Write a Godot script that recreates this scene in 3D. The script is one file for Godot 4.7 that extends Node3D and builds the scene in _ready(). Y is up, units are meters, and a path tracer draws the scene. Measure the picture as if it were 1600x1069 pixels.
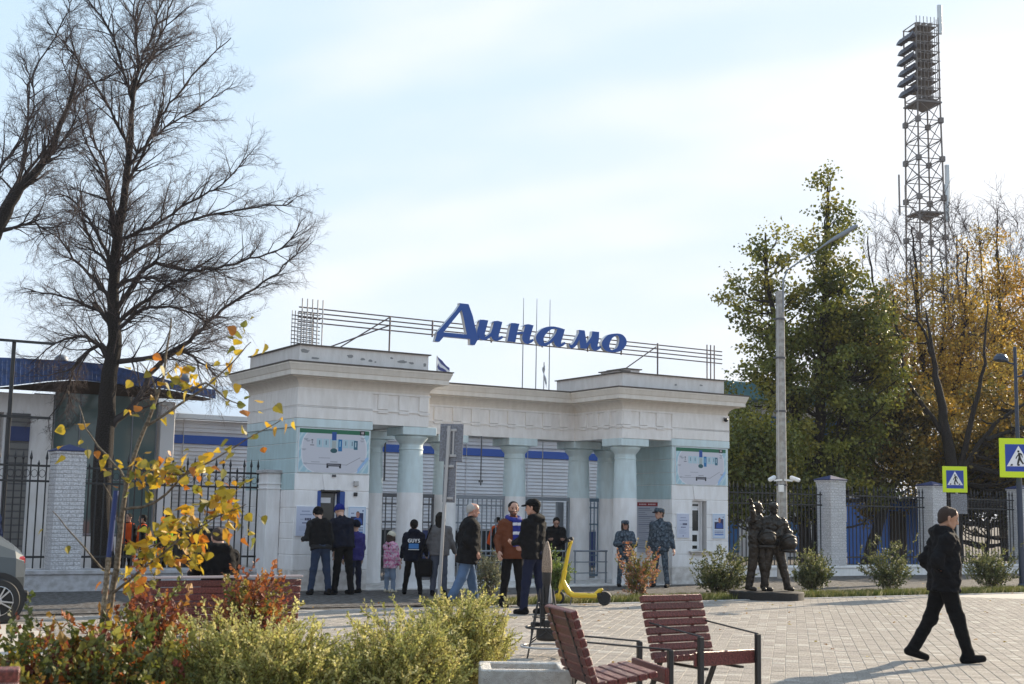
extends Node3D
# A stadium entrance gate seen across a paved square in low autumn sun.

class MB:
	var v := PackedVector3Array()
	var n := PackedVector3Array()
	var c := PackedColorArray()
	var uv := PackedVector2Array()
	var i := PackedInt32Array()
	var col := Color(1, 1, 1)
	var has_uv := false
	func vert(p: Vector3, nn: Vector3, t := Vector2.ZERO) -> int:
		v.append(p)
		n.append(nn)
		c.append(col)
		uv.append(t)
		return v.size() - 1
	func face(a: int, b: int, d: int) -> void:
		# front faces run clockwise: the cross product points away from the normal
		var cr := (v[b] - v[a]).cross(v[d] - v[a])
		if cr.dot(n[a] + n[b] + n[d]) > 0.0:
			i.append(a)
			i.append(d)
			i.append(b)
		else:
			i.append(a)
			i.append(b)
			i.append(d)
	func tri(a: Vector3, b: Vector3, d: Vector3, nn: Vector3) -> void:
		var s := vert(a, nn)
		vert(b, nn)
		vert(d, nn)
		face(s, s + 1, s + 2)
	func quad(a: Vector3, b: Vector3, d: Vector3, e: Vector3, nn: Vector3) -> void:
		var s := vert(a, nn, Vector2(0, 1))
		vert(b, nn, Vector2(1, 1))
		vert(d, nn, Vector2(1, 0))
		vert(e, nn, Vector2(0, 0))
		face(s, s + 1, s + 2)
		face(s, s + 2, s + 3)
	func box(xf: Transform3D, size: Vector3, bev := 0.0) -> void:
		var h := size * 0.5
		bev = minf(bev, minf(h.x, minf(h.y, h.z)) * 0.9)
		for ax in 3:
			for s in [-1.0, 1.0]:
				var nn := Vector3.ZERO
				nn[ax] = s
				var b := (ax + 1) % 3
				var d := (ax + 2) % 3
				var p := []
				for k in 4:
					var q := Vector3.ZERO
					q[ax] = s * h[ax]
					q[b] = (h[b] - bev) * (1.0 if k == 1 or k == 2 else -1.0)
					q[d] = (h[d] - bev) * (1.0 if k >= 2 else -1.0)
					p.append(xf * q)
				quad(p[0], p[1], p[2], p[3], (xf.basis * nn).normalized())
		if bev <= 0.0:
			return
		for ax in 3:
			var b := (ax + 1) % 3
			var d := (ax + 2) % 3
			for s in [-1.0, 1.0]:
				for t in [-1.0, 1.0]:
					var p := []
					for k in 4:
						var q := Vector3.ZERO
						q[ax] = (h[ax] - bev) * (1.0 if k == 1 or k == 2 else -1.0)
						q[b] = s * (h[b] - (bev if k >= 2 else 0.0))
						q[d] = t * (h[d] - (0.0 if k >= 2 else bev))
						p.append(xf * q)
					var nn := Vector3.ZERO
					nn[b] = s
					nn[d] = t
					quad(p[0], p[1], p[2], p[3], (xf.basis * nn).normalized())
		for s in [-1.0, 1.0]:
			for t in [-1.0, 1.0]:
				for u in [-1.0, 1.0]:
					var g := Vector3(s, t, u)
					tri(xf * Vector3(s * h.x, t * (h.y - bev), u * (h.z - bev)), xf * Vector3(s * (h.x - bev), t * h.y, u * (h.z - bev)), xf * Vector3(s * (h.x - bev), t * (h.y - bev), u * h.z), (xf.basis * g).normalized())
	func b(at: Vector3, size: Vector3, bev := 0.0) -> void:
		box(Transform3D(Basis(), at), size, bev)
	func tube(p: Array, r: Array, sides := 6, cap := true) -> void:
		var m := p.size()
		var up := Vector3(0.31, 0.2, 0.93)
		var start := v.size()
		for k in m:
			var t: Vector3 = (p[mini(k + 1, m - 1)] - p[maxi(k - 1, 0)])
			t = t.normalized() if t.length_squared() > 1e-12 else Vector3.UP
			var x := t.cross(up)
			if x.length_squared() < 1e-4:
				x = t.cross(Vector3.RIGHT)
			x = x.normalized()
			var y := x.cross(t).normalized()
			up = y
			for s in sides:
				var a := TAU * s / sides
				var o := x * cos(a) + y * sin(a)
				vert(p[k] + o * r[k], o, Vector2(float(s) / sides, k))
		for k in m - 1:
			for s in sides:
				var a := start + k * sides + s
				var bb := start + k * sides + (s + 1) % sides
				face(a, bb, bb + sides)
				face(a, bb + sides, a + sides)
		if cap:
			for e in 2:
				var k := 0 if e == 0 else m - 1
				if r[k] < 0.002:
					continue
				var nn: Vector3 = (p[0] - p[1]).normalized() if e == 0 else (p[m - 1] - p[m - 2]).normalized()
				var s0 := vert(p[k], nn)
				for s in sides:
					vert(v[start + k * sides + s], nn)
				for s in sides:
					face(s0, s0 + 1 + s, s0 + 1 + (s + 1) % sides)
	func rod(a: Vector3, bb: Vector3, r: float, sides := 6) -> void:
		tube([a, bb], [r, r], sides)
	func bar(a: Vector3, bb: Vector3, w: float, h: float, bev := 0.0) -> void:
		# a square bar from a to bb
		var z := (bb - a)
		var l := z.length()
		z = z / l
		var x := Vector3.UP.cross(z)
		if x.length_squared() < 1e-4:
			x = Vector3.RIGHT
		x = x.normalized()
		var y := z.cross(x)
		box(Transform3D(Basis(x, y, z), (a + bb) * 0.5), Vector3(w, h, l), bev)
	func lathe(prof: Array, segs := 24, xf := Transform3D(), flat := false) -> void:
		# prof: Vector2(radius, height) from bottom to top
		for k in prof.size() - 1:
			var p: Vector2 = prof[k]
			var q: Vector2 = prof[k + 1]
			var d := q - p
			var nn := Vector2(d.y, -d.x).normalized()
			var s0 := v.size()
			for s in segs + 1:
				var a := TAU * s / segs
				var e := Vector3(cos(a), 0, sin(a))
				var o := (xf.basis * Vector3(e.x * nn.x, nn.y, e.z * nn.x)).normalized()
				vert(xf * Vector3(e.x * p.x, p.y, e.z * p.x), o)
				vert(xf * Vector3(e.x * q.x, q.y, e.z * q.x), o)
			for s in segs:
				var a := s0 + s * 2
				if p.x > 1e-5:
					face(a, a + 1, a + 2)
				if q.x > 1e-5:
					face(a + 1, a + 3, a + 2)
	func ball(at: Vector3, r: Vector3, segs := 12, rings := 8) -> void:
		var s0 := v.size()
		for k in rings + 1:
			var e := PI * k / rings - PI / 2
			for s in segs + 1:
				var a := TAU * s / segs
				var d := Vector3(cos(a) * cos(e), sin(e), sin(a) * cos(e))
				vert(at + d * r, (d / r).normalized())
		for k in rings:
			for s in segs:
				var a := s0 + k * (segs + 1) + s
				face(a, a + 1, a + segs + 2)
				face(a, a + segs + 2, a + segs + 1)
	func prism(poly: PackedVector2Array, depth: float, xf := Transform3D()) -> void:
		# a polygon in x and y, its front at z = 0, its back at -depth
		var t := Geometry2D.triangulate_polygon(poly)
		for e in 2:
			var nn := (xf.basis * Vector3(0, 0, 1.0 if e == 0 else -1.0)).normalized()
			var s0 := v.size()
			for p in poly:
				vert(xf * Vector3(p.x, p.y, 0.0 if e == 0 else -depth), nn, p)
			for k in range(0, t.size(), 3):
				face(s0 + t[k], s0 + t[k + 1], s0 + t[k + 2])
		var area := 0.0
		for k in poly.size():
			var p := poly[k]
			var q := poly[(k + 1) % poly.size()]
			area += p.x * q.y - q.x * p.y
		for k in poly.size():
			var p := poly[k]
			var q := poly[(k + 1) % poly.size()]
			var d := (q - p).normalized() * signf(area)
			quad(xf * Vector3(p.x, p.y, 0), xf * Vector3(q.x, q.y, 0), xf * Vector3(q.x, q.y, -depth), xf * Vector3(p.x, p.y, -depth), (xf.basis * Vector3(d.y, -d.x, 0)).normalized())
	func sweep(poly: Array, prof: Array, from_edge := 0, to_edge := -1) -> void:
		# poly: closed plan (x, z) run so that the outside lies on the right; prof: Vector2(outward, height)
		var m := poly.size()
		if to_edge < 0:
			to_edge = m
		for k in range(from_edge, to_edge):
			var ring := []
			for e in 2:
				var at: int = (k + e) % m
				var p: Vector2 = poly[at]
				var d0: Vector2 = (p - poly[(at + m - 1) % m]).normalized()
				var d1: Vector2 = (poly[(at + 1) % m] - p).normalized()
				var n0 := Vector2(-d0.y, d0.x)
				var n1 := Vector2(-d1.y, d1.x)
				ring.append([p, (n0 + n1) / (1.0 + n0.dot(n1))])
			var dd: Vector2 = (ring[1][0] - ring[0][0]).normalized()
			var nn := Vector3(-dd.y, 0, dd.x)
			for j in prof.size() - 1:
				var a: Vector2 = prof[j]
				var bb: Vector2 = prof[j + 1]
				var q := []
				for e in [[0, a], [1, a], [1, bb], [0, bb]]:
					var w: Vector2 = ring[e[0]][0] + ring[e[0]][1] * e[1].x
					q.append(Vector3(w.x, e[1].y, w.y))
				var t := bb - a
				quad(q[0], q[1], q[2], q[3], (nn * t.y + Vector3.UP * -t.x).normalized())
	func fill(poly: PackedVector2Array, y: float, up: bool) -> void:
		var t := Geometry2D.triangulate_polygon(poly)
		var s0 := v.size()
		for p in poly:
			vert(Vector3(p.x, y, p.y), Vector3.UP if up else Vector3.DOWN, p)
		for k in range(0, t.size(), 3):
			face(s0 + t[k], s0 + t[k + 1], s0 + t[k + 2])
	func add(o: MB, xf: Transform3D, tint := Color(1, 1, 1)) -> void:
		var s0 := v.size()
		var neg := xf.basis.determinant() < 0.0
		for k in o.v.size():
			v.append(xf * o.v[k])
			n.append((xf.basis * o.n[k]).normalized())
			c.append(o.c[k] * tint)
			uv.append(o.uv[k])
		for k in range(0, o.i.size(), 3):
			i.append(s0 + o.i[k])
			i.append(s0 + o.i[k + (2 if neg else 1)])
			i.append(s0 + o.i[k + (1 if neg else 2)])
	func mesh() -> ArrayMesh:
		var a := []
		a.resize(Mesh.ARRAY_MAX)
		a[Mesh.ARRAY_VERTEX] = v
		a[Mesh.ARRAY_NORMAL] = n
		a[Mesh.ARRAY_COLOR] = c
		a[Mesh.ARRAY_TEX_UV] = uv
		a[Mesh.ARRAY_INDEX] = i
		var m := ArrayMesh.new()
		m.add_surface_from_arrays(Mesh.PRIMITIVE_TRIANGLES, a)
		return m

var rng := RandomNumberGenerator.new()
var M := {}
var counts := {}
const YAW := 31.2
const ORG := Vector3(-4.396, 0, -27.062)
var RU := Vector3(cos(deg_to_rad(YAW)), 0, -sin(deg_to_rad(YAW)))
var BU := Vector3(-sin(deg_to_rad(YAW)), 0, -cos(deg_to_rad(YAW)))

func G(u: float, y: float, v: float) -> Vector3:
	# a place given along the gate's front, upwards and behind it
	return ORG + RU * u + BU * v + Vector3(0, y, 0)

func at3(at: Vector3, rx := 0.0, ry := 0.0, rz := 0.0) -> Transform3D:
	return Transform3D(Basis.from_euler(Vector3(deg_to_rad(rx), deg_to_rad(ry), deg_to_rad(rz))), at)

func numbered(parent: Node, called: String) -> String:
	var key := str(parent.get_instance_id()) + called
	var k: int = counts.get(key, 0)
	counts[key] = k + 1
	return called if k == 0 else "%s_%03d" % [called, k]

func thing(called: String, label: String, category: String, at := Vector3.ZERO, yaw := 0.0, group := "") -> Node3D:
	var o := Node3D.new()
	o.name = numbered(self, called)
	add_child(o)
	o.position = at
	o.rotation_degrees.y = yaw
	tag(o, label, category, group)
	return o

func tag(o: Node, label: String, category: String, group := "") -> void:
	o.set_meta("label", label)
	o.set_meta("category", category)
	if group != "":
		o.set_meta("group", group)

func put(parent: Node, called: String, shape, m: Material, label := "") -> MeshInstance3D:
	var o := MeshInstance3D.new()
	o.name = numbered(parent, called)
	o.mesh = shape.mesh() if shape is MB else shape
	o.material_override = m
	parent.add_child(o)
	if label != "":
		o.set_meta("label", label)
	return o

func setting(called: String, shape, m: Material) -> MeshInstance3D:
	var o := put(self, called, shape, m)
	o.set_meta("kind", "structure")
	return o

func scatter(parent: Node, called: String, shape: Mesh, m: Material, xs: Array, cols: Array, label := "", category := "") -> MultiMeshInstance3D:
	var mm := MultiMesh.new()
	mm.transform_format = MultiMesh.TRANSFORM_3D
	mm.use_colors = true
	mm.mesh = shape
	mm.instance_count = xs.size()
	for k in xs.size():
		mm.set_instance_transform(k, xs[k])
		mm.set_instance_color(k, cols[k % cols.size()])
	var o := MultiMeshInstance3D.new()
	o.name = numbered(parent, called)
	o.multimesh = mm
	o.material_override = m
	parent.add_child(o)
	o.set_meta("kind", "stuff")
	if label != "":
		tag(o, label, category)
	return o

func lin(r: float, g: float, b: float) -> Color:
	return Color(r, g, b).linear_to_srgb()

func noise_tex(freq: float, lo: float, hi: float, s: int, octaves := 5, warm := 0.0, size := 512) -> ImageTexture:
	# a seamless grey texture between two values, computed once
	var f := FastNoiseLite.new()
	f.seed = s
	f.frequency = freq
	f.fractal_octaves = octaves
	var im := f.get_seamless_image(size, size)
	im.convert(Image.FORMAT_RGB8)
	var d := im.get_data()
	for k in range(0, d.size(), 3):
		var t := d[k] / 255.0
		t = clampf((t - 0.25) / 0.5, 0.0, 1.0)
		var g := lerpf(lo, hi, t)
		d[k] = int(clampf(g * 255.0, 0, 255))
		d[k + 1] = int(clampf((g - warm * (1.0 - t) * 0.5) * 255.0, 0, 255))
		d[k + 2] = int(clampf((g - warm * (1.0 - t)) * 255.0, 0, 255))
	return ImageTexture.create_from_image(Image.create_from_data(size, size, false, Image.FORMAT_RGB8, d))

func mat(key: String, c: Color, rough := 0.8, o := {}) -> StandardMaterial3D:
	var m := StandardMaterial3D.new()
	m.resource_name = key
	m.albedo_color = c
	m.roughness = rough
	m.metallic = o.get("metal", 0.0)
	m.metallic_specular = o.get("spec", 0.5)
	if o.has("tex"):
		m.albedo_texture = o.tex
		m.uv1_triplanar = true
		m.uv1_world_triplanar = o.get("world", true)
		m.uv1_scale = Vector3(1, o.get("tall", 1.0), 1) * o.get("scale", 0.5)
	if o.has("bump"):
		m.heightmap_enabled = true
		m.heightmap_texture = o.bump
		m.heightmap_scale = o.get("depth", 0.4)
		m.uv1_triplanar = true
		m.uv1_world_triplanar = o.get("world", true)
		m.uv1_scale = Vector3(1, o.get("tall", 1.0), 1) * o.get("scale", 0.5)
	if o.get("vc", false):
		m.vertex_color_use_as_albedo = true
	if o.has("back"):
		m.backlight_enabled = true
		m.backlight = o.back
	if o.has("rim"):
		m.rim_enabled = true
		m.rim = o.rim
		m.rim_tint = 0.5
	if o.has("coat"):
		m.clearcoat_enabled = true
		m.clearcoat = o.coat
		m.clearcoat_roughness = 0.1
	M[key] = m
	return m

func glass(key: String, c: Color, a: float, rough := 0.05) -> StandardMaterial3D:
	var m := StandardMaterial3D.new()
	m.resource_name = key
	m.transparency = BaseMaterial3D.TRANSPARENCY_ALPHA
	m.albedo_color = Color(c.r, c.g, c.b, a)
	m.roughness = rough
	M[key] = m
	return m

func make_sky() -> Sky:
	# blue air whitening round the sun, streaks of high cloud, more added opposite it
	var w := 1024
	var h := 512
	var f := FastNoiseLite.new()
	f.seed = 11
	f.frequency = 1.3
	f.fractal_octaves = 5
	var f2 := FastNoiseLite.new()
	f2.seed = 5
	f2.frequency = 0.9
	f2.fractal_octaves = 4
	var sun := Vector3(0.69, tan(deg_to_rad(22.0)), -0.724).normalized()
	var d := PackedFloat32Array()
	d.resize(w * h * 3)
	for y in h:
		var el := PI / 2 - PI * (y + 0.5) / h
		var sy := sin(el)
		var cy := cos(el)
		for x in w:
			var az := (float(x) + 0.5) / w * TAU - PI
			var dir := Vector3(-sin(az) * cy, sy, cos(az) * cy)
			var up := maxf(sy, 0.0)
			var cs := dir.dot(sun)
			var blue := Color(0.41, 0.55, 0.68).lerp(Color(0.32, 0.465, 0.63), clampf(up * 1.4, 0, 1))
			var haze := pow(1.0 - up, 5.0) * 0.75
			var glow := pow(clampf(cs * 0.5 + 0.5, 0, 1), 7.0)
			var k := clampf(haze + glow * 0.50, 0, 1)
			# cloud sheet: a plane high above, streaks pulled out along one way
			var q := Vector3(dir.x / (up + 0.22), dir.z / (up + 0.22), 0.0)
			var st := Vector3(q.x * 0.55 + q.y * 0.35, q.y * 1.9 - q.x * 0.9, 0.0)
			var n1 := f.get_noise_3d(st.x * 1.2, st.y * 1.2, 0.0)
			var n2 := f2.get_noise_3d(q.x * 0.9 + 3.0, q.y * 0.9, 4.0)
			var cl := smoothstep(-0.46, 0.46, n1 * 0.60 + n2 * 0.50 + ((cs if cs > 0.42 else 0.42 + 0.48 * (0.42 - cs)) - 1.0) * 1.0 + haze * 0.28)  # cloud thickens again away from the sun, added unseen to brighten the shaded facade
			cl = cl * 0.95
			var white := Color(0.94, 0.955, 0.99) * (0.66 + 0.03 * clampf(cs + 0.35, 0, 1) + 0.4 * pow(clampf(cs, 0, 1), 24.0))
			var c := blue.lerp(white, k)
			c = c.lerp(white, cl)
			if sy < 0.0:
				c = Color(0.5, 0.48, 0.45)
			var o := (y * w + x) * 3
			d[o] = c.r
			d[o + 1] = c.g
			d[o + 2] = c.b
	var im := Image.create_from_data(w, h, false, Image.FORMAT_RGBF, d.to_byte_array())
	var m := PanoramaSkyMaterial.new()
	m.panorama = ImageTexture.create_from_image(im)
	var s := Sky.new()
	s.sky_material = m
	return s

func lights_and_camera() -> void:
	var cam := Camera3D.new()
	cam.name = "camera"
	add_child(cam)
	var p := deg_to_rad(7.38)
	var r := deg_to_rad(1.0)
	cam.transform = Transform3D(Basis(Vector3.RIGHT, p) * Basis(Vector3.BACK, r), Vector3(0, 1.68, 0))
	cam.fov = 29.22
	cam.near = 0.1
	cam.far = 900.0
	var att := CameraAttributesPhysical.new()
	att.frustum_focus_distance = 26.0
	att.frustum_focal_length = 46.0
	att.exposure_aperture = 4.5
	cam.attributes = att
	cam.fov = 29.22
	cam.current = true
	var env := Environment.new()
	env.background_mode = Environment.BG_SKY
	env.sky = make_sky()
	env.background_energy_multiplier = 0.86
	env.tonemap_mode = Environment.TONE_MAPPER_LINEAR
	env.tonemap_exposure = 1.9
	env.sdfgi_enabled = true
	env.ssao_enabled = true
	env.ssil_enabled = true
	env.fog_enabled = true
	env.fog_density = 0.0003
	env.fog_light_color = Color(0.93, 0.95, 1.0)
	var we := WorldEnvironment.new()
	we.name = "world_environment"
	we.environment = env
	add_child(we)
	var sun := DirectionalLight3D.new()
	sun.name = "sun"
	sun.light_energy = 1.6
	sun.light_color = Color(1.0, 0.93, 0.82)
	sun.light_angular_distance = 0.53
	sun.shadow_enabled = true
	add_child(sun)
	sun.look_at_from_position(Vector3(0.69, tan(deg_to_rad(22.0)), -0.724) * 60.0, Vector3.ZERO)

func materials() -> void:
	var soft := noise_tex(0.012, 0.93, 1.0, 1, 5, 0.02)
	var streak := noise_tex(0.016, 0.945, 1.0, 9, 6, 0.015)
	var medium := noise_tex(0.014, 0.84, 1.0, 6, 5, 0.03)
	var blotch := noise_tex(0.02, 0.62, 1.0, 2, 5, 0.10)
	var grain := noise_tex(0.09, 0.0, 1.0, 3, 4)
	var fine := noise_tex(0.03, 0.75, 1.0, 4, 5, 0.02)
	M.soft = soft
	M.blotch = blotch
	M.grain = grain
	mat("wall_white", lin(0.83, 0.815, 0.82), 0.85, {"tex": streak, "scale": 0.8, "tall": 0.22, "bump": grain, "depth": 0.12})
	mat("wall_warm", lin(0.82, 0.79, 0.77), 0.85, {"tex": streak, "scale": 0.8, "tall": 0.22, "bump": grain, "depth": 0.12})
	mat("wall_cream", lin(0.71, 0.66, 0.60), 0.85, {"tex": streak, "scale": 0.8, "tall": 0.22, "bump": grain, "depth": 0.12})
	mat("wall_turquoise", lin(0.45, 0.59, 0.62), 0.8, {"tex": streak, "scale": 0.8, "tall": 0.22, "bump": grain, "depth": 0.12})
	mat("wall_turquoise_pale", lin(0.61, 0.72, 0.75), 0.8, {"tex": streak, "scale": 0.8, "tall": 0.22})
	mat("wall_dirty", lin(0.72, 0.69, 0.67), 0.88, {"tex": medium, "scale": 0.6, "bump": grain, "depth": 0.4})
	mat("flashing", lin(0.10, 0.085, 0.075), 0.6)
	mat("brick_white", lin(0.80, 0.79, 0.82), 0.85, {"tex": fine, "scale": 1.5, "bump": grain, "depth": 0.5})
	mat("brick_white_b", lin(0.75, 0.74, 0.77), 0.85, {"tex": fine, "scale": 1.5, "bump": grain, "depth": 0.5})
	mat("mortar", lin(0.48, 0.47, 0.48), 0.95)
	mat("base_grey", lin(0.55, 0.54, 0.56), 0.9, {"tex": medium, "scale": 0.8, "bump": grain, "depth": 0.6})
	mat("iron_black", lin(0.012, 0.012, 0.014), 0.45)
	mat("iron_navy", lin(0.012, 0.018, 0.05), 0.45)
	mat("steel_grey", lin(0.22, 0.24, 0.27), 0.5, {"metal": 0.3})
	mat("steel_dark", lin(0.10, 0.10, 0.11), 0.55, {"metal": 0.3})
	mat("rust_pipe", lin(0.13, 0.10, 0.10), 0.6)
	mat("blue_paint", lin(0.012, 0.06, 0.26), 0.45)
	mat("blue_roof", lin(0.032, 0.085, 0.27), 0.5, {"tex": fine, "scale": 0.4})
	mat("letter_blue", lin(0.010, 0.070, 0.30), 0.4)
	mat("letter_edge", lin(0.55, 0.56, 0.58), 0.5)
	mat("siding", lin(0.72, 0.71, 0.74), 0.55, {"tex": soft, "scale": 0.2})
	mat("siding_blue", lin(0.025, 0.09, 0.38), 0.5)
	mat("white_paint", lin(0.75, 0.75, 0.76), 0.5)
	mat("dark_inside", lin(0.02, 0.022, 0.025), 0.9)
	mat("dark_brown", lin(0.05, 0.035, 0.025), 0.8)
	mat("asphalt", lin(0.13, 0.125, 0.125), 0.9, {"tex": blotch, "scale": 0.7, "bump": grain, "depth": 1.0})
	mat("joint_sand", lin(0.44, 0.395, 0.345), 0.95)
	mat("paver", lin(1, 1, 1), 0.82, {"vc": true, "tex": fine, "scale": 2.2, "bump": grain, "depth": 0.4})
	mat("kerb", lin(0.42, 0.40, 0.38), 0.9, {"tex": medium, "scale": 0.9})
	mat("soil", lin(0.06, 0.045, 0.03), 0.95, {"tex": blotch, "scale": 1.5})
	mat("leaf", lin(1, 1, 1), 0.55, {"vc": true, "back": Color(0.9, 0.9, 0.9)})
	mat("leaf_dark", lin(1, 1, 1), 0.5, {"vc": true, "back": Color(0.85, 0.85, 0.85)})
	mat("grass", lin(1, 1, 1), 0.7, {"vc": true, "back": Color(0.7, 0.7, 0.7)})
	mat("bark_dark", lin(0.055, 0.045, 0.040), 0.95, {"tex": blotch, "scale": 2.5, "bump": grain, "depth": 2.0})
	mat("bark_twig", lin(0.085, 0.062, 0.058), 0.9)
	mat("bark_young", lin(0.20, 0.17, 0.13), 0.85, {"tex": blotch, "scale": 3.0})
	mat("stake_wood", lin(0.30, 0.25, 0.18), 0.85, {"tex": blotch, "scale": 3.0})
	mat("red_wood", lin(0.24, 0.05, 0.042), 0.36, {"tex": blotch, "scale": 4.0, "bump": grain, "depth": 0.3, "world": false})
	mat("red_wood_b", lin(0.19, 0.045, 0.04), 0.36, {"tex": blotch, "scale": 4.0, "bump": grain, "depth": 0.3, "world": false})
	mat("stone_white", lin(0.84, 0.81, 0.77), 0.9, {"tex": soft, "scale": 2.0, "bump": grain, "depth": 1.2})
	mat("concrete", lin(0.38, 0.37, 0.36), 0.9, {"tex": medium, "scale": 0.9})
	mat("bronze", lin(0.045, 0.038, 0.032), 0.42, {"metal": 0.55, "tex": blotch, "scale": 2.0})
	mat("granite_dark", lin(0.025, 0.024, 0.024), 0.85, {"tex": blotch, "scale": 4.0})
	mat("yellow", lin(0.75, 0.50, 0.015), 0.38, {"coat": 0.4})
	mat("rubber", lin(0.018, 0.018, 0.019), 0.75)
	mat("sign_yellow", lin(0.60, 0.75, 0.01), 0.5)
	mat("sign_blue", lin(0.008, 0.045, 0.32), 0.45)
	mat("sign_white", lin(0.75, 0.75, 0.78), 0.45)
	mat("sign_black", lin(0.012, 0.012, 0.012), 0.5)
	mat("sign_back", lin(0.24, 0.25, 0.29), 0.5, {"metal": 0.1, "tex": fine, "scale": 1.5})
	mat("galvanised", lin(0.42, 0.41, 0.41), 0.42, {"metal": 0.3})
	mat("lamp_navy", lin(0.018, 0.03, 0.06), 0.4)
	mat("tower_steel", lin(0.17, 0.15, 0.14), 0.7)
	mat("tower_lamp", lin(0.05, 0.05, 0.07), 0.5)
	mat("antenna", lin(0.62, 0.66, 0.68), 0.5)
	mat("car_paint", lin(0.055, 0.065, 0.07), 0.35, {"metal": 0.3, "coat": 0.6})
	mat("tail_red", lin(0.35, 0.01, 0.012), 0.15, {"coat": 1.0})
	mat("alloy", lin(0.55, 0.56, 0.58), 0.3, {"metal": 0.7})
	mat("shell_nose", lin(0.40, 0.31, 0.24), 0.6, {"tex": blotch, "scale": 6.0})
	mat("wire_dark", lin(0.03, 0.028, 0.028), 0.5, {"metal": 0.3})
	mat("glass_dark", lin(0.015, 0.02, 0.022), 0.06)
	glass("glass_green", Color(0.45, 0.62, 0.60), 0.35)
	mat("red_board", lin(0.30, 0.012, 0.018), 0.5)
	mat("kiosk_blue", lin(0.02, 0.13, 0.50), 0.45)
	mat("panel_blue", lin(0.03, 0.16, 0.42), 0.5)
	mat("teal_roof", lin(0.07, 0.20, 0.24), 0.5)
	mat("flag_blue", lin(0.02, 0.03, 0.20), 0.8, {"back": Color(0.4, 0.4, 0.4)})
	mat("flag_white", lin(0.75, 0.75, 0.78), 0.8, {"back": Color(0.5, 0.5, 0.5)})
	mat("attic_plaster", lin(0.72, 0.69, 0.67), 0.9, {"tex": streak, "scale": 0.8, "tall": 0.22, "bump": grain, "depth": 0.2})
	mat("gate_blue", lin(0.12, 0.18, 0.24), 0.5, {"metal": 0.2})
	mat("shutter_grey", lin(0.16, 0.155, 0.15), 0.6)
	mat("panel_navy", lin(0.012, 0.03, 0.13), 0.5)
	mat("panel_teal", lin(0.14, 0.20, 0.20), 0.8)
	mat("glass_green_dark", lin(0.10, 0.15, 0.15), 0.08)
	mat("pale_roof", lin(0.52, 0.60, 0.70), 0.4)
	mat("pale_rail", lin(0.40, 0.33, 0.33), 0.5)
	mat("base_patch", lin(0.27, 0.265, 0.26), 0.95)

# ---------- bodies: joined tapered bones, meshed as surface nets ----------

var folds := FastNoiseLite.new()

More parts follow.
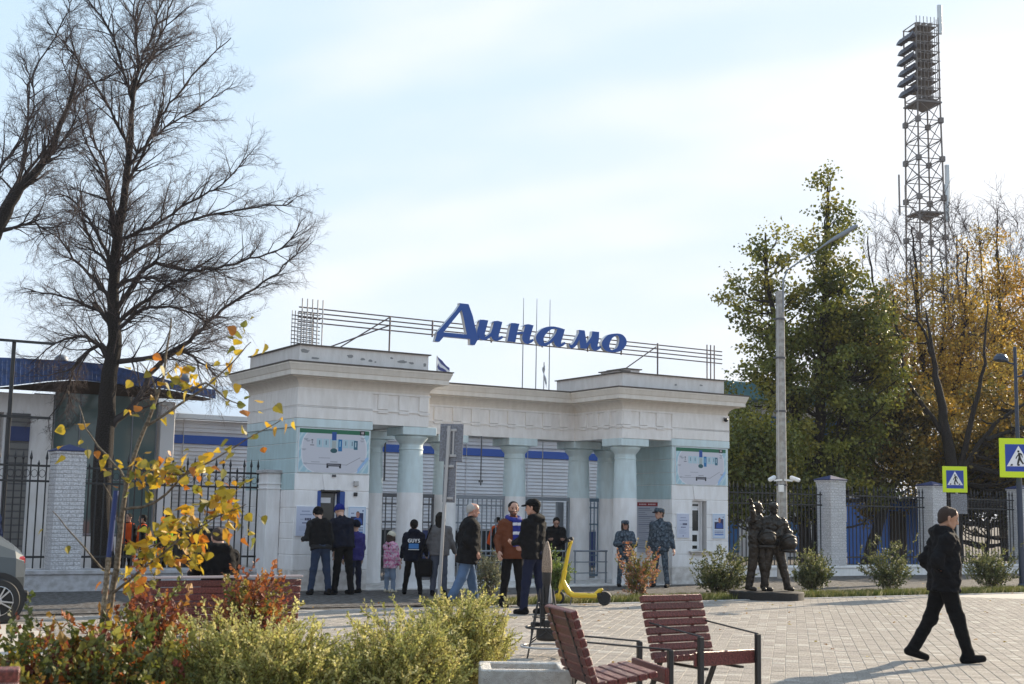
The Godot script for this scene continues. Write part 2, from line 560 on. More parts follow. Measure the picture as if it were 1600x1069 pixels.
func blob(bones: Array, cell: float, k: float, amp := 0.0, cuts := [], tint := false, seed_at := 0.0) -> MB:
	# bones: [a, b, ra, rb]; cuts: [normal, offset], keeps where normal.dot(p) < offset
	var lo := Vector3.ONE * 1e9
	var hi := -lo
	for bo in bones:
		var m := maxf(bo[2], bo[3])
		for q in 2:
			lo = lo.min(bo[q] - Vector3.ONE * m)
			hi = hi.max(bo[q] + Vector3.ONE * m)
	lo -= Vector3.ONE * (cell * 3.0 + amp)
	hi += Vector3.ONE * (cell * 3.0 + amp)
	var nx := int((hi.x - lo.x) / cell) + 2
	var ny := int((hi.y - lo.y) / cell) + 2
	var nz := int((hi.z - lo.z) / cell) + 2
	var sy := nx
	var sz := nx * ny
	var f := PackedFloat32Array()
	f.resize(nx * ny * nz)
	f.fill(0.5)
	for bo in bones:
		var a: Vector3 = bo[0]
		var ba: Vector3 = bo[1] - a
		var ra: float = bo[2]
		var dr: float = bo[3] - ra
		var inv := 1.0 / maxf(ba.length_squared(), 1e-9)
		var mar := maxf(bo[2], bo[3]) + k + cell * 2.5 + amp
		var l2 := a.min(bo[1]) - Vector3.ONE * mar - lo
		var h2 := a.max(bo[1]) + Vector3.ONE * mar - lo
		var x0 := maxi(0, int(l2.x / cell))
		var x1 := mini(nx - 1, int(h2.x / cell) + 1)
		var y0 := maxi(0, int(l2.y / cell))
		var y1 := mini(ny - 1, int(h2.y / cell) + 1)
		var z0 := maxi(0, int(l2.z / cell))
		var z1 := mini(nz - 1, int(h2.z / cell) + 1)
		for z in range(z0, z1 + 1):
			for y in range(y0, y1 + 1):
				var o := z * sz + y * sy
				for x in range(x0, x1 + 1):
					var pa := lo + Vector3(x, y, z) * cell - a
					var t := clampf(pa.dot(ba) * inv, 0.0, 1.0)
					var d := (pa - ba * t).length() - ra - dr * t
					var e := f[o + x]
					var w := k - absf(d - e)
					f[o + x] = minf(d, e) - (w * w / (4.0 * k) if w > 0.0 else 0.0)
	if amp > 0.0 or cuts.size() > 0:
		for z in nz:
			for y in ny:
				for x in nx:
					var o := z * sz + y * sy + x
					if absf(f[o]) < cell * 3.0 + amp:
						var p := lo + Vector3(x, y, z) * cell
						var e := f[o]
						if amp > 0.0:
							e += amp * folds.get_noise_3d(p.x + seed_at, p.y * 1.3, p.z + p.y * 0.4)
						for cu in cuts:
							e = maxf(e, cu[0].dot(p) - cu[1])
						f[o] = e
					elif f[o] < 0.0:
						var p := lo + Vector3(x, y, z) * cell
						for cu in cuts:
							f[o] = maxf(f[o], cu[0].dot(p) - cu[1])
	var out := MB.new()
	var ids := PackedInt32Array()
	ids.resize(nx * ny * nz)
	ids.fill(-1)
	var off := PackedInt32Array([0, 1, sy, sy + 1, sz, sz + 1, sz + sy, sz + sy + 1])
	for z in nz - 1:
		for y in ny - 1:
			var row := z * sz + y * sy
			for x in nx - 1:
				var o := row + x
				if absf(f[o]) > cell * 2.2:
					continue
				var inside := 0
				for q in 8:
					if f[o + off[q]] < 0.0:
						inside |= 1 << q
				if inside == 0 or inside == 255:
					continue
				var s := Vector3.ZERO
				var cnt := 0
				for q in 8:
					for ax in 3:
						if q & (1 << ax):
							continue
						var r := q | (1 << ax)
						var v0 := f[o + off[q]]
						var v1 := f[o + off[r]]
						if (v0 < 0.0) != (v1 < 0.0):
							var t := v0 / (v0 - v1)
							var p := Vector3(q & 1, (q >> 1) & 1, (q >> 2) & 1)
							p[ax] = t
							s += p
							cnt += 1
				s /= cnt
				var gx := f[o + 1] - f[o] + f[o + sy + 1] - f[o + sy] + f[o + sz + 1] - f[o + sz] + f[o + sz + sy + 1] - f[o + sz + sy]
				var gy := f[o + sy] - f[o] + f[o + sy + 1] - f[o + 1] + f[o + sz + sy] - f[o + sz] + f[o + sz + sy + 1] - f[o + sz + 1]
				var gz := f[o + sz] - f[o] + f[o + sz + 1] - f[o + 1] + f[o + sz + sy] - f[o + sy] + f[o + sz + sy + 1] - f[o + sy + 1]
				var pos := lo + (Vector3(x, y, z) + s) * cell
				if tint:
					out.col = skin_tint(pos)
				var nn := Vector3(gx, gy, gz)
				ids[o] = out.vert(pos, nn.normalized() if nn.length_squared() > 1e-12 else Vector3.UP)
	for z in range(1, nz - 1):
		for y in range(1, ny - 1):
			for x in range(1, nx - 1):
				var o := z * sz + y * sy + x
				if ids[o] < 0 and absf(f[o]) > cell * 2.2:
					continue
				var s0 := f[o] < 0.0
				for ax in 3:
					var st: int = [1, sy, sz][ax]
					if (f[o + st] < 0.0) == s0:
						continue
					var b1: int = [sy, sz, 1][ax]
					var b2: int = [sz, 1, sy][ax]
					var i0 := ids[o]
					var i1 := ids[o - b1]
					var i2 := ids[o - b1 - b2]
					var i3 := ids[o - b2]
					if i0 < 0 or i1 < 0 or i2 < 0 or i3 < 0:
						continue
					if s0:
						out.i.append_array(PackedInt32Array([i0, i2, i1, i0, i3, i2]))
					else:
						out.i.append_array(PackedInt32Array([i0, i1, i2, i0, i2, i3]))
	# make every face agree with the normals
	for q in range(0, out.i.size(), 3):
		var a := out.i[q]
		var b2 := out.i[q + 1]
		var c2 := out.i[q + 2]
		if (out.v[b2] - out.v[a]).cross(out.v[c2] - out.v[a]).dot(out.n[a] + out.n[b2] + out.n[c2]) > 0.0:
			out.i[q + 1] = c2
			out.i[q + 2] = b2
	return out

var proto := {}

var bearded := false

func skin_tint(p: Vector3) -> Color:
	# lips, brows and eyes on a skin of one tone; multiplied by the person's own skin colour
	for s in [-1.0, 1.0]:
		if p.distance_to(Vector3(0.033 * s, 0.004, 0.094)) < 0.0135:
			return Color(0.10, 0.09, 0.09)
		if absf(p.x - 0.034 * s) < 0.021 and absf(p.y - 0.027) < 0.006 and p.z > 0.07:
			return Color(0.30, 0.25, 0.22)
	if absf(p.x) < 0.024 and absf(p.y + 0.066) < 0.008 and p.z > 0.07:
		return Color(0.85, 0.55, 0.52)
	if bearded and p.y < -0.03 and p.y > -0.13 and p.z > -0.01 and (p.y < -0.055 or absf(p.x) > 0.03 or p.y > -0.056) and p.z - p.y * 0.2 < 0.118:
		return Color(0.22, 0.17, 0.15)
	return Color(1, 1, 1)

func make_protos() -> void:
	folds.seed = 21
	folds.frequency = 6.5
	folds.fractal_octaves = 3
	var hb := []
	hb.append([Vector3(0, 0.035, -0.025), Vector3(0, 0.04, 0.022), 0.088, 0.080])
	hb.append([Vector3(0, -0.01, 0.03), Vector3(0, -0.065, 0.042), 0.066, 0.050])
	hb.append([Vector3(-0.035, -0.055, 0.005), Vector3(-0.012, -0.092, 0.062), 0.034, 0.022])
	hb.append([Vector3(0.035, -0.055, 0.005), Vector3(0.012, -0.092, 0.062), 0.034, 0.022])
	hb.append([Vector3(0, -0.07, -0.02), Vector3(0, -0.21, -0.035), 0.052, 0.060])
	var head := hb.duplicate()
	head.append([Vector3(0, 0.008, 0.095), Vector3(0, -0.033, 0.113), 0.008, 0.013])
	head.append([Vector3(-0.012, -0.036, 0.1), Vector3(0.012, -0.036, 0.1), 0.010, 0.010])
	head.append([Vector3(-0.04, 0.026, 0.082), Vector3(0.04, 0.026, 0.082), 0.012, 0.012])
	head.append([Vector3(-0.016, -0.064, 0.090), Vector3(0.016, -0.064, 0.090), 0.008, 0.008])
	for s in [-1.0, 1.0]:
		head.append([Vector3(0.033 * s, 0.004, 0.086), Vector3(0.033 * s, 0.004, 0.0861), 0.010, 0.010])
		head.append([Vector3(0.083 * s, 0.012, -0.006), Vector3(0.082 * s, -0.035, -0.002), 0.013, 0.010])
	proto.head = blob(head, 0.0065, 0.014, 0.0, [], true)
	bearded = true
	proto.head_beard = blob(head, 0.0065, 0.014, 0.0, [], true)
	var hair := [[Vector3(0, 0.038, -0.028), Vector3(0, 0.043, 0.022), 0.0920, 0.0835], [Vector3(0, -0.03, -0.042), Vector3(0, 0.0, -0.04), 0.070, 0.080]]
	proto.hair = blob(hair, 0.007, 0.02, 0.006, [[Vector3(0, -1, 0.9).normalized(), 0.0074], [Vector3(0, 0.15, 1).normalized(), 0.079]])
	proto.hair_fringe = blob(hair, 0.007, 0.02, 0.006, [[Vector3(0, -1, 0.62).normalized(), -0.002], [Vector3(0, 1, 0.9).normalized(), 0.055]])
	proto.hair_long = blob(hair + [[Vector3(0, 0.0, -0.05), Vector3(0, -0.22, -0.065), 0.095, 0.075], [Vector3(-0.07, 0.0, -0.01), Vector3(-0.075, -0.18, 0.0), 0.035, 0.03], [Vector3(0.07, 0.0, -0.01), Vector3(0.075, -0.18, 0.0), 0.035, 0.03]], 0.010, 0.03, 0.012, [[Vector3(0, -0.3, 1).normalized(), 0.055]])
	var dome := [[Vector3(0, 0.045, -0.025), Vector3(0, 0.05, 0.022), 0.104, 0.097]]
	proto.beanie = blob(dome + [[Vector3(0, 0.08, -0.01), Vector3(0, 0.10, -0.015), 0.085, 0.06]], 0.009, 0.03, 0.0, [[Vector3(0, -1, 0.25).normalized(), -0.008]])
	proto.cap = blob(dome, 0.009, 0.03, 0.0, [[Vector3(0, -1, 0.1).normalized(), -0.035]])
	proto.kepi = blob([[Vector3(0, 0.07, -0.02), Vector3(0, 0.07, 0.02), 0.108, 0.102]], 0.009, 0.03, 0.0, [[Vector3(0, -1, 0.1).normalized(), -0.04], [Vector3(0, 1, -0.1).normalized(), 0.125]])
	proto.brim = blob([[Vector3(-0.055, 0.040, 0.095), Vector3(-0.035, 0.028, 0.165), 0.012, 0.009], [Vector3(0.055, 0.040, 0.095), Vector3(0.035, 0.028, 0.165), 0.012, 0.009], [Vector3(0, 0.046, 0.10), Vector3(0, 0.032, 0.175), 0.016, 0.010], [Vector3(-0.03, 0.044, 0.10), Vector3(-0.02, 0.031, 0.172), 0.014, 0.010], [Vector3(0.03, 0.044, 0.10), Vector3(0.02, 0.031, 0.172), 0.014, 0.010]], 0.007, 0.02)
	var hand := []
	var zs := [0.032, 0.011, -0.011, -0.031]
	var ln := [0.92, 1.0, 0.95, 0.76]
	for q in 4:
		var z: float = zs[q]
		var l: float = ln[q]
		hand.append([Vector3(0, 0.005, z * 0.45), Vector3(0.002, -0.088, z), 0.017, 0.0135])
		hand.append([Vector3(0.002, -0.088, z), Vector3(0.010, -0.088 - 0.043 * l, z * 1.02), 0.0105, 0.0095])
		hand.append([Vector3(0.010, -0.088 - 0.043 * l, z * 1.02), Vector3(0.027, -0.088 - 0.066 * l, z), 0.0092, 0.0085])
		hand.append([Vector3(0.027, -0.088 - 0.066 * l, z), Vector3(0.044, -0.088 - 0.074 * l, z * 0.97), 0.0083, 0.0072])
	hand.append([Vector3(0.006, -0.022, 0.022), Vector3(0.014, -0.055, 0.048), 0.017, 0.013])
	hand.append([Vector3(0.014, -0.055, 0.048), Vector3(0.022, -0.083, 0.056), 0.0115, 0.0105])
	hand.append([Vector3(0.022, -0.083, 0.056), Vector3(0.032, -0.105, 0.054), 0.010, 0.0075])
	proto.hand = blob(hand, 0.0055, 0.008)
	var shoe := [[Vector3(0, 0.05, -0.055), Vector3(0, 0.045, 0.05), 0.046, 0.044], [Vector3(0, 0.042, 0.05), Vector3(0.004, 0.036, 0.15), 0.048, 0.040], [Vector3(0, 0.09, -0.03), Vector3(0, 0.06, 0.0), 0.046, 0.045], [Vector3(-0.012, 0.02, 0.08), Vector3(0.016, 0.02, 0.15), 0.036, 0.026]]
	proto.shoe = blob(shoe, 0.010, 0.02, 0.0, [[Vector3.DOWN, -0.002]])

func cloth(key: String, c: Color, o := {}) -> StandardMaterial3D:
	if M.has(key):
		return M[key]
	var d := {"bump": M.grain, "scale": 6.0, "depth": 0.25, "world": false, "rim": 0.02, "spec": 0.25}
	d.merge(o, true)
	return mat(key, c, 0.85, d)

func person(label: String, at: Vector3, face: float, o: Dictionary) -> Node3D:
	# o: height, pose angles in degrees and clothes; face: the heading in degrees (0 looks along +z)
	var t: Node3D
	if o.has("into"):
		t = o.into
	else:
		t = thing("person", label, "person", at, face, o.get("group", ""))
	var s: float = o.get("h", 1.75) / 1.75
	var lean: float = deg_to_rad(o.get("lean", 0.0))
	var cell: float = o.get("cell", 0.022)
	var bulk: float = o.get("bulk", 1.0)
	var hip := Vector3(0, 0.93, 0)
	var lb := Basis(Vector3.RIGHT, lean)
	var up := func(p: Vector3) -> Vector3:
		return (hip + lb * (p - hip)) * s
	# legs
	var legs := []
	for side in [-1, 1]:
		var a: Array = o.get("leg_l" if side > 0 else "leg_r", [0.0, 0.0, 3.0])
		var th := deg_to_rad(a[0])
		var kn := deg_to_rad(a[1])
		var sp := deg_to_rad(a[2])
		var h := Vector3(0.085 * side, 0.90, 0)
		var d1 := Vector3(sin(sp) * side, -cos(th) * cos(sp), sin(th)).normalized()
		var d2 := Vector3(sin(sp) * side, -cos(th - kn) * cos(sp), sin(th - kn)).normalized()
		var k := h + d1 * 0.42
		var an := k + d2 * 0.41
		legs.append([h, k, an, rad_to_deg(a[3]) if false else (a[3] if a.size() > 3 else 0.0), (a[4] if a.size() > 4 else 0.0)])
	var low := minf(legs[0][2].y, legs[1][2].y) - 0.075
	if o.has("seat"):
		low = hip.y - o.seat / s
	var rise := Vector3(0, -low * s, 0)
	# arms
	var arms := []
	for side in [-1, 1]:
		var a: Array = o.get("arm_l" if side > 0 else "arm_r", [4.0, 9.0, 14.0, 0.0])
		var pa := deg_to_rad(a[0])
		var oa := deg_to_rad(a[1])
		var el := deg_to_rad(a[2])
		var ia := deg_to_rad(a[3])
		var sh := Vector3(0.182 * side, 1.385, -0.005)
		var d1 := Vector3(sin(oa) * side, -cos(pa) * cos(oa), sin(pa)).normalized()
		var d2 := Vector3(sin(oa - ia) * side, -cos(pa + el) * cos(ia * 0.6), sin(pa + el)).normalized()
		var e := sh + d1 * 0.285
		var w := e + d2 * 0.255
		arms.append([up.call(sh) + rise, up.call(e) + rise, up.call(w) + rise])
	var hy: float = o.get("yaw", 0.0)
	var hp: float = o.get("nod", 0.0)
	var big: float = o.get("head", 1.0) * s
	var hx := Transform3D((Basis(Vector3.UP, deg_to_rad(hy)) * Basis(Vector3.RIGHT, deg_to_rad(hp) + lean * 0.75)).scaled(Vector3.ONE * big), (up.call(Vector3(0, 1.505, -0.01)) as Vector3) + rise)
	hx.origin += hx.basis * Vector3(0, 0.125, 0.03)
	# the body, one surface: torso and limbs, with head and hands of finer cells
	var bb := []
	var P := func(x: float, y: float, z: float) -> Vector3:
		return (up.call(Vector3(x, y, z)) as Vector3) + rise
	bb.append([P.call(-0.06, 1.30, 0.0), P.call(-0.05, 0.97, 0.0), 0.10 * s, 0.09 * s])
	bb.append([P.call(0.06, 1.30, 0.0), P.call(0.05, 0.97, 0.0), 0.10 * s, 0.09 * s])
	bb.append([P.call(0, 1.38, -0.01), P.call(0, 1.55, 0.0), 0.07 * s, 0.052 * s])
	for q in 2:
		bb.append([arms[q][0], arms[q][1], 0.05 * s, 0.04 * s])
		bb.append([arms[q][1], arms[q][2], 0.038 * s, 0.027 * s])
		bb.append([P.call(0, 1.40, 0), arms[q][0], 0.06 * s, 0.055 * s])
		bb.append([legs[q][0] * s + rise, legs[q][1] * s + rise, 0.08 * s, 0.055 * s])
		bb.append([legs[q][1] * s + rise, legs[q][2] * s + rise, 0.052 * s, 0.038 * s])
	var body := blob(bb, maxf(cell, 0.02), 0.03)
	var hairy: Color = o.get("skin", Color(0.52, 0.30, 0.21))
	body.add(proto[o.get("face", "head")], hx)
	for q in 2:
		var d: Vector3 = (arms[q][2] - arms[q][1]).normalized()
		var fw := (lb * Vector3(0, 0.25, 1.0)).normalized()
		var x := (-d).cross(fw)
		x = x.normalized() if x.length_squared() > 1e-4 else Vector3.RIGHT
		var z := x.cross(-d).normalized()
		var hb := Basis(x * (1.0 if q == 0 else -1.0), -d, z).scaled(Vector3.ONE)
		hb = Basis(hb.x * s, hb.y * s, hb.z * s)
		body.add(proto.hand, Transform3D(hb, arms[q][2] + d * 0.012 * s))
	var sk := "skin_%.2f_%.2f" % [hairy.r, hairy.g]
	if not M.has(sk):
		mat(sk, Color(hairy.r, hairy.g, hairy.b).linear_to_srgb(), 0.55, {"vc": true})
	if o.has("all"):
		put(t, "body", body, o.all)
	else:
		put(t, "body", body, M[sk])
	# trousers
	var tw: float = o.get("wide", 1.0)
	var tb := []
	tb.append([P.call(-0.055, 1.0, 0.0), P.call(-0.06, 0.93, -0.01), 0.112 * s, 0.118 * s])
	tb.append([P.call(0.055, 1.0, 0.0), P.call(0.06, 0.93, -0.01), 0.112 * s, 0.118 * s])
	for q in 2:
		var k2: Vector3 = legs[q][1]
		tb.append([legs[q][0] * s + rise, k2 * s + rise, 0.098 * s * tw, 0.073 * s * tw])
		tb.append([k2 * s + rise, legs[q][2] * s + rise + Vector3(0, 0.02, 0), 0.07 * s * tw, 0.062 * s * tw])
	put(t, "trousers", blob(tb, cell, 0.035, 0.014, [], false, at.x), o.trousers)
	# jacket with sleeves, its hem cut level
	var hem: float = o.get("hem", 0.84)
	var jb := []
	var w2: float = 0.070 * bulk
	for side in [-1.0, 1.0]:
		jb.append([P.call(w2 * side, 1.33, 0.0), P.call(w2 * 0.98 * side, 1.05, 0.012), 0.122 * s * bulk, 0.122 * s * bulk])
		jb.append([P.call(w2 * 0.98 * side, 1.05, 0.012), P.call(w2 * 1.02 * side, hem - 0.05, 0.0), 0.122 * s * bulk, 0.128 * s * bulk * o.get("flare", 1.0)])
	if o.get("belly", 0.0) > 0.0:
		jb.append([P.call(0, 1.12, 0.04), P.call(0, 1.0, 0.05), 0.13 * s + o.belly, 0.12 * s + o.belly])
	jb.append([P.call(0, 1.40, -0.01), P.call(0, 1.49, 0.0), 0.085 * s, 0.068 * s])
	var sw: float = o.get("sleeve", 1.0) * (0.5 + bulk * 0.5)
	for q in 2:
		jb.append([P.call(0, 1.41, -0.01), arms[q][0], 0.075 * s * bulk, 0.064 * s * bulk])
		jb.append([arms[q][0], arms[q][1], 0.070 * s * sw, 0.060 * s * sw])
		jb.append([arms[q][1], arms[q][2], 0.060 * s * sw, 0.047 * s * sw])
	if o.get("hood", false):
		jb.append([P.call(-0.07, 1.47, -0.085), P.call(0.07, 1.47, -0.085), 0.065 * s, 0.065 * s])
		jb.append([P.call(-0.08, 1.50, -0.03), P.call(-0.05, 1.49, 0.05), 0.045 * s, 0.03 * s])
		jb.append([P.call(0.08, 1.50, -0.03), P.call(0.05, 1.49, 0.05), 0.045 * s, 0.03 * s])
	var hn: Vector3 = (lb * Vector3.DOWN)
	var hp0: Vector3 = P.call(0, hem, 0)
	var cuts := [[hn, hn.dot(hp0)]]
	if o.get("seat", 0.0) > 0.0:
		cuts = []
	var jk := put(t, o.get("top_name", "jacket"), blob(jb, cell, 0.045, o.get("folds", 0.020), cuts, false, at.z), o.jacket)
	if o.has("vest"):
		var vb := []
		for side in [-1.0, 1.0]:
			vb.append([P.call(w2 * side, 1.36, 0.0), P.call(w2 * 0.98 * side, 1.0, 0.012), 0.135 * s * bulk, 0.140 * s * bulk])
		put(t, "safety_vest", blob(vb, cell, 0.05, 0.012, [[hn, hn.dot(P.call(0, 0.92, 0) as Vector3)]]), o.vest)
	for q in 2:
		var an: Vector3 = legs[q][2] * s + rise
		var fx := Basis(Vector3.UP, deg_to_rad(legs[q][4])) * Basis(Vector3.RIGHT, deg_to_rad(legs[q][3]))
		put(t, "shoe", shaped(proto.shoe, Transform3D(fx.scaled(Vector3.ONE * s * 1.02), an + fx * Vector3(0, -0.078 * s, 0.0))), o.get("shoes", M.rubber))
	for key in ["hair", "hat", "brim"]:
		if o.has(key):
			put(t, "hat_brim" if key == "brim" else key, shaped(proto[o[key][0]], hx), o[key][1])
	t.set_meta("hx", 0)
	t.remove_meta("hx")
	return t

func shaped(m: MB, xf: Transform3D) -> MB:
	var r := MB.new()
	r.add(m, xf)
	return r

# ---------- the entrance gate ----------

const COURSES := [0.0, 0.42, 0.73, 1.05, 1.37, 1.69, 2.05, 2.40, 2.70, 3.02, 3.35]

func group_part(parent: Node3D, called: String) -> Node3D:
	var o := Node3D.new()
	o.name = numbered(parent, called)
	parent.add_child(o)
	return o

func slab(p: Node3D, called: String, u0: float, u1: float, y0: float, y1: float, w0: float, w1: float, m: Material, bev := 0.0) -> MeshInstance3D:
	# a box between two corners given in the gate's own frame (w grows to the front)
	var q := MB.new()
	q.b(Vector3(0, 0, 0), Vector3(u1 - u0, y1 - y0, w1 - w0), bev)
	var o := put(p, called, q, m)
	o.position = Vector3((u0 + u1) / 2, (y0 + y1) / 2, (w0 + w1) / 2)
	return o

func booth(g: Node3D, u0: float, u1: float, h0: float, h1: float, s0: float, s1: float) -> Node3D:
	var b := group_part(g, "ticket_booth")
	var d := 2.92
	# walls round a dark room, with a window opening h0..h1, s0..s1 at the front
	for e in [[u0 + 0.012, h0, 0.0, 3.36], [h1, u1 - 0.012, 0.0, 3.36], [h0, h1, 0.0, s0], [h0, h1, s1, 3.36]]:
		slab(b, "wall", e[0], e[1], e[2], e[3], -0.24, -0.014, M.wall_white)
	slab(b, "wall", u0 + 0.012, u0 + 0.22, 0, 3.36, -d, -0.24, M.wall_white)
	slab(b, "wall", u1 - 0.22, u1 - 0.012, 0, 3.36, -d, -0.24, M.wall_white)
	slab(b, "wall", u0 + 0.22, u1 - 0.22, 0, 3.36, -d + 0.01, -d + 0.2, M.dark_inside)
	for k in COURSES.size() - 1:
		var y0: float = COURSES[k]
		var y1: float = COURSES[k + 1]
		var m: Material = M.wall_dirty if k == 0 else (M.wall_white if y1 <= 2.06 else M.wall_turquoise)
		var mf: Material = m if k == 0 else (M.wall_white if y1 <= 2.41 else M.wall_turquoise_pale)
		var gp := 0.005
		var cuts := [[u0, u1]]
		if y1 > s0 + 0.02 and y0 < s1 - 0.02:
			cuts = [[u0, h0], [h1, u1]]
		for c in cuts:
			slab(b, "wall_block", c[0], c[1], y0 + gp, y1 - gp, -0.05, 0.0, mf, 0.008)
		slab(b, "wall_block", u0 - 0.001, u0 + 0.03, y0 + gp, y1 - gp, -d, -0.052, m, 0.008)
		slab(b, "wall_block", u1 - 0.03, u1 + 0.001, y0 + gp, y1 - gp, -d, -0.052, m, 0.008)
	slab(b, "cap_band", u0 - 0.03, u1 + 0.03, 3.352, 3.528, -d, 0.03, M.wall_turquoise_pale, 0.01)
	# keystone over the window
	var ks := MB.new()
	var hc := (h0 + h1) / 2 - 0.04
	ks.prism(PackedVector2Array([Vector2(hc - 0.13, 2.065), Vector2(hc + 0.13, 2.065), Vector2(hc + 0.18, 2.385), Vector2(hc - 0.18, 2.385)]), 0.05, at3(Vector3(0, 0, 0.03)))
	put(b, "keystone", ks, M.wall_white)
	return b

func column(g: Node3D, u: float, v: float) -> void:
	var c := group_part(g, "column")
	c.position = Vector3(u, 0, -v)
	var a := MB.new()
	a.lathe([Vector2(0.0, 0.02), Vector2(0.30, 0.02), Vector2(0.30, 0.1), Vector2(0.292, 0.14), Vector2(0.285, 2.06)], 36)
	put(c, "shaft", a, M.wall_white)
	var t := MB.new()
	t.lathe([Vector2(0.285, 2.06), Vector2(0.27, 2.7), Vector2(0.258, 2.985), Vector2(0.268, 2.99), Vector2(0.272, 3.005), Vector2(0.268, 3.02), Vector2(0.258, 3.025), Vector2(0.255, 3.10)], 36)
	put(c, "shaft", t, M.wall_turquoise_pale, "pale turquoise upper shaft")
	var e := MB.new()
	e.lathe([Vector2(0.255, 3.10), Vector2(0.27, 3.13), Vector2(0.33, 3.20), Vector2(0.365, 3.25), Vector2(0.37, 3.28), Vector2(0.35, 3.30), Vector2(0.0, 3.30)], 36)
	e.b(Vector3(0, 3.39, 0), Vector3(0.82, 0.178, 0.82), 0.01)
	put(c, "capital", e, M.wall_turquoise_pale)

func gate_building() -> void:
	var g := thing("entrance_gate", "white and turquoise colonnaded entrance gate with two booths and deep cornice", "gatehouse", ORG, YAW)
	# foundation strip
	slab(g, "plinth", -0.02, 11.56, -0.3, 0.02, -2.96, -0.03, M.wall_dirty)
	booth(g, 0.0, 1.67, 0.53, 1.10, 0.95, 2.05)
	var rb := booth(g, 9.77, 11.54, 10.40, 10.85, 0.82, 2.03)
	for c in [[2.85, 0.42], [8.66, 0.42], [2.85, 2.45], [4.80, 2.45], [6.76, 2.45], [8.68, 2.45], [9.58, 2.45]]:
		column(g, c[0], c[1])
	# the entablature, mitred round the plan
	var plan := [Vector2(0, -2.95), Vector2(0, 0), Vector2(3.05, 0), Vector2(3.05, -2.05), Vector2(8.26, -2.05), Vector2(8.26, 0), Vector2(11.54, 0), Vector2(11.54, -2.95)]
	var en := MB.new()
	en.sweep(plan, [Vector2(-0.4, 3.481), Vector2(0, 3.481), Vector2(0, 3.76), Vector2(0.028, 3.762), Vector2(0.028, 3.795), Vector2(-0.012, 3.80), Vector2(-0.012, 4.125), Vector2(0.022, 4.13), Vector2(0.022, 4.17)])
	en.fill(PackedVector2Array(plan), 3.50, false)
	put(g, "entablature", en, M.wall_warm)
	var co := MB.new()
	var prof := [Vector2(0.022, 4.17), Vector2(0.0, 4.175)]
	for k in 7:
		var a := PI / 2 * k / 6.0
		prof.append(Vector2(0.0 + 0.20 * (1.0 - cos(a)), 4.19 + 0.18 * sin(a)))
	prof.append_array([Vector2(0.215, 4.372), Vector2(0.215, 4.39), Vector2(0.305, 4.394), Vector2(0.312, 4.40), Vector2(0.312, 4.50), Vector2(0.325, 4.505), Vector2(0.335, 4.53), Vector2(0.36, 4.60), Vector2(0.372, 4.62), Vector2(0.372, 4.652), Vector2(0.0, 4.655)])
	co.sweep(plan, prof)
	put(g, "cornice", co, M.wall_cream)
	var fl := MB.new()
	fl.sweep(plan, [Vector2(-0.2, 4.66), Vector2(0.39, 4.66), Vector2(0.392, 4.684), Vector2(-0.05, 4.70)])
	var pk := PackedVector2Array(plan)
	fl.fill(pk, 4.688, true)
	put(g, "roof_flashing", fl, M.flashing)
	# plain frieze over the booths, in two proud courses
	for e in [[-0.028, 1.69], [9.75, 11.568]]:
		slab(g, "frieze_panel", e[0], e[1], 3.535, 3.79, -2.9, 0.028, M.wall_warm, 0.006)
		slab(g, "frieze_panel", e[0], e[1], 3.80, 4.128, -2.9, 0.026, M.wall_warm, 0.006)
	# frieze blocks with a strip of drops under each
	var blocks := []
	for u in [1.93, 2.43, 2.92]:
		blocks.append([u, 0.0, 0])
	for v in [0.12, 0.62, 1.12, 1.62]:
		blocks.append([8.26, v, -1])
	for k in 10:
		blocks.append([3.35 + k * 0.51, 2.05, 0])
	for u in [8.39, 8.89, 9.39]:
		blocks.append([u, 0.0, 0])
	var fb := MB.new()
	fb.b(Vector3(0, 3.965, 0), Vector3(0.24, 0.322, 0.05), 0.008)
	fb.b(Vector3(0, 3.742, 0.002), Vector3(0.24, 0.038, 0.05), 0.006)
	var fm := fb.mesh()
	for b in blocks:
		var o := put(g, "frieze_block", fm, M.wall_warm)
		o.position = Vector3(b[0], 0, -b[1])
		if b[2] != 0:
			o.rotation_degrees.y = -90
	# attics over the booths
	for e in [[0.0, 3.02, -3.0, 0.0], [8.28, 11.44, -2.95, 0.0]]:
		var q := slab(g, "attic", e[0], e[1], 4.69, 5.05, e[2] + 0.04, e[3] - 0.03, M.attic_plaster)
		slab(g, "attic_flashing", e[0] - 0.05, e[1] + 0.05, 5.052, 5.078, e[2], e[3] + 0.02, M.flashing, 0.004)
	for e in [[0.12, 4.93, 0.13, 0.05], [0.35, 4.80, 0.10, 0.03], [1.15, 4.90, 0.11, 0.04], [1.44, 4.86, 0.06, 0.035], [1.62, 4.84, 0.07, 0.03], [1.74, 4.82, 0.03, 0.02], [2.12, 4.93, 0.05, 0.025], [2.38, 4.87, 0.13, 0.045], [2.60, 4.86, 0.07, 0.035], [2.93, 4.84, 0.05, 0.05], [9.9, 4.86, 0.05, 0.03], [10.7, 4.90, 0.06, 0.025], [0.5, 4.72, 0.3, 0.02], [2.2, 4.72, 0.35, 0.025]]:
		var pp := MB.new()
		var pk2 := PackedVector2Array()
		for q in 14:
			var a := TAU * q / 14.0
			var r := rng.randf_range(0.55, 1.0)
			pk2.append(Vector2(cos(a) * e[2] * r, sin(a) * e[3] * r))
		pp.prism(pk2, 0.004, at3(Vector3(e[0], e[1], -0.027)))
		put(g, "bare_patch", pp, M.base_patch)
	slab(g, "roof_hatch", 8.75, 9.15, 5.08, 5.20, -1.6, -0.9, M.wall_white)
	slab(g, "roof_hatch", 9.1, 9.55, 5.08, 5.28, -1.75, -1.05, M.wall_white)
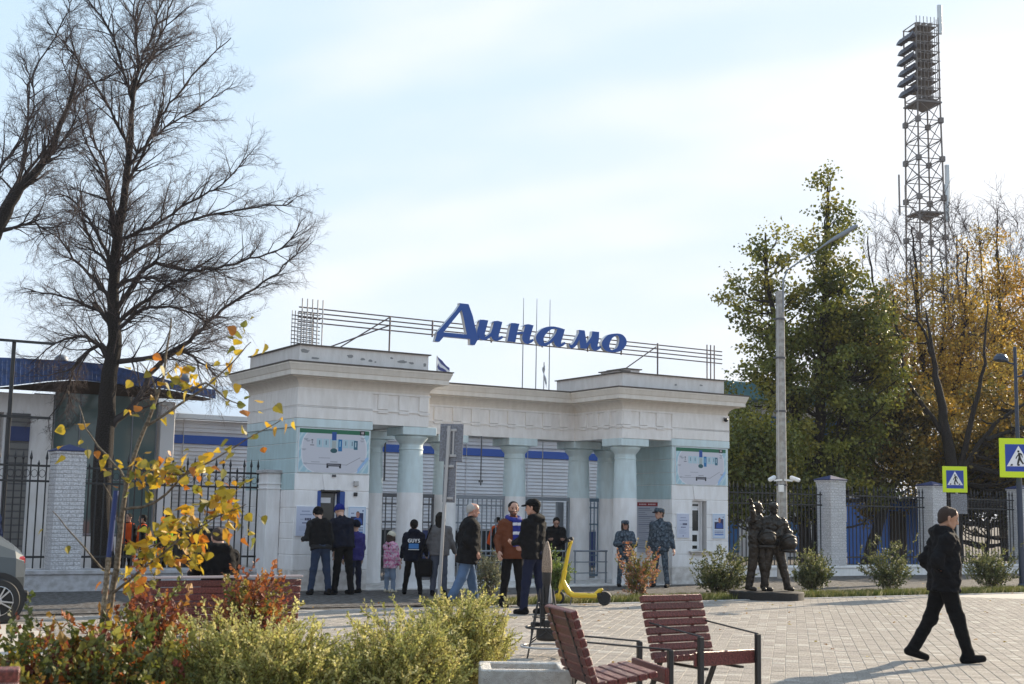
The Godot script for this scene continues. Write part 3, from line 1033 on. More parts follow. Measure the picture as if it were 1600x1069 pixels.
	slab(g, "hatch_cover", 8.70, 9.13, 5.20, 5.225, -1.65, -0.85, M.flashing)
	slab(g, "hatch_cover", 9.06, 9.6, 5.28, 5.305, -1.8, -1.0, M.flashing)
	# left window: blue reveals, dark glass, a white notice behind it
	var w := group_part(g, "window")
	slab(w, "reveal", 0.50, 0.575, 0.95, 2.04, -0.2, 0.012, M.blue_paint)
	slab(w, "reveal", 1.005, 1.115, 0.95, 2.04, -0.2, 0.012, M.blue_paint)
	slab(w, "lintel", 0.575, 1.005, 2.03, 2.07, -0.2, 0.02, M.iron_black)
	slab(w, "frame", 0.955, 0.985, 0.95, 2.0, -0.17, -0.12, M.white_paint)
	slab(w, "frame", 0.575, 1.005, 1.985, 2.01, -0.17, -0.12, M.steel_dark)
	slab(w, "pane", 0.575, 0.955, 0.95, 1.985, -0.16, -0.15, M.glass_dark)
	slab(w, "notice", 0.58, 0.86, 1.80, 1.91, -0.148, -0.14, M.sign_white)
	slab(w, "sill", 0.48, 1.13, 0.90, 0.95, -0.2, 0.07, M.wall_dirty, 0.01)
	# right window: a white casement of four panes, its right reveal plain
	var w2 := group_part(g, "window")
	slab(w2, "frame", 10.40, 10.69, 0.82, 2.02, -0.15, -0.10, M.white_paint)
	for e in [[1.90, 1.955], [1.86, 1.30], [1.20, 1.04], [0.94, 0.86]]:
		slab(w2, "pane", 10.425, 10.655 if e[0] > 1.25 else 10.62, minf(e[0], e[1]), maxf(e[0], e[1]), -0.11, -0.094, M.glass_dark)
	slab(w2, "notice", 10.435, 10.64, 1.80, 1.855, -0.093, -0.09, M.sign_white)
	slab(w2, "reveal", 10.69, 10.70, 0.82, 2.03, -0.2, -0.002, M.wall_white)
	slab(w2, "sill", 10.28, 11.0, 0.775, 0.82, -0.2, 0.10, M.wall_dirty, 0.01)
	slab(w2, "sill", 10.33, 10.95, 0.72, 0.774, -0.2, 0.06, M.wall_dirty, 0.01)
	# small fittings on the walls
	slab(g, "junction_box", 1.30, 1.40, 2.16, 2.27, 0.0, 0.07, M.galvanised, 0.01)
	slab(g, "intercom", 1.31, 1.39, 1.95, 2.03, 0.0, 0.05, M.iron_black, 0.01)
	slab(g, "vent_cover", 0.80, 0.88, 2.34, 2.39, 0.03, 0.06, M.steel_dark)
	var pipe := MB.new()
	pipe.rod(Vector3(3.08, 3.3, -2.2), Vector3(3.08, 2.35, -2.2), 0.022)
	pipe.rod(Vector3(5.6, 3.48, -2.1), Vector3(5.6, 2.3, -2.1), 0.016)
	pipe.b(Vector3(5.6, 2.4, -2.1), Vector3(0.09, 0.06, 0.06))
	put(g, "drain_pipe", pipe, M.steel_dark)
	# security cameras hang from the wall
	for c in [[11.40, 4.06, 0.06, "small dark security camera under the right end of the cornice"]]:
		var t := thing("security_camera", c[3], "camera", g.to_global(Vector3(c[0], c[1], c[2])), YAW)
		var mb := MB.new()
		mb.ball(Vector3(0, 0, 0.03), Vector3(0.055, 0.05, 0.055))
		put(t, "housing", mb, M.iron_black)
		var br := MB.new()
		br.b(Vector3(0, 0.05, 0.0), Vector3(0.06, 0.03, 0.08), 0.005)
		put(t, "bracket", br, M.galvanised)

func paint_board() -> ImageTexture:
	# the print on the route boards: a green strip, pale river shapes, coloured tiles, a ring road and a dark stand
	var w := 640
	var h := 360
	var im := Image.create(w, h, false, Image.FORMAT_RGB8)
	im.fill(Color(0.82, 0.82, 0.86))
	for y in h:
		for x in w:
			var e := pow(absf(x - w * 0.5) / (w * 0.47), 3.0) + pow(absf(y - h * 0.5) / (h * 0.55), 3.0)
			if e > 1.0:
				im.set_pixel(x, y, Color(0.66, 0.80, 0.86) if (x * 3 + y * 2) % 190 < 130 else Color(0.78, 0.87, 0.90))
			elif e > 0.90:
				im.set_pixel(x, y, Color(0.90, 0.90, 0.93))
			if x > w * 0.84 and y > h * 0.62 and absf((x - w * 0.9) * 1.0 + (y - h * 0.82) * 0.8) < 16:
				im.set_pixel(x, y, Color(0.62, 0.76, 0.92))
	im.fill_rect(Rect2i(0, 0, w, 36), Color(0.08, 0.42, 0.30))
	im.fill_rect(Rect2i(552, 0, 48, 38), Color(0.08, 0.09, 0.10))
	im.fill_rect(Rect2i(566, 9, 22, 18), Color(0.8, 0.8, 0.82))
	im.fill_rect(Rect2i(572, 13, 10, 8), Color(0.7, 0.35, 0.36))
	for k in 6:
		im.fill_rect(Rect2i(156 + k * 60, 80, 52, 72), Color(0.70, 0.81, 0.86))
		im.fill_rect(Rect2i(178 + k * 60, 94, 9, 36), Color(0.42, 0.50, 0.58))
	im.fill_rect(Rect2i(108, 88, 16, 12), Color(0.4, 0.42, 0.46))
	im.fill_rect(Rect2i(112, 104, 8, 20), Color(0.45, 0.46, 0.5))
	im.fill_rect(Rect2i(98, 132, 36, 8), Color(0.5, 0.5, 0.54))
	im.fill_rect(Rect2i(294, 20, 42, 70), Color(0.06, 0.30, 0.62))
	im.fill_rect(Rect2i(296, 96, 38, 62), Color(0.68, 0.72, 0.72))
	im.fill_rect(Rect2i(354, 80, 36, 100), Color(0.08, 0.46, 0.70))
	im.fill_rect(Rect2i(366, 96, 8, 46), Color(0.7, 0.85, 0.92))
	im.fill_rect(Rect2i(498, 86, 36, 76), Color(0.20, 0.42, 0.52))
	im.fill_rect(Rect2i(510, 100, 10, 40), Color(0.75, 0.82, 0.86))
	for y in 40:
		for x in 64:
			if pow((x - 32) / 32.0, 2) + pow((y - 20) / 20.0, 2) < 1.0:
				im.set_pixel(282 + x, 156 + y, Color(0.12, 0.34, 0.38))
	for k in 26:
		im.fill_rect(Rect2i(180 + k * 4, 236, 2, 7), Color(0.55, 0.55, 0.6))
		im.fill_rect(Rect2i(112 + k * 3, 272, 2, 6), Color(0.58, 0.58, 0.62))
	im.fill_rect(Rect2i(80, 290, 350, 4), Color(0.56, 0.56, 0.6))
	for k in 130:
		im.fill_rect(Rect2i(430 + k, 292 - int(k * 0.52), 3, 4), Color(0.56, 0.56, 0.6))
	im.fill_rect(Rect2i(252, 284, 134, 24), Color(0.12, 0.12, 0.18))
	im.fill_rect(Rect2i(252, 284, 18, 38), Color(0.10, 0.10, 0.16))
	im.fill_rect(Rect2i(368, 284, 18, 38), Color(0.10, 0.10, 0.16))
	for k in 22:
		im.fill_rect(Rect2i(264 + k * 5, 292, 3, 8), Color(0.72, 0.72, 0.76))
		im.fill_rect(Rect2i(286 + k * 3, 266, 2, 8), Color(0.5, 0.5, 0.55))
	for e in [[40, 84], [60, 96], [556, 82], [566, 250], [40, 286], [560, 60], [24, 170]]:
		im.fill_rect(Rect2i(e[0], e[1], 40, 4), Color(0.5, 0.52, 0.58))
		im.fill_rect(Rect2i(e[0] + 6, e[1] + 8, 26, 4), Color(0.55, 0.56, 0.62))
	return ImageTexture.create_from_image(im)

func paint_notice() -> ImageTexture:
	var im := Image.create(160, 240, false, Image.FORMAT_RGB8)
	im.fill(Color(0.80, 0.82, 0.90))
	for k in 9:
		im.fill_rect(Rect2i(46 + k * 8, 34, 6, 9), Color(0.52, 0.56, 0.68))
	for k in 13:
		im.fill_rect(Rect2i(32 + k * 8, 62, 6, 9), Color(0.52, 0.56, 0.68))
	im.fill_rect(Rect2i(34, 102, 30, 5), Color(0.6, 0.63, 0.72))
	for k in 4:
		im.fill_rect(Rect2i(74 + k * 15, 94, 12, 20), Color(0.10, 0.11, 0.30))
	for k in 7:
		im.fill_rect(Rect2i(52 + k * 9, 130, 7, 9), Color(0.14, 0.15, 0.36))
	for k in 5:
		im.fill_rect(Rect2i(24, 160 + k * 9, 104 - (k % 3) * 14, 3), Color(0.66, 0.69, 0.78))
	im.fill_rect(Rect2i(74, 216, 12, 12), Color(0.30, 0.32, 0.52))
	return ImageTexture.create_from_image(im)

func paint_portrait() -> ImageTexture:
	# a printed poster: a nobody in a blue shirt with folded arms over a dark blue field
	var w := 160
	var h := 256
	var im := Image.create(w, h, false, Image.FORMAT_RGB8)
	im.fill(Color(0.72, 0.80, 0.90))
	im.fill_rect(Rect2i(10, 10, 140, 236), Color(0.82, 0.86, 0.93))
	im.fill_rect(Rect2i(22, 84, 116, 74), Color(0.08, 0.12, 0.30))
	im.fill_rect(Rect2i(100, 52, 38, 60), Color(0.10, 0.14, 0.34))
	for y in h:
		for x in w:
			var p := Vector2(x, y)
			if pow((x - 86) / 44.0, 2) + pow((y - 132) / 44.0, 2) < 1.0 and y < 150:
				im.set_pixel(x, y, Color(0.12, 0.30, 0.62))
			if pow((x - 86) / 17.0, 2) + pow((y - 62) / 25.0, 2) < 1.0:
				im.set_pixel(x, y, Color(0.68, 0.48, 0.42) if y > 46 else Color(0.16, 0.13, 0.13))
	im.fill_rect(Rect2i(76, 82, 20, 14), Color(0.64, 0.45, 0.39))
	for k in 3:
		im.fill_rect(Rect2i(26 + k * 10, 50, 6, 12), Color(0.34, 0.40, 0.55))
	im.fill_rect(Rect2i(128, 26, 12, 14), Color(0.35, 0.45, 0.62))
	for k in 9:
		im.fill_rect(Rect2i(22 + k * 13, 176, 10, 8), Color(0.22, 0.26, 0.44))
		im.fill_rect(Rect2i(22 + k * 13, 194, 11, 9), Color(0.14, 0.20, 0.44))
	im.fill_rect(Rect2i(22, 212, 116, 12), Color(0.22, 0.42, 0.74))
	return ImageTexture.create_from_image(im)

func paint_rules() -> ImageTexture:
	var im := Image.create(160, 280, false, Image.FORMAT_RGB8)
	im.fill(Color(0.76, 0.77, 0.82))
	im.fill_rect(Rect2i(0, 0, 160, 22), Color(0.60, 0.10, 0.14))
	for k in 11:
		if k != 5:
			im.fill_rect(Rect2i(14 + k * 12, 8, 9, 7), Color(0.90, 0.80, 0.82))
	var r := RandomNumberGenerator.new()
	r.seed = 4
	for k in 21:
		im.fill_rect(Rect2i(10, 34 + k * 11, 50 + r.randi_range(0, 88), 3 if k % 4 else 5), Color(0.52, 0.54, 0.62))
	return ImageTexture.create_from_image(im)

func printed(t: Texture2D) -> StandardMaterial3D:
	var m := StandardMaterial3D.new()
	m.albedo_texture = t
	m.albedo_color = Color(0.93, 0.93, 0.93)
	m.roughness = 0.45
	return m

func board(called: String, label: String, cat: String, u: float, y: float, v: float, w: float, h: float, yaw: float, m: Material, edge: Material, group := "") -> Node3D:
	var t := thing(called, label, cat, G(u, y, v), YAW + yaw, group)
	var b := MB.new()
	b.b(Vector3(0, 0, 0.012), Vector3(w, h, 0.02), 0.003)
	put(t, "panel", b, edge)
	var f := MB.new()
	f.quad(Vector3(-w / 2 + 0.012, -h / 2 + 0.012, 0.0255), Vector3(w / 2 - 0.012, -h / 2 + 0.012, 0.0255), Vector3(w / 2 - 0.012, h / 2 - 0.012, 0.0255), Vector3(-w / 2 + 0.012, h / 2 - 0.012, 0.0255), Vector3.BACK)
	put(t, "print", f, m)
	return t

func boards() -> void:
	var map_print := printed(paint_board())
	var info := printed(paint_notice())
	var face := printed(paint_portrait())
	var rules := printed(paint_rules())
	board("route_board", "wide printed map board with green top strip on the left booth", "map board", 0.835, 2.875, 0.0, 1.60, 0.92, 0, map_print, M.sign_white, "map boards on the booths")
	board("route_board", "wide printed map board with green top strip on the right booth", "map board", 10.655, 2.875, 0.0, 1.60, 0.92, 0, map_print, M.sign_white, "map boards on the booths")
	board("ticket_notice", "pale printed notice left of the blue framed booth window", "notice", 0.245, 1.42, 0.0, 0.42, 0.62, 0, info, M.sign_white, "notices beside the booth windows")
	board("ticket_notice", "pale printed notice left of the white casement of the right booth", "notice", 10.09, 1.42, 0.0, 0.40, 0.60, 0, info, M.sign_white, "notices beside the booth windows")
	board("portrait_poster", "poster of a person in a blue shirt behind the blue hatted visitor", "poster", 1.40, 1.42, 0.0, 0.42, 0.64, 0, face, M.sign_white, "portrait posters on the booths")
	board("portrait_poster", "poster of a person in a blue shirt right of the white casement window", "poster", 11.22, 1.42, 0.0, 0.42, 0.62, 0, face, M.sign_white, "portrait posters on the booths")
	board("rules_board", "tall white notice board with a red header inside the right porch", "notice board", 9.77, 1.36, 0.96, 0.86, 1.26, -90, rules, M.sign_white)

func gate_leaf(label: String, u0: float, u1: float, v: float, step: float, m: Material, panel := false) -> Node3D:
	var t := thing("iron_gate", label, "gate", G(u0, 0, v), YAW, "iron gates between the columns")
	var w := u1 - u0
	var f := MB.new()
	f.b(Vector3(w / 2, 2.02, 0), Vector3(w, 0.09, 0.07), 0.006)
	f.b(Vector3(0.025, 1.02, 0), Vector3(0.05, 1.92, 0.05), 0.004)
	f.b(Vector3(w - 0.025, 1.02, 0), Vector3(0.05, 1.92, 0.05), 0.004)
	f.b(Vector3(w / 2, 0.12, 0), Vector3(w - 0.1, 0.05, 0.04), 0.004)
	put(t, "frame", f, m)
	for y in [1.82, 1.40, 0.62]:
		var r := MB.new()
		r.b(Vector3(w / 2, y, 0.0), Vector3(w - 0.1, 0.035, 0.022))
		put(t, "crossrail", r, m)
	var bm := MB.new()
	bm.b(Vector3(0, 1.05, 0.014), Vector3(0.022, 1.86, 0.022))
	var bmesh := bm.mesh()
	var n := int((w - 0.1) / step)
	for k in n:
		var o := put(t, "bar", bmesh, m)
		o.position.x = 0.05 + (k + 0.5) * (w - 0.1) / n
	if panel:
		var p := MB.new()
		p.b(Vector3(w / 2 - 0.06, 0.95, -0.03), Vector3(w * 0.45, 0.62, 0.012))
		put(t, "blue_panel", p, M.panel_blue)
	return t

func gates() -> void:
	gate_leaf("narrow grey barred gate behind the pink jacketed child", 1.72, 2.58, 2.45, 0.15, M.steel_dark, true)
	gate_leaf("grey barred gate partly hidden by the front left column", 3.12, 4.52, 2.45, 0.16, M.steel_dark)
	gate_leaf("wide grey barred gate behind the grey haired man", 5.07, 6.49, 2.45, 0.12, M.steel_grey)
	gate_leaf("closely barred blue grey gate left of the two guards", 8.95, 9.38, 2.45, 0.085, M.gate_blue)
	# an opening with a lintel and a steel door standing open
	var t := thing("open_doorway", "open steel doorway behind the seated guard", "doorway", G(7.04, 0, 2.45), YAW)
	var f := MB.new()
	f.b(Vector3(0.68, 2.02, 0), Vector3(1.36, 0.09, 0.08), 0.006)
	f.b(Vector3(0.03, 1.0, 0), Vector3(0.06, 1.94, 0.08), 0.006)
	f.b(Vector3(1.33, 1.0, 0), Vector3(0.06, 1.94, 0.08), 0.006)
	put(t, "frame", f, M.steel_grey)
	var d := MB.new()
	d.box(at3(Vector3(1.14, 1.0, -0.1), 0, 38, 0), Vector3(0.5, 1.9, 0.05), 0.005)
	put(t, "door", d, M.steel_grey)
	# crowd rails before the gates
	for e in [[4.35, 5.65, "grey pipe crowd rail beside the brown jacketed man"], [6.1, 7.35, "grey pipe crowd rail behind the yellow scooter"], [7.55, 8.45, "grey pipe crowd rail in front of the closely barred gate"]]:
		var c := thing("crowd_rail", e[2], "railing", G(e[0], 0, 0.9), YAW, "crowd rails before the gates")
		var w: float = e[1] - e[0]
		for y in [0.78, 0.52, 0.26]:
			var q := MB.new()
			q.rod(Vector3(-0.04, y, 0), Vector3(w + 0.04, y, 0), 0.022 if y > 0.7 else 0.014)
			put(c, "rail", q, M.steel_grey)
		for x in [0.0, w]:
			var p := MB.new()
			p.rod(Vector3(x, 0, 0), Vector3(x, 0.78, 0), 0.022)
			put(c, "post", p, M.steel_grey)

# ---------- the roof sign ----------

func ribbon(pts: Array, steps := 10) -> PackedVector2Array:
	# a pen stroke: each point is [x, y, half width across, angle of the nib in degrees]
	var l := PackedVector2Array()
	var r := PackedVector2Array()
	for p in pts:
		var d: Vector2 = Vector2(cos(deg_to_rad(p[3])), sin(deg_to_rad(p[3]))) * (p[2] * 1.22 + 0.006)
		l.append(Vector2(p[0], p[1]) + d)
		r.append(Vector2(p[0], p[1]) - d)
	r.reverse()
	l.append_array(r)
	return l

func smooth_pts(pts: Array, per := 6) -> Array:
	var o := []
	for k in pts.size() - 1:
		var p0: Array = pts[maxi(k - 1, 0)]
		var p1: Array = pts[k]
		var p2: Array = pts[k + 1]
		var p3: Array = pts[mini(k + 2, pts.size() - 1)]
		for j in per:
			var t := float(j) / per
			var q := []
			for c in 4:
				q.append(cubic_interpolate(p1[c], p2[c], p0[c], p3[c], t))
			o.append(q)
	o.append(pts[pts.size() - 1])
	return o

func letter_shape(strokes: Array) -> Array:
	# unites the strokes into outlines
	var polys := []
	for s in strokes:
		var q: PackedVector2Array = s
		if Geometry2D.is_polygon_clockwise(q):
			q.reverse()
		polys.append(q)
	return polys

func sign_letter(parent: Node3D, strokes: Array, at: Vector3, scale: Vector2) -> void:
	# the strokes are united as solids, so that the face is one piece
	var comb := CSGCombiner3D.new()
	comb.name = "letter_form"
	parent.add_child(comb)
	for s in strokes:
		var c := CSGPolygon3D.new()
		c.name = "stroke"
		var q := PackedVector2Array()
		for p in s:
			q.append(p * scale)
		if Geometry2D.is_polygon_clockwise(q):
			q.reverse()
		c.polygon = q
		c.depth = 0.11
		comb.add_child(c)
	await get_tree().process_frame
	await get_tree().process_frame
	var m: ArrayMesh = comb.bake_static_mesh()
	parent.remove_child(comb)
	comb.free()
	# split the flat front from the pale returns
	var front := MB.new()
	var side := MB.new()
	for si in m.get_surface_count():
		var a := m.surface_get_arrays(si)
		var v: PackedVector3Array = a[Mesh.ARRAY_VERTEX]
		var ix = a[Mesh.ARRAY_INDEX]
		var cnt: int = ix.size() if ix != null else v.size()
		for k in range(0, cnt, 3):
			var p0 := v[ix[k] if ix != null else k]
			var p1 := v[ix[k + 1] if ix != null else k + 1]
			var p2 := v[ix[k + 2] if ix != null else k + 2]
			var nn := (p2 - p0).cross(p1 - p0).normalized()
			if nn.length_squared() < 0.5:
				continue
			if nn.z > 0.9:
				front.tri(p0, p1, p2, nn)
			else:
				side.tri(p0, p1, p2, nn)
	var o := put(parent, "letter", front, M.letter_blue)
	o.position = at
	put(o, "letter_return", side, M.letter_edge)

func roof_sign() -> void:
	var t := thing("roof_sign", "blue cursive channel letters on a pipe frame over the gate roof", "sign", G(0, 0, 0.55), YAW)
	var ys := [5.93, 5.83, 5.73, 5.62]
	for y in ys:
		var q := MB.new()
		q.rod(Vector3(0.16, y, 0), Vector3(11.82, y - 0.05, 0), 0.016)
		put(t, "rail", q, M.rust_pipe)
	for x in [2.3, 3.36, 4.9, 6.3, 7.6, 8.6, 9.72]:
		var p := MB.new()
		var b := 5.08 if x < 3.0 or x > 8.7 else 5.55
		p.rod(Vector3(x, b, 0.02), Vector3(x, 5.93, 0.02), 0.02)
		put(t, "post", p, M.rust_pipe)
	for e in [[2.3, 5.9, 1.3, 5.08], [2.3, 5.72, 0.9, 5.08], [9.72, 5.85, 9.1, 5.08]]:
		var p := MB.new()
		p.rod(Vector3(e[0], e[1], -0.02), Vector3(e[2], e[3], -1.1), 0.015)
		put(t, "brace", p, M.rust_pipe)
	for x in [11.3, 11.42, 11.54]:
		var p := MB.new()
		p.rod(Vector3(x, 5.08, 0.03), Vector3(x, 6.02, 0.03), 0.016)
		put(t, "upright", p, M.rust_pipe)
	for k in 5:
		var p := MB.new()
		p.rod(Vector3(0.22 + k * 0.118, 5.08, 0.03), Vector3(0.22 + k * 0.118, 6.12, 0.03), 0.015)
		put(t, "upright", p, M.galvanised)
	# the folded lattice at the left end: short bars back from the frame
	for k in 9:
		var p := MB.new()
		p.rod(Vector3(0.14, 5.12 + k * 0.085, -0.02), Vector3(0.66, 5.11 + k * 0.085, -0.02), 0.012)
		p.rod(Vector3(0.14, 5.12 + k * 0.085, -0.35), Vector3(0.66, 5.11 + k * 0.085, -0.35), 0.012)
		put(t, "lattice_bar", p, M.steel_dark if k % 3 else M.galvanised)
	for k in 8:
		var p := MB.new()
		p.rod(Vector3(0.15 + k * 0.07, 5.08, -0.35), Vector3(0.15 + k * 0.07, 5.9, -0.35), 0.010)
		put(t, "lattice_bar", p, M.rust_pipe if k % 2 else M.galvanised)
	# letters; strokes in units of the small letters' height
	var n := 24.0
	var L := []
	# capital D in its Cyrillic form
	L.append([[[ribbon([[-0.05, 0.05, 0.085, 5], [0.60, 1.28, 0.07, 5], [0.80, 1.68, 0.09, 0]])],
		[ribbon([[0.80, 1.68, 0.13, 0], [0.95, 1.1, 0.14, 0], [1.12, 0.10, 0.15, 0]])],
		[ribbon([[-0.12, 0.03, 0.085, 90], [1.38, 0.03, 0.085, 90]])],
		[PackedVector2Array([Vector2(-0.12, 0.1), Vector2(-0.20, -0.36), Vector2(-0.04, -0.36), Vector2(0.16, 0.0), Vector2(0.16, 0.1)])],
		[PackedVector2Array([Vector2(1.04, 0.1), Vector2(1.05, -0.36), Vector2(1.22, -0.36), Vector2(1.38, 0.08), Vector2(1.38, 0.1)])]], 1.45])
	# the letter like a joined u
	var i1 := ribbon(smooth_pts([[0.02, 0.84, 0.03, 60], [0.14, 0.93, 0.05, 40], [0.25, 0.93, 0.10, 10]]))
	L.append([[[i1], [ribbon(smooth_pts([[0.26, 0.97, 0.12, 0], [0.20, 0.60, 0.12, 0], [0.15, 0.25, 0.115, 0], [0.24, 0.04, 0.09, 40], [0.40, 0.10, 0.055, 110], [0.62, 0.42, 0.04, 130]]))],
		[ribbon(smooth_pts([[0.78, 0.97, 0.12, 0], [0.72, 0.6, 0.12, 0], [0.66, 0.25, 0.115, 0], [0.72, 0.05, 0.085, 40], [0.86, 0.12, 0.05, 110], [0.96, 0.22, 0.03, 130]]))],
		[ribbon(smooth_pts([[0.56, 0.88, 0.03, 60], [0.68, 0.95, 0.05, 40], [0.78, 0.94, 0.09, 10]]))]], 1.12])
	# the letter like a small capital H
	L.append([[[i1], [ribbon(smooth_pts([[0.26, 0.97, 0.12, 0], [0.20, 0.60, 0.12, 0], [0.12, 0.0, 0.12, 0]]))],
		[ribbon(smooth_pts([[0.18, 0.40, 0.045, 90], [0.45, 0.50, 0.045, 90], [0.72, 0.52, 0.045, 90]]))],
		[ribbon(smooth_pts([[0.56, 0.88, 0.03, 60], [0.68, 0.95, 0.05, 40], [0.80, 0.94, 0.09, 10]]))],
		[ribbon(smooth_pts([[0.80, 0.97, 0.12, 0], [0.73, 0.6, 0.12, 0], [0.67, 0.25, 0.115, 0], [0.72, 0.05, 0.085, 40], [0.86, 0.12, 0.05, 110], [0.95, 0.22, 0.03, 130]]))]], 1.10])
	# a
	L.append([[[ribbon(smooth_pts([[0.98, 0.90, 0.04, 80], [0.62, 0.96, 0.045, 90], [0.30, 0.78, 0.10, 150], [0.10, 0.40, 0.12, 180], [0.16, 0.08, 0.10, 220], [0.34, 0.05, 0.06, 270], [0.58, 0.30, 0.05, 300], [0.78, 0.70, 0.04, 310]]))],
		[ribbon(smooth_pts([[0.92, 0.94, 0.115, 0], [0.85, 0.6, 0.12, 0], [0.78, 0.25, 0.115, 0], [0.84, 0.05, 0.085, 40], [0.98, 0.12, 0.05, 110], [1.08, 0.24, 0.03, 130]]))]], 1.16])
	# m in its Cyrillic form
	L.append([[[ribbon(smooth_pts([[-0.02, 0.12, 0.05, 100], [0.08, 0.06, 0.07, 90], [0.20, 0.18, 0.06, 130], [0.36, 0.60, 0.05, 160], [0.50, 0.99, 0.06, 180]]))],
		[ribbon([[0.48, 0.99, 0.09, 0], [0.52, 0.5, 0.11, 0], [0.56, 0.02, 0.10, 0]])],
		[ribbon([[0.60, 0.02, 0.06, 0], [0.86, 0.55, 0.045, 0], [1.06, 0.99, 0.06, 0]])],
		[ribbon(smooth_pts([[1.04, 0.99, 0.11, 0], [1.02, 0.6, 0.12, 0], [0.98, 0.25, 0.115, 0], [1.04, 0.05, 0.085, 40], [1.16, 0.12, 0.05, 110], [1.25, 0.22, 0.03, 130]]))]], 1.36])
	# o, in two halves
	L.append([[[ribbon(smooth_pts([[0.60, 0.97, 0.035, 90], [0.30, 0.80, 0.09, 140], [0.13, 0.42, 0.125, 180], [0.20, 0.12, 0.09, 220], [0.40, 0.02, 0.04, 270]]))],
		[ribbon(smooth_pts([[0.38, 0.02, 0.04, 90], [0.68, 0.18, 0.09, 130], [0.84, 0.58, 0.125, 180], [0.76, 0.88, 0.09, 220], [0.58, 0.97, 0.035, 270]]))]], 1.0])
	var xs := [3.50, 4.43, 5.27, 6.07, 6.98, 7.94]
	var sc := 0.42
	for k in 6:
		var strokes := []
		for s in L[k][0]:
			strokes.append(s[0])
		var x: float = xs[k]
		await sign_letter(t, strokes, Vector3(x, 5.60 - (x - 3.6) * 0.004, 0.16), Vector2(0.726, 0.455))
	# thin masts and flags behind the roof
	for e in [[5.36, 6.66, "leftmost of the three thin aerial masts behind the sign"], [5.76, 6.68, "middle one of the three thin aerial masts behind the sign"], [6.16, 6.70, "rightmost of the three thin aerial masts behind the sign"]]:
		var a := thing("aerial_mast", e[2], "mast", G(e[0] + 1.68, 0, 2.6), YAW, "thin aerial masts")
		var q := MB.new()
		q.tube([Vector3(0, 4.65, 0), Vector3(0, 6.2, 0), Vector3(0, e[1] + 0.42, 0)], [0.014, 0.012, 0.007], 5)
		put(a, "mast", q, M.steel_grey)
		var bb := MB.new()
		bb.b(Vector3(0, 4.70, 0), Vector3(0.1, 0.04, 0.1))
		put(a, "base", bb, M.steel_dark)
	flag("blue and white flag on a short pole behind the left attic", G(5.02, 0, 3.4), 4.6, 5.52, true)
	flag("pale flag on a short pole behind the middle of the gate", G(8.32, 0, 3.6), 4.6, 5.62, false)

func flag(label: String, at: Vector3, y0: float, y1: float, dark: bool) -> void:
	var t := thing("flag", label, "flag", at, YAW)
	var p := MB.new()
	p.rod(Vector3(0, 0, 0), Vector3(0, y1, 0), 0.014)
	put(t, "pole", p, M.galvanised)
	for band in 5:
		var q := MB.new()
		for k in 6:
			for e in 1:
				var x0 := k * 0.055
				var x1 := (k + 1) * 0.055
				var f := func(x: float, b: float) -> Vector3:
					return Vector3(x * (1.0 if dark else -0.2 + b * 0.12) + 0.01, y1 - 0.02 - b * 0.085 - x * 0.75 - 0.02 * sin(x * 25.0), 0.045 * sin(x * 22.0 + b))
				q.quad(f.call(x0, band + 1.0), f.call(x1, band + 1.0), f.call(x1, band), f.call(x0, band), Vector3(0.2, 0.1, 1).normalized())
		put(t, "flag_stripe", q, (M.flag_blue if band % 2 == 0 else M.flag_white) if dark else M.flag_white)

# ---------- fences ----------

func fence_pillar(label: String, u: float, v: float, y0: float, y1: float, w: float) -> void:
	var t := thing("fence_pillar", label, "pillar", G(u, 0, v), YAW, "white brick fence pillars")
	var core := MB.new()
	core.b(Vector3(0, (y0 + y1) / 2 - 0.01, 0), Vector3(w - 0.03, y1 - y0 - 0.02, w - 0.03))
	put(t, "mortar", core, M.mortar)
	# bricks laid in courses, corners turned from course to course
	var ch := 0.077
	var n := int((y1 - y0 - 0.06) / ch)
	ch = (y1 - y0 - 0.06) / n
	var ms := []
	for k in 2:
		var l := MB.new()
		l.b(Vector3.ZERO, Vector3(w * 0.5 - 0.007, ch - 0.010, 0.06), 0.005)
		ms.append(l.mesh())
	var hd := MB.new()
	hd.b(Vector3.ZERO, Vector3(w * 0.25 - 0.007, ch - 0.010, 0.06), 0.005)
	var half := hd.mesh()
	for c in n:
		var y := y0 + (c + 0.5) * ch
		for side in 4:
			if side == 2:
				continue   # the side towards the yard is plain
			var ang := side * 90.0
			var bz := Basis(Vector3.UP, deg_to_rad(ang))
			var row := [[-0.25, 0], [0.25, 0]] if (c + side) % 2 == 0 else [[-0.375, 1], [0.0, 0], [0.375, 1]]
			for e in row:
				var o := put(t, "brick", half if e[1] else ms[0], M.brick_white if rng.randf() < 0.7 else M.brick_white_b)
				var inset := 0.0 if (c + side) % 2 == 0 else 0.0006
				o.transform = Transform3D(bz, bz * Vector3(e[0] * w, 0, w / 2 - 0.031 + rng.randf_range(-0.002, 0.002) - inset) + Vector3(0, y, 0))
	var cap := MB.new()
	cap.b(Vector3(0, y1 - 0.03, 0), Vector3(w + 0.05, 0.05, w + 0.05), 0.006)
	put(t, "coping", cap, M.brick_white)
	var rf := MB.new()
	var a := w / 2 + 0.05
	var z0 := y1 - 0.004
	rf.b(Vector3(0, z0 + 0.01, 0), Vector3(a * 2, 0.02, a * 2))
	for k in 4:
		var b := Basis(Vector3.UP, PI / 2 * k)
		rf.tri(b * Vector3(-a, z0 + 0.021, a), b * Vector3(a, z0 + 0.021, a), Vector3(0, z0 + 0.15, 0), (b * Vector3(0, 1, 0.5)).normalized())
	put(t, "cap", rf, M.cap_navy)

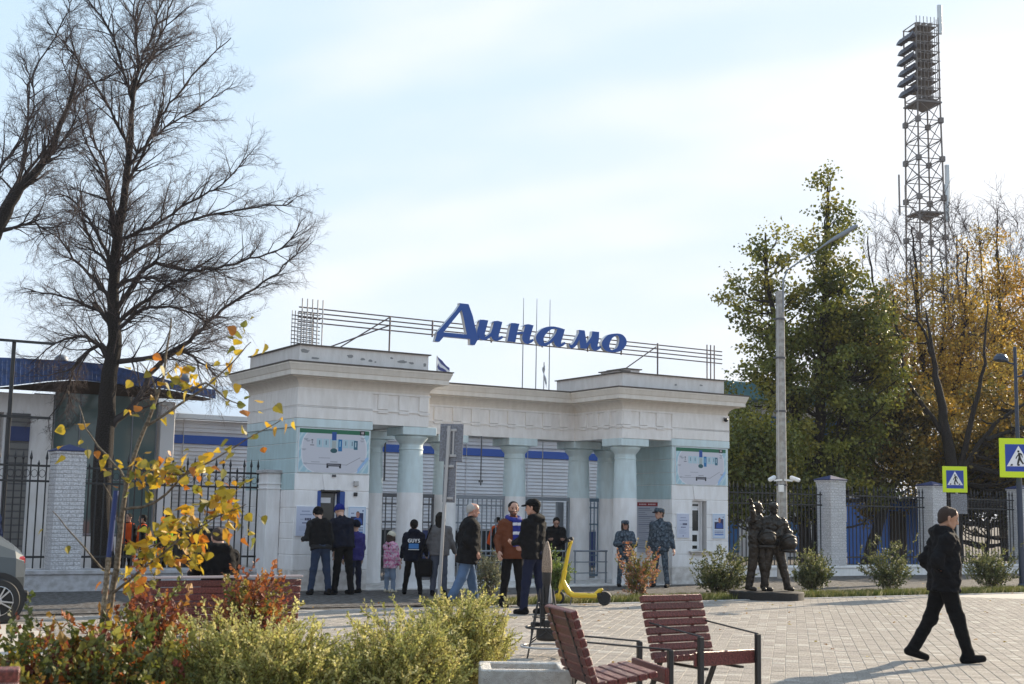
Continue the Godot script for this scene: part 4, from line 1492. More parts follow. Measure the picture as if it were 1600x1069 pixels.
func fence_panel(label: String, u0: float, u1: float, v: float, y0: float, y1: float) -> void:
	var t := thing("iron_fence_panel", label, "fence", G(u0, 0, v), YAW, "black spear topped fence panels")
	var w := u1 - u0
	var rails := [y1, y1 - 0.30, y0 + 0.22]
	for y in rails:
		var q := MB.new()
		q.b(Vector3(w / 2, y, 0), Vector3(w - 0.02, 0.042, 0.03), 0.004)
		put(t, "rail", q, M.iron_black)
	var bm := MB.new()
	bm.b(Vector3(0, (y0 + y1 + 0.12) / 2, 0), Vector3(0.026, y1 - y0 + 0.12, 0.026), 0.003)
	bm.lathe([Vector2(0.012, y1 + 0.11), Vector2(0.03, y1 + 0.15), Vector2(0.022, y1 + 0.2), Vector2(0.0, y1 + 0.31)], 6)
	var tall := bm.mesh()
	var bs := MB.new()
	bs.b(Vector3(0, (y0 + y1 + 0.02) / 2, 0), Vector3(0.026, y1 - y0 + 0.02, 0.026), 0.003)
	bs.lathe([Vector2(0.012, y1 + 0.01), Vector2(0.026, y1 + 0.04), Vector2(0.0, y1 + 0.12)], 6)
	var low := bs.mesh()
	var n := int(w / 0.148)
	for k in n:
		var o := put(t, "bar", low if k % 4 == 0 else tall, M.iron_black)
		o.position.x = (k + 0.5) * w / n
	var sc := MB.new()
	for k in range(0, n - 1):
		var c := Vector3((k + 1.0) * w / n, y1 - 0.15, 0)
		var pts := []
		var rr := []
		for j in 9:
			var a := TAU * j / 8.0
			pts.append(c + Vector3(cos(a) * 0.06, sin(a) * 0.075, 0))
			rr.append(0.006)
		sc.tube(pts, rr, 4, false)
	put(t, "scrollwork", sc, M.iron_black)

func fences() -> void:
	mat("cap_navy", lin(0.02, 0.03, 0.10), 0.6)
	# left: plinth wall, pillar, panels
	var b := thing("fence_base_wall", "low grey plastered base wall under the left fence", "wall", G(-9.0, 0, 1.5), YAW)
	var q := MB.new()
	q.b(Vector3(4.5, 0.09, 0), Vector3(9.06, 0.46, 0.62), 0.01)
	q.b(Vector3(4.5, 0.365, 0), Vector3(9.08, 0.09, 0.68), 0.012)
	put(b, "wall", q, M.base_grey)
	fence_pillar("white brick fence pillar with navy cap beside the bare trunk", -4.2, 1.5, 0.41, 2.72, 0.58)
	fence_panel("black spear topped fence panel between the left brick pillar and the gate", -3.86, -0.02, 1.5, 0.43, 2.40)
	fence_panel("black spear topped fence panel left of the left brick pillar", -8.4, -4.54, 1.5, 0.43, 2.42)
	var p := thing("gate_pilaster", "plain white plastered pilaster where the left fence meets the gate", "pilaster", G(-0.16, 0, 1.02), YAW)
	var s := MB.new()
	s.b(Vector3(0, 1.2, 0), Vector3(0.30, 2.4, 0.5), 0.01)
	s.b(Vector3(0, 2.18, 0), Vector3(0.34, 0.03, 0.54), 0.008)
	s.b(Vector3(0, 2.08, 0), Vector3(0.34, 0.03, 0.54), 0.008)
	put(p, "shaft", s, M.wall_white)
	var c := MB.new()
	c.b(Vector3(0, 2.435, 0), Vector3(0.40, 0.07, 0.6), 0.01)
	put(p, "cap", c, M.base_grey)
	# right
	var b2 := thing("fence_base_wall", "low white base wall under the right fence", "wall", G(11.56, 0, 3.1), YAW)
	var q2 := MB.new()
	q2.b(Vector3(10.5, 0.0, 0), Vector3(21, 0.46, 0.60), 0.01)
	q2.b(Vector3(10.5, 0.245, 0), Vector3(21, 0.07, 0.66), 0.012)
	put(b2, "wall", q2, M.wall_white)
	fence_pillar("white brick fence pillar right of the bronze statue", 18.15, 3.1, 0.282, 2.78, 0.62)
	fence_pillar("white brick fence pillar behind the small crossing sign", 22.5, 3.1, 0.282, 2.72, 0.62)
	fence_pillar("white brick fence pillar behind the street lamp post", 26.75, 3.1, 0.282, 2.72, 0.62)
	fence_panel("black fence panel between the right booth and the statue's pillar", 11.6, 17.8, 3.1, 0.30, 2.34)
	fence_panel("black fence panel crossed by the leaning tree trunk", 18.5, 22.15, 3.1, 0.30, 2.34)
	fence_panel("black fence panel behind the walking man's head", 22.85, 26.4, 3.1, 0.30, 2.34)
	fence_panel("black fence panel at the right edge past the lamp post", 27.1, 31.0, 3.1, 0.30, 2.34)

# ---------- buildings behind ----------

func buildings() -> void:
	# clubhouse on the left: white wall, green glass corner, blue barrel fascia
	var t := thing("clubhouse", "white building with green glazed corner and blue corrugated roof edge", "building", G(-12.0, 0, 8.0), YAW)
	var w := MB.new()
	w.b(Vector3(3.6, 2.17, -3.0), Vector3(7.2, 4.34, 6.0))
	w.b(Vector3(7.48, 4.1, -3.0), Vector3(0.55, 0.48, 6.0))
	w.b(Vector3(8.0, 2.17, -3.02), Vector3(0.62, 4.34, 6.0))
	w.b(Vector3(8.55, 2.17, -0.3), Vector3(0.55, 4.34, 0.6))
	w.b(Vector3(10.2, 0.45, -0.25), Vector3(2.8, 0.9, 0.5))
	put(t, "wall", w, M.wall_white)
	var c := MB.new()
	c.b(Vector3(11.68, 2.17, -0.20), Vector3(0.36, 4.34, 0.44), 0.01)
	put(t, "corner_pillar", c, M.white_paint)
	var d := MB.new()
	d.b(Vector3(8.02, 2.0, 0.01), Vector3(0.55, 3.7, 0.05))
	put(t, "shutter_door", d, M.steel_dark)
	for k in 22:
		var l := MB.new()
		l.b(Vector3(8.02, 0.25 + k * 0.165, 0.045), Vector3(0.53, 0.13, 0.02))
		put(t, "shutter_slat", l, M.shutter_grey)
	var blu := MB.new()
	blu.b(Vector3(8.02, 3.35, 0.07), Vector3(0.54, 0.35, 0.03))
	put(t, "sign_panel", blu, M.panel_navy)
	var gl := MB.new()
	gl.b(Vector3(10.15, 2.75, -0.1), Vector3(2.56, 3.7, 0.02))
	put(t, "glazing", gl, M.glass_green_dark)
	for x in [8.88, 9.5, 10.15, 10.8, 11.42]:
		var m := MB.new()
		m.b(Vector3(x, 2.75, -0.08), Vector3(0.03, 3.7, 0.03))
		put(t, "mullion", m, M.steel_grey)
	var mr := MB.new()
	mr.b(Vector3(10.15, 2.3, -0.08), Vector3(2.5, 0.03, 0.03))
	mr.b(Vector3(10.15, 0.95, -0.08), Vector3(2.5, 0.05, 0.05))
	put(t, "transom", mr, M.steel_grey)
	var back := MB.new()
	back.b(Vector3(10.2, 2.7, -3.0), Vector3(2.5, 3.8, 0.1))
	put(t, "inner_wall", back, M.panel_teal)
	# roof: corrugated fascia with a low crown, brown soffit under it
	var rf := MB.new()
	var prev := 0.0
	for k in 150:
		var x0 := -3.0 + k * 0.1045
		var x1 := x0 + 0.1045
		for e in 2:
			var xa := x0 + 0.05225 * e
			var xb := xa + 0.05225
			var za := 0.75 + (0.006 if e == 0 else 0.0)
			var yb := func(x: float) -> float: return 4.27 + 0.42 * exp(-pow((x - 9.4) / 1.9, 2.0)) if x < 9.4 else 4.69 - 0.045 * (x - 9.4) - 0.1 * maxf(0.0, x - 11.5)
			var yt := func(x: float) -> float: return 4.92 + 0.22 * exp(-pow((x - 9.0) / 4.0, 2.0))  - 0.34 * smoothstep(9.5, 12.6, x)
			rf.quad(Vector3(xa, yb.call(xa), za), Vector3(xb, yb.call(xb), za), Vector3(xb, yt.call(xb), za - 0.1), Vector3(xa, yt.call(xa), za - 0.1), Vector3(-0.06 if e == 0 else 0.06, 0.1, 1).normalized())
			rf.quad(Vector3(xa, yt.call(xa), za - 0.1), Vector3(xb, yt.call(xb), za - 0.1), Vector3(xb, yt.call(xb) + 0.5, za - 6), Vector3(xa, yt.call(xa) + 0.5, za - 6), Vector3.UP)
	put(t, "roof", rf, M.blue_roof)
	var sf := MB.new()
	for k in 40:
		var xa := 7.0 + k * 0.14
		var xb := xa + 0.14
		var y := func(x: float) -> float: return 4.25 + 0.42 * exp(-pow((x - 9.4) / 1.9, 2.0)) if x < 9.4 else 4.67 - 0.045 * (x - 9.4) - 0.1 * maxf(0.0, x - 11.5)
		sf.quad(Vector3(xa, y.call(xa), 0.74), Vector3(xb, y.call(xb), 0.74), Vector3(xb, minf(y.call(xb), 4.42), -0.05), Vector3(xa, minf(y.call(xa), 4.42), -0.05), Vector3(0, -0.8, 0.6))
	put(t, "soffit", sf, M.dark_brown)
	for x in [8.9, 12.0]:
		var v := MB.new()
		v.ball(Vector3(x, 5.2 if x < 10 else 4.95, 0.2), Vector3(0.17, 0.14, 0.17))
		put(t, "roof_vent", v, M.steel_grey)
	# stadium stand: pale horizontal siding with a blue stripe
	var s := thing("stadium_stand", "long pale stand building of horizontal siding with a blue stripe", "building", G(-1.5, 0, 10.0), YAW)
	var core := MB.new()
	core.b(Vector3(10.0, 2.02, -2.0), Vector3(20.0, 4.04, 3.96))
	put(s, "wall", core, M.siding)
	var slats := MB.new()
	var n := 27
	for k in n:
		var y0 := 1.15 + k * 0.107
		if y0 > 3.40 and y0 < 3.62:
			continue
		slats.quad(Vector3(0, y0, 0.040), Vector3(20, y0, 0.040), Vector3(20, y0 + 0.105, 0.004), Vector3(0, y0 + 0.105, 0.004), Vector3(0, 0.3, 1).normalized())
		slats.quad(Vector3(0, y0, 0.004), Vector3(20, y0, 0.004), Vector3(20, y0, 0.040), Vector3(0, y0, 0.040), Vector3.DOWN)
	var sp := put(s, "siding", slats, M.siding)
	sp.set_meta("kind", "stuff")
	for k in 9:
		var st := MB.new()
		st.b(Vector3(1.1 + k * 2.22, 3.50, 0.02), Vector3(2.195, 0.23, 0.11), 0.006)
		put(s, "blue_stripe_panel", st, M.siding_blue)
	for k in 10:
		var jn := MB.new()
		jn.b(Vector3(k * 2.22, 2.6, 0.022), Vector3(0.02, 2.9, 0.09))
		put(s, "seam_cover", jn, M.siding)
	var fc := MB.new()
	fc.b(Vector3(10, 4.12, 0.1), Vector3(20.2, 0.14, 0.35), 0.01)
	put(s, "eaves", fc, M.white_paint)
	var up := MB.new()
	up.quad(Vector3(0, 4.19, -0.1), Vector3(20, 4.19, -0.1), Vector3(20, 5.35, -3.4), Vector3(0, 5.35, -3.4), Vector3(0, 0.9, 0.4).normalized())
	up.quad(Vector3(0, 4.19, -0.1), Vector3(0, 5.35, -3.4), Vector3(0, 4.19, -3.4), Vector3(0, 4.19, -3.4), Vector3.LEFT)
	put(s, "roof", up, M.pale_roof)
	# the stand's ground floor seen through the gates: dark doors and navy panels
	for e in [[2.0, 3.4, M.dark_inside], [4.6, 5.6, M.panel_navy], [6.4, 8.6, M.dark_inside], [9.2, 9.9, M.panel_navy], [10.4, 12.6, M.dark_inside], [13.2, 14.8, M.dark_inside], [15.4, 16.4, M.panel_navy]]:
		var q := MB.new()
		q.b(Vector3((e[0] + e[1]) / 2, 0.55, 0.02), Vector3(e[1] - e[0], 1.08, 0.06))
		put(s, "door", q, e[2])
	# right side, behind the trees
	var k1 := thing("blue_kiosk", "bright blue kiosk behind the right fence", "kiosk", G(26.4, 0, 9.0), YAW)
	var kb := MB.new()
	kb.b(Vector3(0.6, 1.15, 0), Vector3(2.4, 2.3, 2.0), 0.02)
	put(k1, "wall", kb, M.kiosk_blue)
	var kr := MB.new()
	kr.b(Vector3(0.6, 2.36, 0.1), Vector3(2.7, 0.10, 2.4), 0.02)
	put(k1, "roof", kr, M.panel_navy)
	var kd := MB.new()
	kd.b(Vector3(-0.1, 1.0, 1.01), Vector3(0.8, 1.9, 0.04), 0.01)
	put(k1, "door", kd, M.dark_brown)
	var k2 := thing("side_building", "white building with blue panels and teal roof right of the gate", "building", G(24.0, 0, 16.0), YAW)
	var wb := MB.new()
	wb.b(Vector3(5.0, 3.2, -3), Vector3(12.0, 6.4, 6.0))
	put(k2, "wall", wb, M.white_paint)
	for e in [[-0.9, 1.6, 4.95, 5.85], [2.2, 4.6, 4.95, 5.85], [5.2, 7.6, 4.95, 5.85], [8.2, 10.6, 4.95, 5.85], [-0.9, 1.8, 0.2, 1.5], [2.6, 5.2, 0.2, 1.5], [6.0, 8.8, 0.2, 1.5]]:
		var pb := MB.new()
		pb.b(Vector3((e[0] + e[1]) / 2, (e[2] + e[3]) / 2, 0.02), Vector3(e[1] - e[0], e[3] - e[2], 0.06), 0.01)
		put(k2, "blue_panel", pb, M.panel_blue)
	for x in [0.2, 2.6, 5.0, 7.4, 9.6]:
		var pw := MB.new()
		pw.b(Vector3(x, 3.0, 0.01), Vector3(1.3, 1.5, 0.05))
		put(k2, "window", pw, M.glass_dark)
	var rt := MB.new()
	rt.b(Vector3(5.0, 6.75, -2.6), Vector3(12.6, 0.7, 7.0), 0.03)
	put(k2, "roof", rt, M.teal_roof)

func floodlight_tower() -> void:
	var t := thing("floodlight_tower", "tall lattice floodlight tower above the autumn trees", "floodlight tower", Vector3(32.0, 0, -100.0), 12)
	var hw := func(y: float) -> float:
		return 0.96 + maxf(0.0, 34.0 - y) * 0.010
	var legs := MB.new()
	for s in [[-1, -1], [1, -1], [1, 1], [-1, 1]]:
		legs.tube([Vector3(s[0] * hw.call(0.0), 0, s[1] * hw.call(0.0)), Vector3(s[0] * 0.96, 34, s[1] * 0.96), Vector3(s[0] * 0.96, 40.3, s[1] * 0.96)], [0.085, 0.07, 0.06], 6)
		put(t, "leg", legs, M.tower_steel)
		legs = MB.new()
	var br := MB.new()
	var y := 0.0
	while y < 33.0:
		var y2 := y + 1.55
		var a: float = hw.call(y)
		var b: float = hw.call(y2)
		for k in 4:
			var r := Basis(Vector3.UP, PI / 2 * k)
			br.rod(r * Vector3(-a, y, a), r * Vector3(b, y2, b), 0.035, 4)
			br.rod(r * Vector3(a, y, a), r * Vector3(-b, y2, b), 0.035, 4)
			br.rod(r * Vector3(-b, y2, b), r * Vector3(b, y2, b), 0.045, 4)
			if int(y / 1.55) % 2 == 0:
				br.b(r * Vector3(b, y2, b), Vector3(0.34, 0.42, 0.34))
		y = y2
	put(t, "bracing", br, M.tower_steel)
	for yy in [25.2, 34.0]:
		var pl := MB.new()
		pl.b(Vector3(0, yy, 0), Vector3(2.15, 0.12, 2.15))
		pl.lathe([Vector2(0.1, yy - 0.6), Vector2(1.0, yy - 0.05)], 4)
		put(t, "platform", pl, M.tower_steel)
	var cg := MB.new()
	for k in 9:
		var yk := 34.4 + k * 0.74
		for s in [-1.0, 1.0]:
			cg.bar(Vector3(-1.0, yk, s * 0.98), Vector3(1.05, yk, s * 0.98), 0.06, 0.06)
			cg.bar(Vector3(s * 1.0, yk, -1.0), Vector3(s * 1.0, yk, 1.0), 0.06, 0.06)
		cg.b(Vector3(0.1, yk - 0.1, 0), Vector3(1.7, 0.04, 1.5))
		for x in 7:
			cg.b(Vector3(-0.93 + x * 0.31, yk + 0.28, 0.98), Vector3(0.04, 0.62, 0.04))
			cg.b(Vector3(1.0, yk + 0.28, -0.93 + x * 0.31), Vector3(0.04, 0.62, 0.04))
		for x in 3:
			cg.b(Vector3(-0.35 + x * 0.5, yk + 0.18, 0.1), Vector3(0.20, 0.36, 0.5))
	put(t, "lamp_gantry", cg, M.tower_steel)
	var lm := MB.new()
	lm.lathe([Vector2(0.05, -0.32), Vector2(0.14, -0.28), Vector2(0.30, 0.10), Vector2(0.32, 0.12), Vector2(0.0, 0.10)], 10, at3(Vector3.ZERO, 0, 0, 62))
	var lmesh := lm.mesh()
	for r in 6:
		for c in 6:
			var o := put(t, "floodlight", lmesh, M.tower_lamp)
			o.position = Vector3(-1.22 - (0.10 if r % 2 else 0.0), 35.0 + r * 0.86, -0.95 + c * 0.38)
	for e in [[1.15, 39.6, 42.0, 0.9], [1.75, 26.0, 29.2, 0.4], [1.35, 24.5, 27.5, 0.9]]:
		var an := MB.new()
		an.b(Vector3(e[0], (e[1] + e[2]) / 2, e[3]), Vector3(0.34, e[2] - e[1], 0.22), 0.03)
		an.bar(Vector3(e[0] - 0.5, e[1] + 0.3, e[3]), Vector3(e[0], e[1] + 0.3, e[3]), 0.06, 0.06)
		put(t, "antenna", an, M.antenna)
	var an2 := MB.new()
	an2.rod(Vector3(-2.6, 24.8, 0.8), Vector3(-2.6, 28.0, 0.8), 0.07)
	an2.rod(Vector3(-2.1, 24.8, 0.8), Vector3(-2.1, 27.2, 0.8), 0.05)
	an2.bar(Vector3(-2.7, 25.5, 0.8), Vector3(-1.2, 25.5, 0.8), 0.06, 0.06)
	put(t, "antenna", an2, M.tower_steel)

# ---------- poles, lamps, signs ----------

func walker_plate(t: Node3D, size: float, y: float, z: float) -> void:
	# yellow border, blue field, white triangle, black walker on stripes: stacked plates
	var b := MB.new()
	b.b(Vector3(0, y, z), Vector3(size, size * 1.04, 0.02), 0.008)
	put(t, "border", b, M.sign_yellow)
	var p := MB.new()
	p.b(Vector3(0, y, z + 0.012), Vector3(size * 0.70, size * 0.72, 0.006))
	put(t, "blue_field", p, M.sign_blue)
	var tri := MB.new()
	var s := size * 0.70
	tri.prism(PackedVector2Array([Vector2(-0.45 * s, -0.32 * s), Vector2(0.45 * s, -0.32 * s), Vector2(0.0, 0.46 * s)]), 0.004, at3(Vector3(0, y, z + 0.0195)))
	put(t, "white_triangle", tri, M.sign_white)
	var w := MB.new()
	var xf := at3(Vector3(0, y, z + 0.0235))
	var head := PackedVector2Array()
	for k in 12:
		head.append(Vector2(-0.01, 0.245) * s + Vector2(cos(TAU * k / 12), sin(TAU * k / 12)) * 0.042 * s)
	w.prism(head, 0.003, xf)
	for poly in [[[-0.02, 0.19], [0.06, 0.19], [0.07, 0.0], [-0.01, 0.0]], [[0.02, 0.02], [0.06, -0.02], [-0.02, -0.26], [-0.08, -0.26], [-0.05, -0.11], [-0.01, 0.02]], [[0.0, 0.02], [0.07, 0.03], [0.11, -0.09], [0.19, -0.22], [0.14, -0.25], [0.05, -0.12]], [[-0.02, 0.19], [-0.03, 0.13], [-0.10, 0.04], [-0.12, -0.03], [-0.09, -0.04], [-0.06, 0.03], [0.0, 0.10]], [[0.06, 0.19], [0.12, 0.15], [0.15, 0.02], [0.12, 0.01], [0.09, 0.11], [0.05, 0.13]]]:
		var pk := PackedVector2Array()
		for q in poly:
			pk.append(Vector2(q[0], q[1]) * s)
		w.prism(pk, 0.003, xf)
	put(t, "walking_figure", w, M.sign_black)
	for x in [-0.28, -0.02, 0.24]:
		var st := MB.new()
		st.prism(PackedVector2Array([Vector2(x * s - 0.045 * s, -0.30 * s), Vector2(x * s + 0.035 * s, -0.30 * s), Vector2(x * s + 0.055 * s, -0.235 * s), Vector2(x * s - 0.015 * s, -0.235 * s)]), 0.003, at3(Vector3(0, y, z + 0.0245)))
		put(t, "stripe", st, M.sign_black)

func poles() -> void:
	# concrete mast with lamp arm and two cameras
	var t := thing("concrete_mast", "tall grey concrete mast with a long slanting lamp arm", "lamp post", Vector3(7.55, 0, -36.6), 0)
	var m := MB.new()
	m.lathe([Vector2(0.15, -0.1), Vector2(0.145, 3.0), Vector2(0.118, 8.0), Vector2(0.0, 8.01)], 18)
	put(t, "shaft", m, M.concrete)
	var a := MB.new()
	a.tube([Vector3(0.07, 7.4, 0.1), Vector3(0.08, 8.3, 0.1), Vector3(0.2, 8.6, 0.1), Vector3(1.5, 9.5, 0.1)], [0.03, 0.028, 0.024, 0.020], 8)
	put(t, "arm", a, M.steel_grey)
	var h := MB.new()
	h.tube([Vector3(1.2, 9.3, 0.1), Vector3(1.45, 9.47, 0.1), Vector3(1.75, 9.64, 0.1), Vector3(2.1, 9.86, 0.1), Vector3(2.2, 9.92, 0.1)], [0.025, 0.045, 0.07, 0.065, 0.03], 10)
	put(t, "lamp_head", h, M.steel_grey)
	for y in [2.55, 4.6, 6.1, 7.2]:
		var c := MB.new()
		c.lathe([Vector2(0.145, y - 0.03), Vector2(0.155, y - 0.025), Vector2(0.155, y + 0.025), Vector2(0.14, y + 0.03)], 18)
		c.b(Vector3(-0.17, y, 0.05), Vector3(0.07, 0.04, 0.04))
		put(t, "clamp", c, M.steel_dark)
	var cb := MB.new()
	cb.tube([Vector3(-0.10, 0.3, 0.12), Vector3(-0.095, 4.0, 0.11), Vector3(-0.08, 7.6, 0.10)], [0.016, 0.016, 0.016], 6)
	put(t, "cable", cb, M.galvanised)
	for e in [[-0.20, -38.0, "white security camera on the left of the concrete mast"], [0.24, 38.0, "white security camera on the right of the concrete mast"]]:
		var c := thing("mast_camera", e[2], "camera", Vector3(7.55 + e[0], 2.72, -36.46), e[1], "cameras on the concrete mast")
		var q := MB.new()
		q.box(at3(Vector3(signf(e[0]) * 0.06, 0.0, 0.08), 16, 0, 0), Vector3(0.11, 0.11, 0.34), 0.03)
		put(c, "housing", q, M.white_paint)
		var bk := MB.new()
		bk.bar(Vector3(-signf(e[0]) * 0.16, -0.03, -0.1), Vector3(signf(e[0]) * 0.05, -0.05, 0.0), 0.05, 0.05)
		put(c, "bracket", bk, M.white_paint)
	var jb := thing("junction_box", "small white junction box on the concrete mast below the cameras", "box", Vector3(7.5, 2.45, -36.44), 0)
	var jq := MB.new()
	jq.b(Vector3.ZERO, Vector3(0.14, 0.2, 0.1), 0.01)
	put(jb, "box", jq, M.white_paint)
	# street lamp with two hooded heads
	var l := thing("street_lamp", "slim navy street lamp with two hooded heads at the right edge", "street lamp", Vector3(12.62, 0, -32.65), 0)
	var lp := MB.new()
	lp.lathe([Vector2(0.11, -0.02), Vector2(0.11, 0.12), Vector2(0.075, 0.16), Vector2(0.07, 2.6), Vector2(0.05, 3.2), Vector2(0.042, 6.0), Vector2(0.0, 6.02)], 14)
	put(l, "pole", lp, M.lamp_navy)
	for e in [[-1.0, 5.62], [1.0, 5.30]]:
		var ar := MB.new()
		ar.tube([Vector3(0, e[1] - 0.05, 0), Vector3(e[0] * 0.16, e[1] - 0.02, 0), Vector3(e[0] * 0.26, e[1] + 0.04, 0)], [0.025, 0.025, 0.022], 6)
		put(l, "arm", ar, M.lamp_navy)
		var hd := MB.new()
		hd.lathe([Vector2(0.0, -0.02), Vector2(0.17, -0.03), Vector2(0.185, -0.01), Vector2(0.17, 0.07), Vector2(0.11, 0.14), Vector2(0.0, 0.165)], 18, at3(Vector3(e[0] * 0.36, e[1] + 0.05, 0.0), 0, 0, 6 * e[0]))
		put(l, "lamp_head", hd, M.lamp_navy)
	var s1 := thing("crossing_sign", "large yellow bordered pedestrian crossing sign on the navy street lamp", "road sign", Vector3(12.56, 0, -32.52), -4, "pedestrian crossing signs")
	walker_plate(s1, 0.93, 3.22, 0.05)
	var bk1 := MB.new()
	bk1.bar(Vector3(-0.3, 3.4, 0.025), Vector3(0.3, 3.4, 0.025), 0.03, 0.03)
	put(s1, "bracket", bk1, M.galvanised)
	var s2 := thing("crossing_sign", "smaller yellow bordered pedestrian crossing sign above the walking man", "road sign", Vector3(12.48, 0, -37.0), 2, "pedestrian crossing signs")
	walker_plate(s2, 0.70, 2.80, 0.05)
	var po := MB.new()
	po.rod(Vector3(0.06, 0, 0), Vector3(0.06, 3.15, 0), 0.03, 10)
	put(s2, "post", po, M.galvanised)
	var gp := MB.new()
	gp.b(Vector3(0.10, 2.12, 0.05), Vector3(0.46, 0.56, 0.02), 0.006)
	put(s2, "lower_plate", gp, M.sign_back)
	# sign seen from behind, on a post before the gate
	var s3 := thing("road_sign_back", "grey road sign seen from behind on a thin post before the gate", "road sign", Vector3(-1.30, 0, -25.2), 0)
	var p3 := MB.new()
	p3.tube([Vector3(0, -0.05, 0), Vector3(0.12, 3.3, 0)], [0.034, 0.034], 12)
	put(s3, "post", p3, M.galvanised)
	var pl := MB.new()
	pl.box(at3(Vector3(0.17, 2.98, -0.05), 0, -12, -1), Vector3(0.46, 0.72, 0.02), 0.006)
	put(s3, "plate", pl, M.sign_back)
	var fr := MB.new()
	for e in [[0.17, 3.22, 0.2, 0.05], [0.17, 2.73, 0.2, 0.05]]:
		fr.box(at3(Vector3(e[0], e[1], -0.022), 0, -12, -1), Vector3(e[2], e[3], 0.03), 0.004)
	fr.box(at3(Vector3(0.14, 2.98, -0.018), 0, -12, -1), Vector3(0.03, 0.5, 0.025))
	fr.box(at3(Vector3(0.21, 2.98, -0.018), 0, -12, -1), Vector3(0.03, 0.5, 0.025))
	put(s3, "clamp", fr, M.galvanised)
	var lw := MB.new()
	lw.box(at3(Vector3(0.15, 2.23, -0.05), 0, -12, -1), Vector3(0.25, 0.78, 0.03), 0.008)
	put(s3, "lower_plate", lw, M.sign_back)
	var lc := MB.new()
	lc.box(at3(Vector3(0.13, 2.53, -0.02), 0, -12, -1), Vector3(0.2, 0.05, 0.04), 0.004)
	lc.box(at3(Vector3(0.13, 1.92, -0.02), 0, -12, -1), Vector3(0.2, 0.05, 0.04), 0.004)
	put(s3, "clamp", lc, M.galvanised)
	# iron post with cross bars at the far left
	var i := thing("iron_post", "black iron post with two cross bars before the clubhouse", "post", G(-5.30, 0, 1.9), YAW)
	var q := MB.new()
	q.b(Vector3(0, 2.45, 0), Vector3(0.07, 4.9, 0.07), 0.005)
	put(i, "post", q, M.iron_black)
	for y in [4.88, 3.38]:
		var c := MB.new()
		c.b(Vector3(0.12, y, 0.07), Vector3(1.3, 0.05, 0.05))
		put(i, "crossbar", c, M.iron_black)

# ---------- things on the square ----------

func wood(p: Node3D, called: String, xf: Transform3D, size: Vector3, k := 0) -> void:
	var b := MB.new()
	b.b(Vector3.ZERO, size, 0.008)
	var o := put(p, called, b, M.red_wood if k % 3 else M.red_wood_b)
	o.transform = xf

func slat_chair(label: String, at: Vector3, yaw: float) -> void:
	var t := thing("slatted_chair", label, "chair", at, yaw, "red slatted lounge chairs")
	var w := 0.74
	# seat rising to the front
	for k in 6:
		var z := -0.20 + k * 0.083
		wood(t, "seat_slat", at3(Vector3(0, 0.375 + k * 0.0135, z), -9, 0, 0), Vector3(w, 0.05, 0.074), k)
	wood(t, "front_board", at3(Vector3(0, 0.435, 0.325), 0, 0, 0), Vector3(w + 0.02, 0.125, 0.035), 1)
	# curved joint, then a raked back
	for k in 8:
		var a := 0.0
		var y := 0.405 + k * 0.071
		var z := -0.262 - k * 0.0235
		wood(t, "back_slat", at3(Vector3(0, y, z), -18, 0, 0), Vector3(w - 0.01, 0.063, 0.056), k)
	for x in [-w / 2 + 0.16, w / 2 - 0.16]:
		var f := MB.new()
		f.bar(Vector3(x, 0.34, 0.30), Vector3(x, 0.345, -0.20), 0.04, 0.02)
		f.bar(Vector3(x, 0.36, -0.27), Vector3(x, 0.92, -0.462), 0.03, 0.012)
		put(t, "frame", f, M.iron_black)
	for s in [-1.0, 1.0]:
		var x: float = s * (w / 2 - 0.03)
		var l := MB.new()
		l.b(Vector3(x, 0.315, 0.365), Vector3(0.05, 0.63, 0.04), 0.004)
		put(t, "leg", l, M.iron_black)
		var r := MB.new()
		r.bar(Vector3(x, 0.36, -0.18), Vector3(x, 0.0, -0.36), 0.05, 0.03, 0.004)
		put(t, "leg", r, M.iron_black)
		var a := MB.new()
		a.rod(Vector3(x, 0.632, 0.37), Vector3(x, 0.70, -0.37), 0.0075, 8)
		put(t, "arm", a, M.iron_black)

func bench() -> void:
	var t := thing("slatted_bench", "long red slatted bench seen from behind with a seated man", "bench", Vector3(-3.72, 0, -17.05), YAW + 180)
	for k in 7:
		wood(t, "back_slat", at3(Vector3(0, 0.20 + k * 0.087, -0.10 - k * 0.012), -8, 0, 0), Vector3(2.15, 0.078, 0.04), k)
	var cap := MB.new()
	cap.b(Vector3(0, 0.80, -0.18), Vector3(2.17, 0.03, 0.07), 0.006)
	put(t, "top_rail", cap, M.pale_rail)
	for k in 5:
		wood(t, "seat_slat", at3(Vector3(0, 0.44, 0.02 + k * 0.088)), Vector3(2.15, 0.035, 0.078), k)
	for x in [-0.8, 0.8]:
		var f := MB.new()
		f.bar(Vector3(x, 0.0, 0.36), Vector3(x, 0.42, 0.36), 0.05, 0.05)
		f.bar(Vector3(x, 0.0, -0.05), Vector3(x, 0.82, -0.15), 0.05, 0.05)
		f.bar(Vector3(x, 0.40, -0.08), Vector3(x, 0.40, 0.38), 0.05, 0.04)
		put(t, "leg", f, M.iron_black)

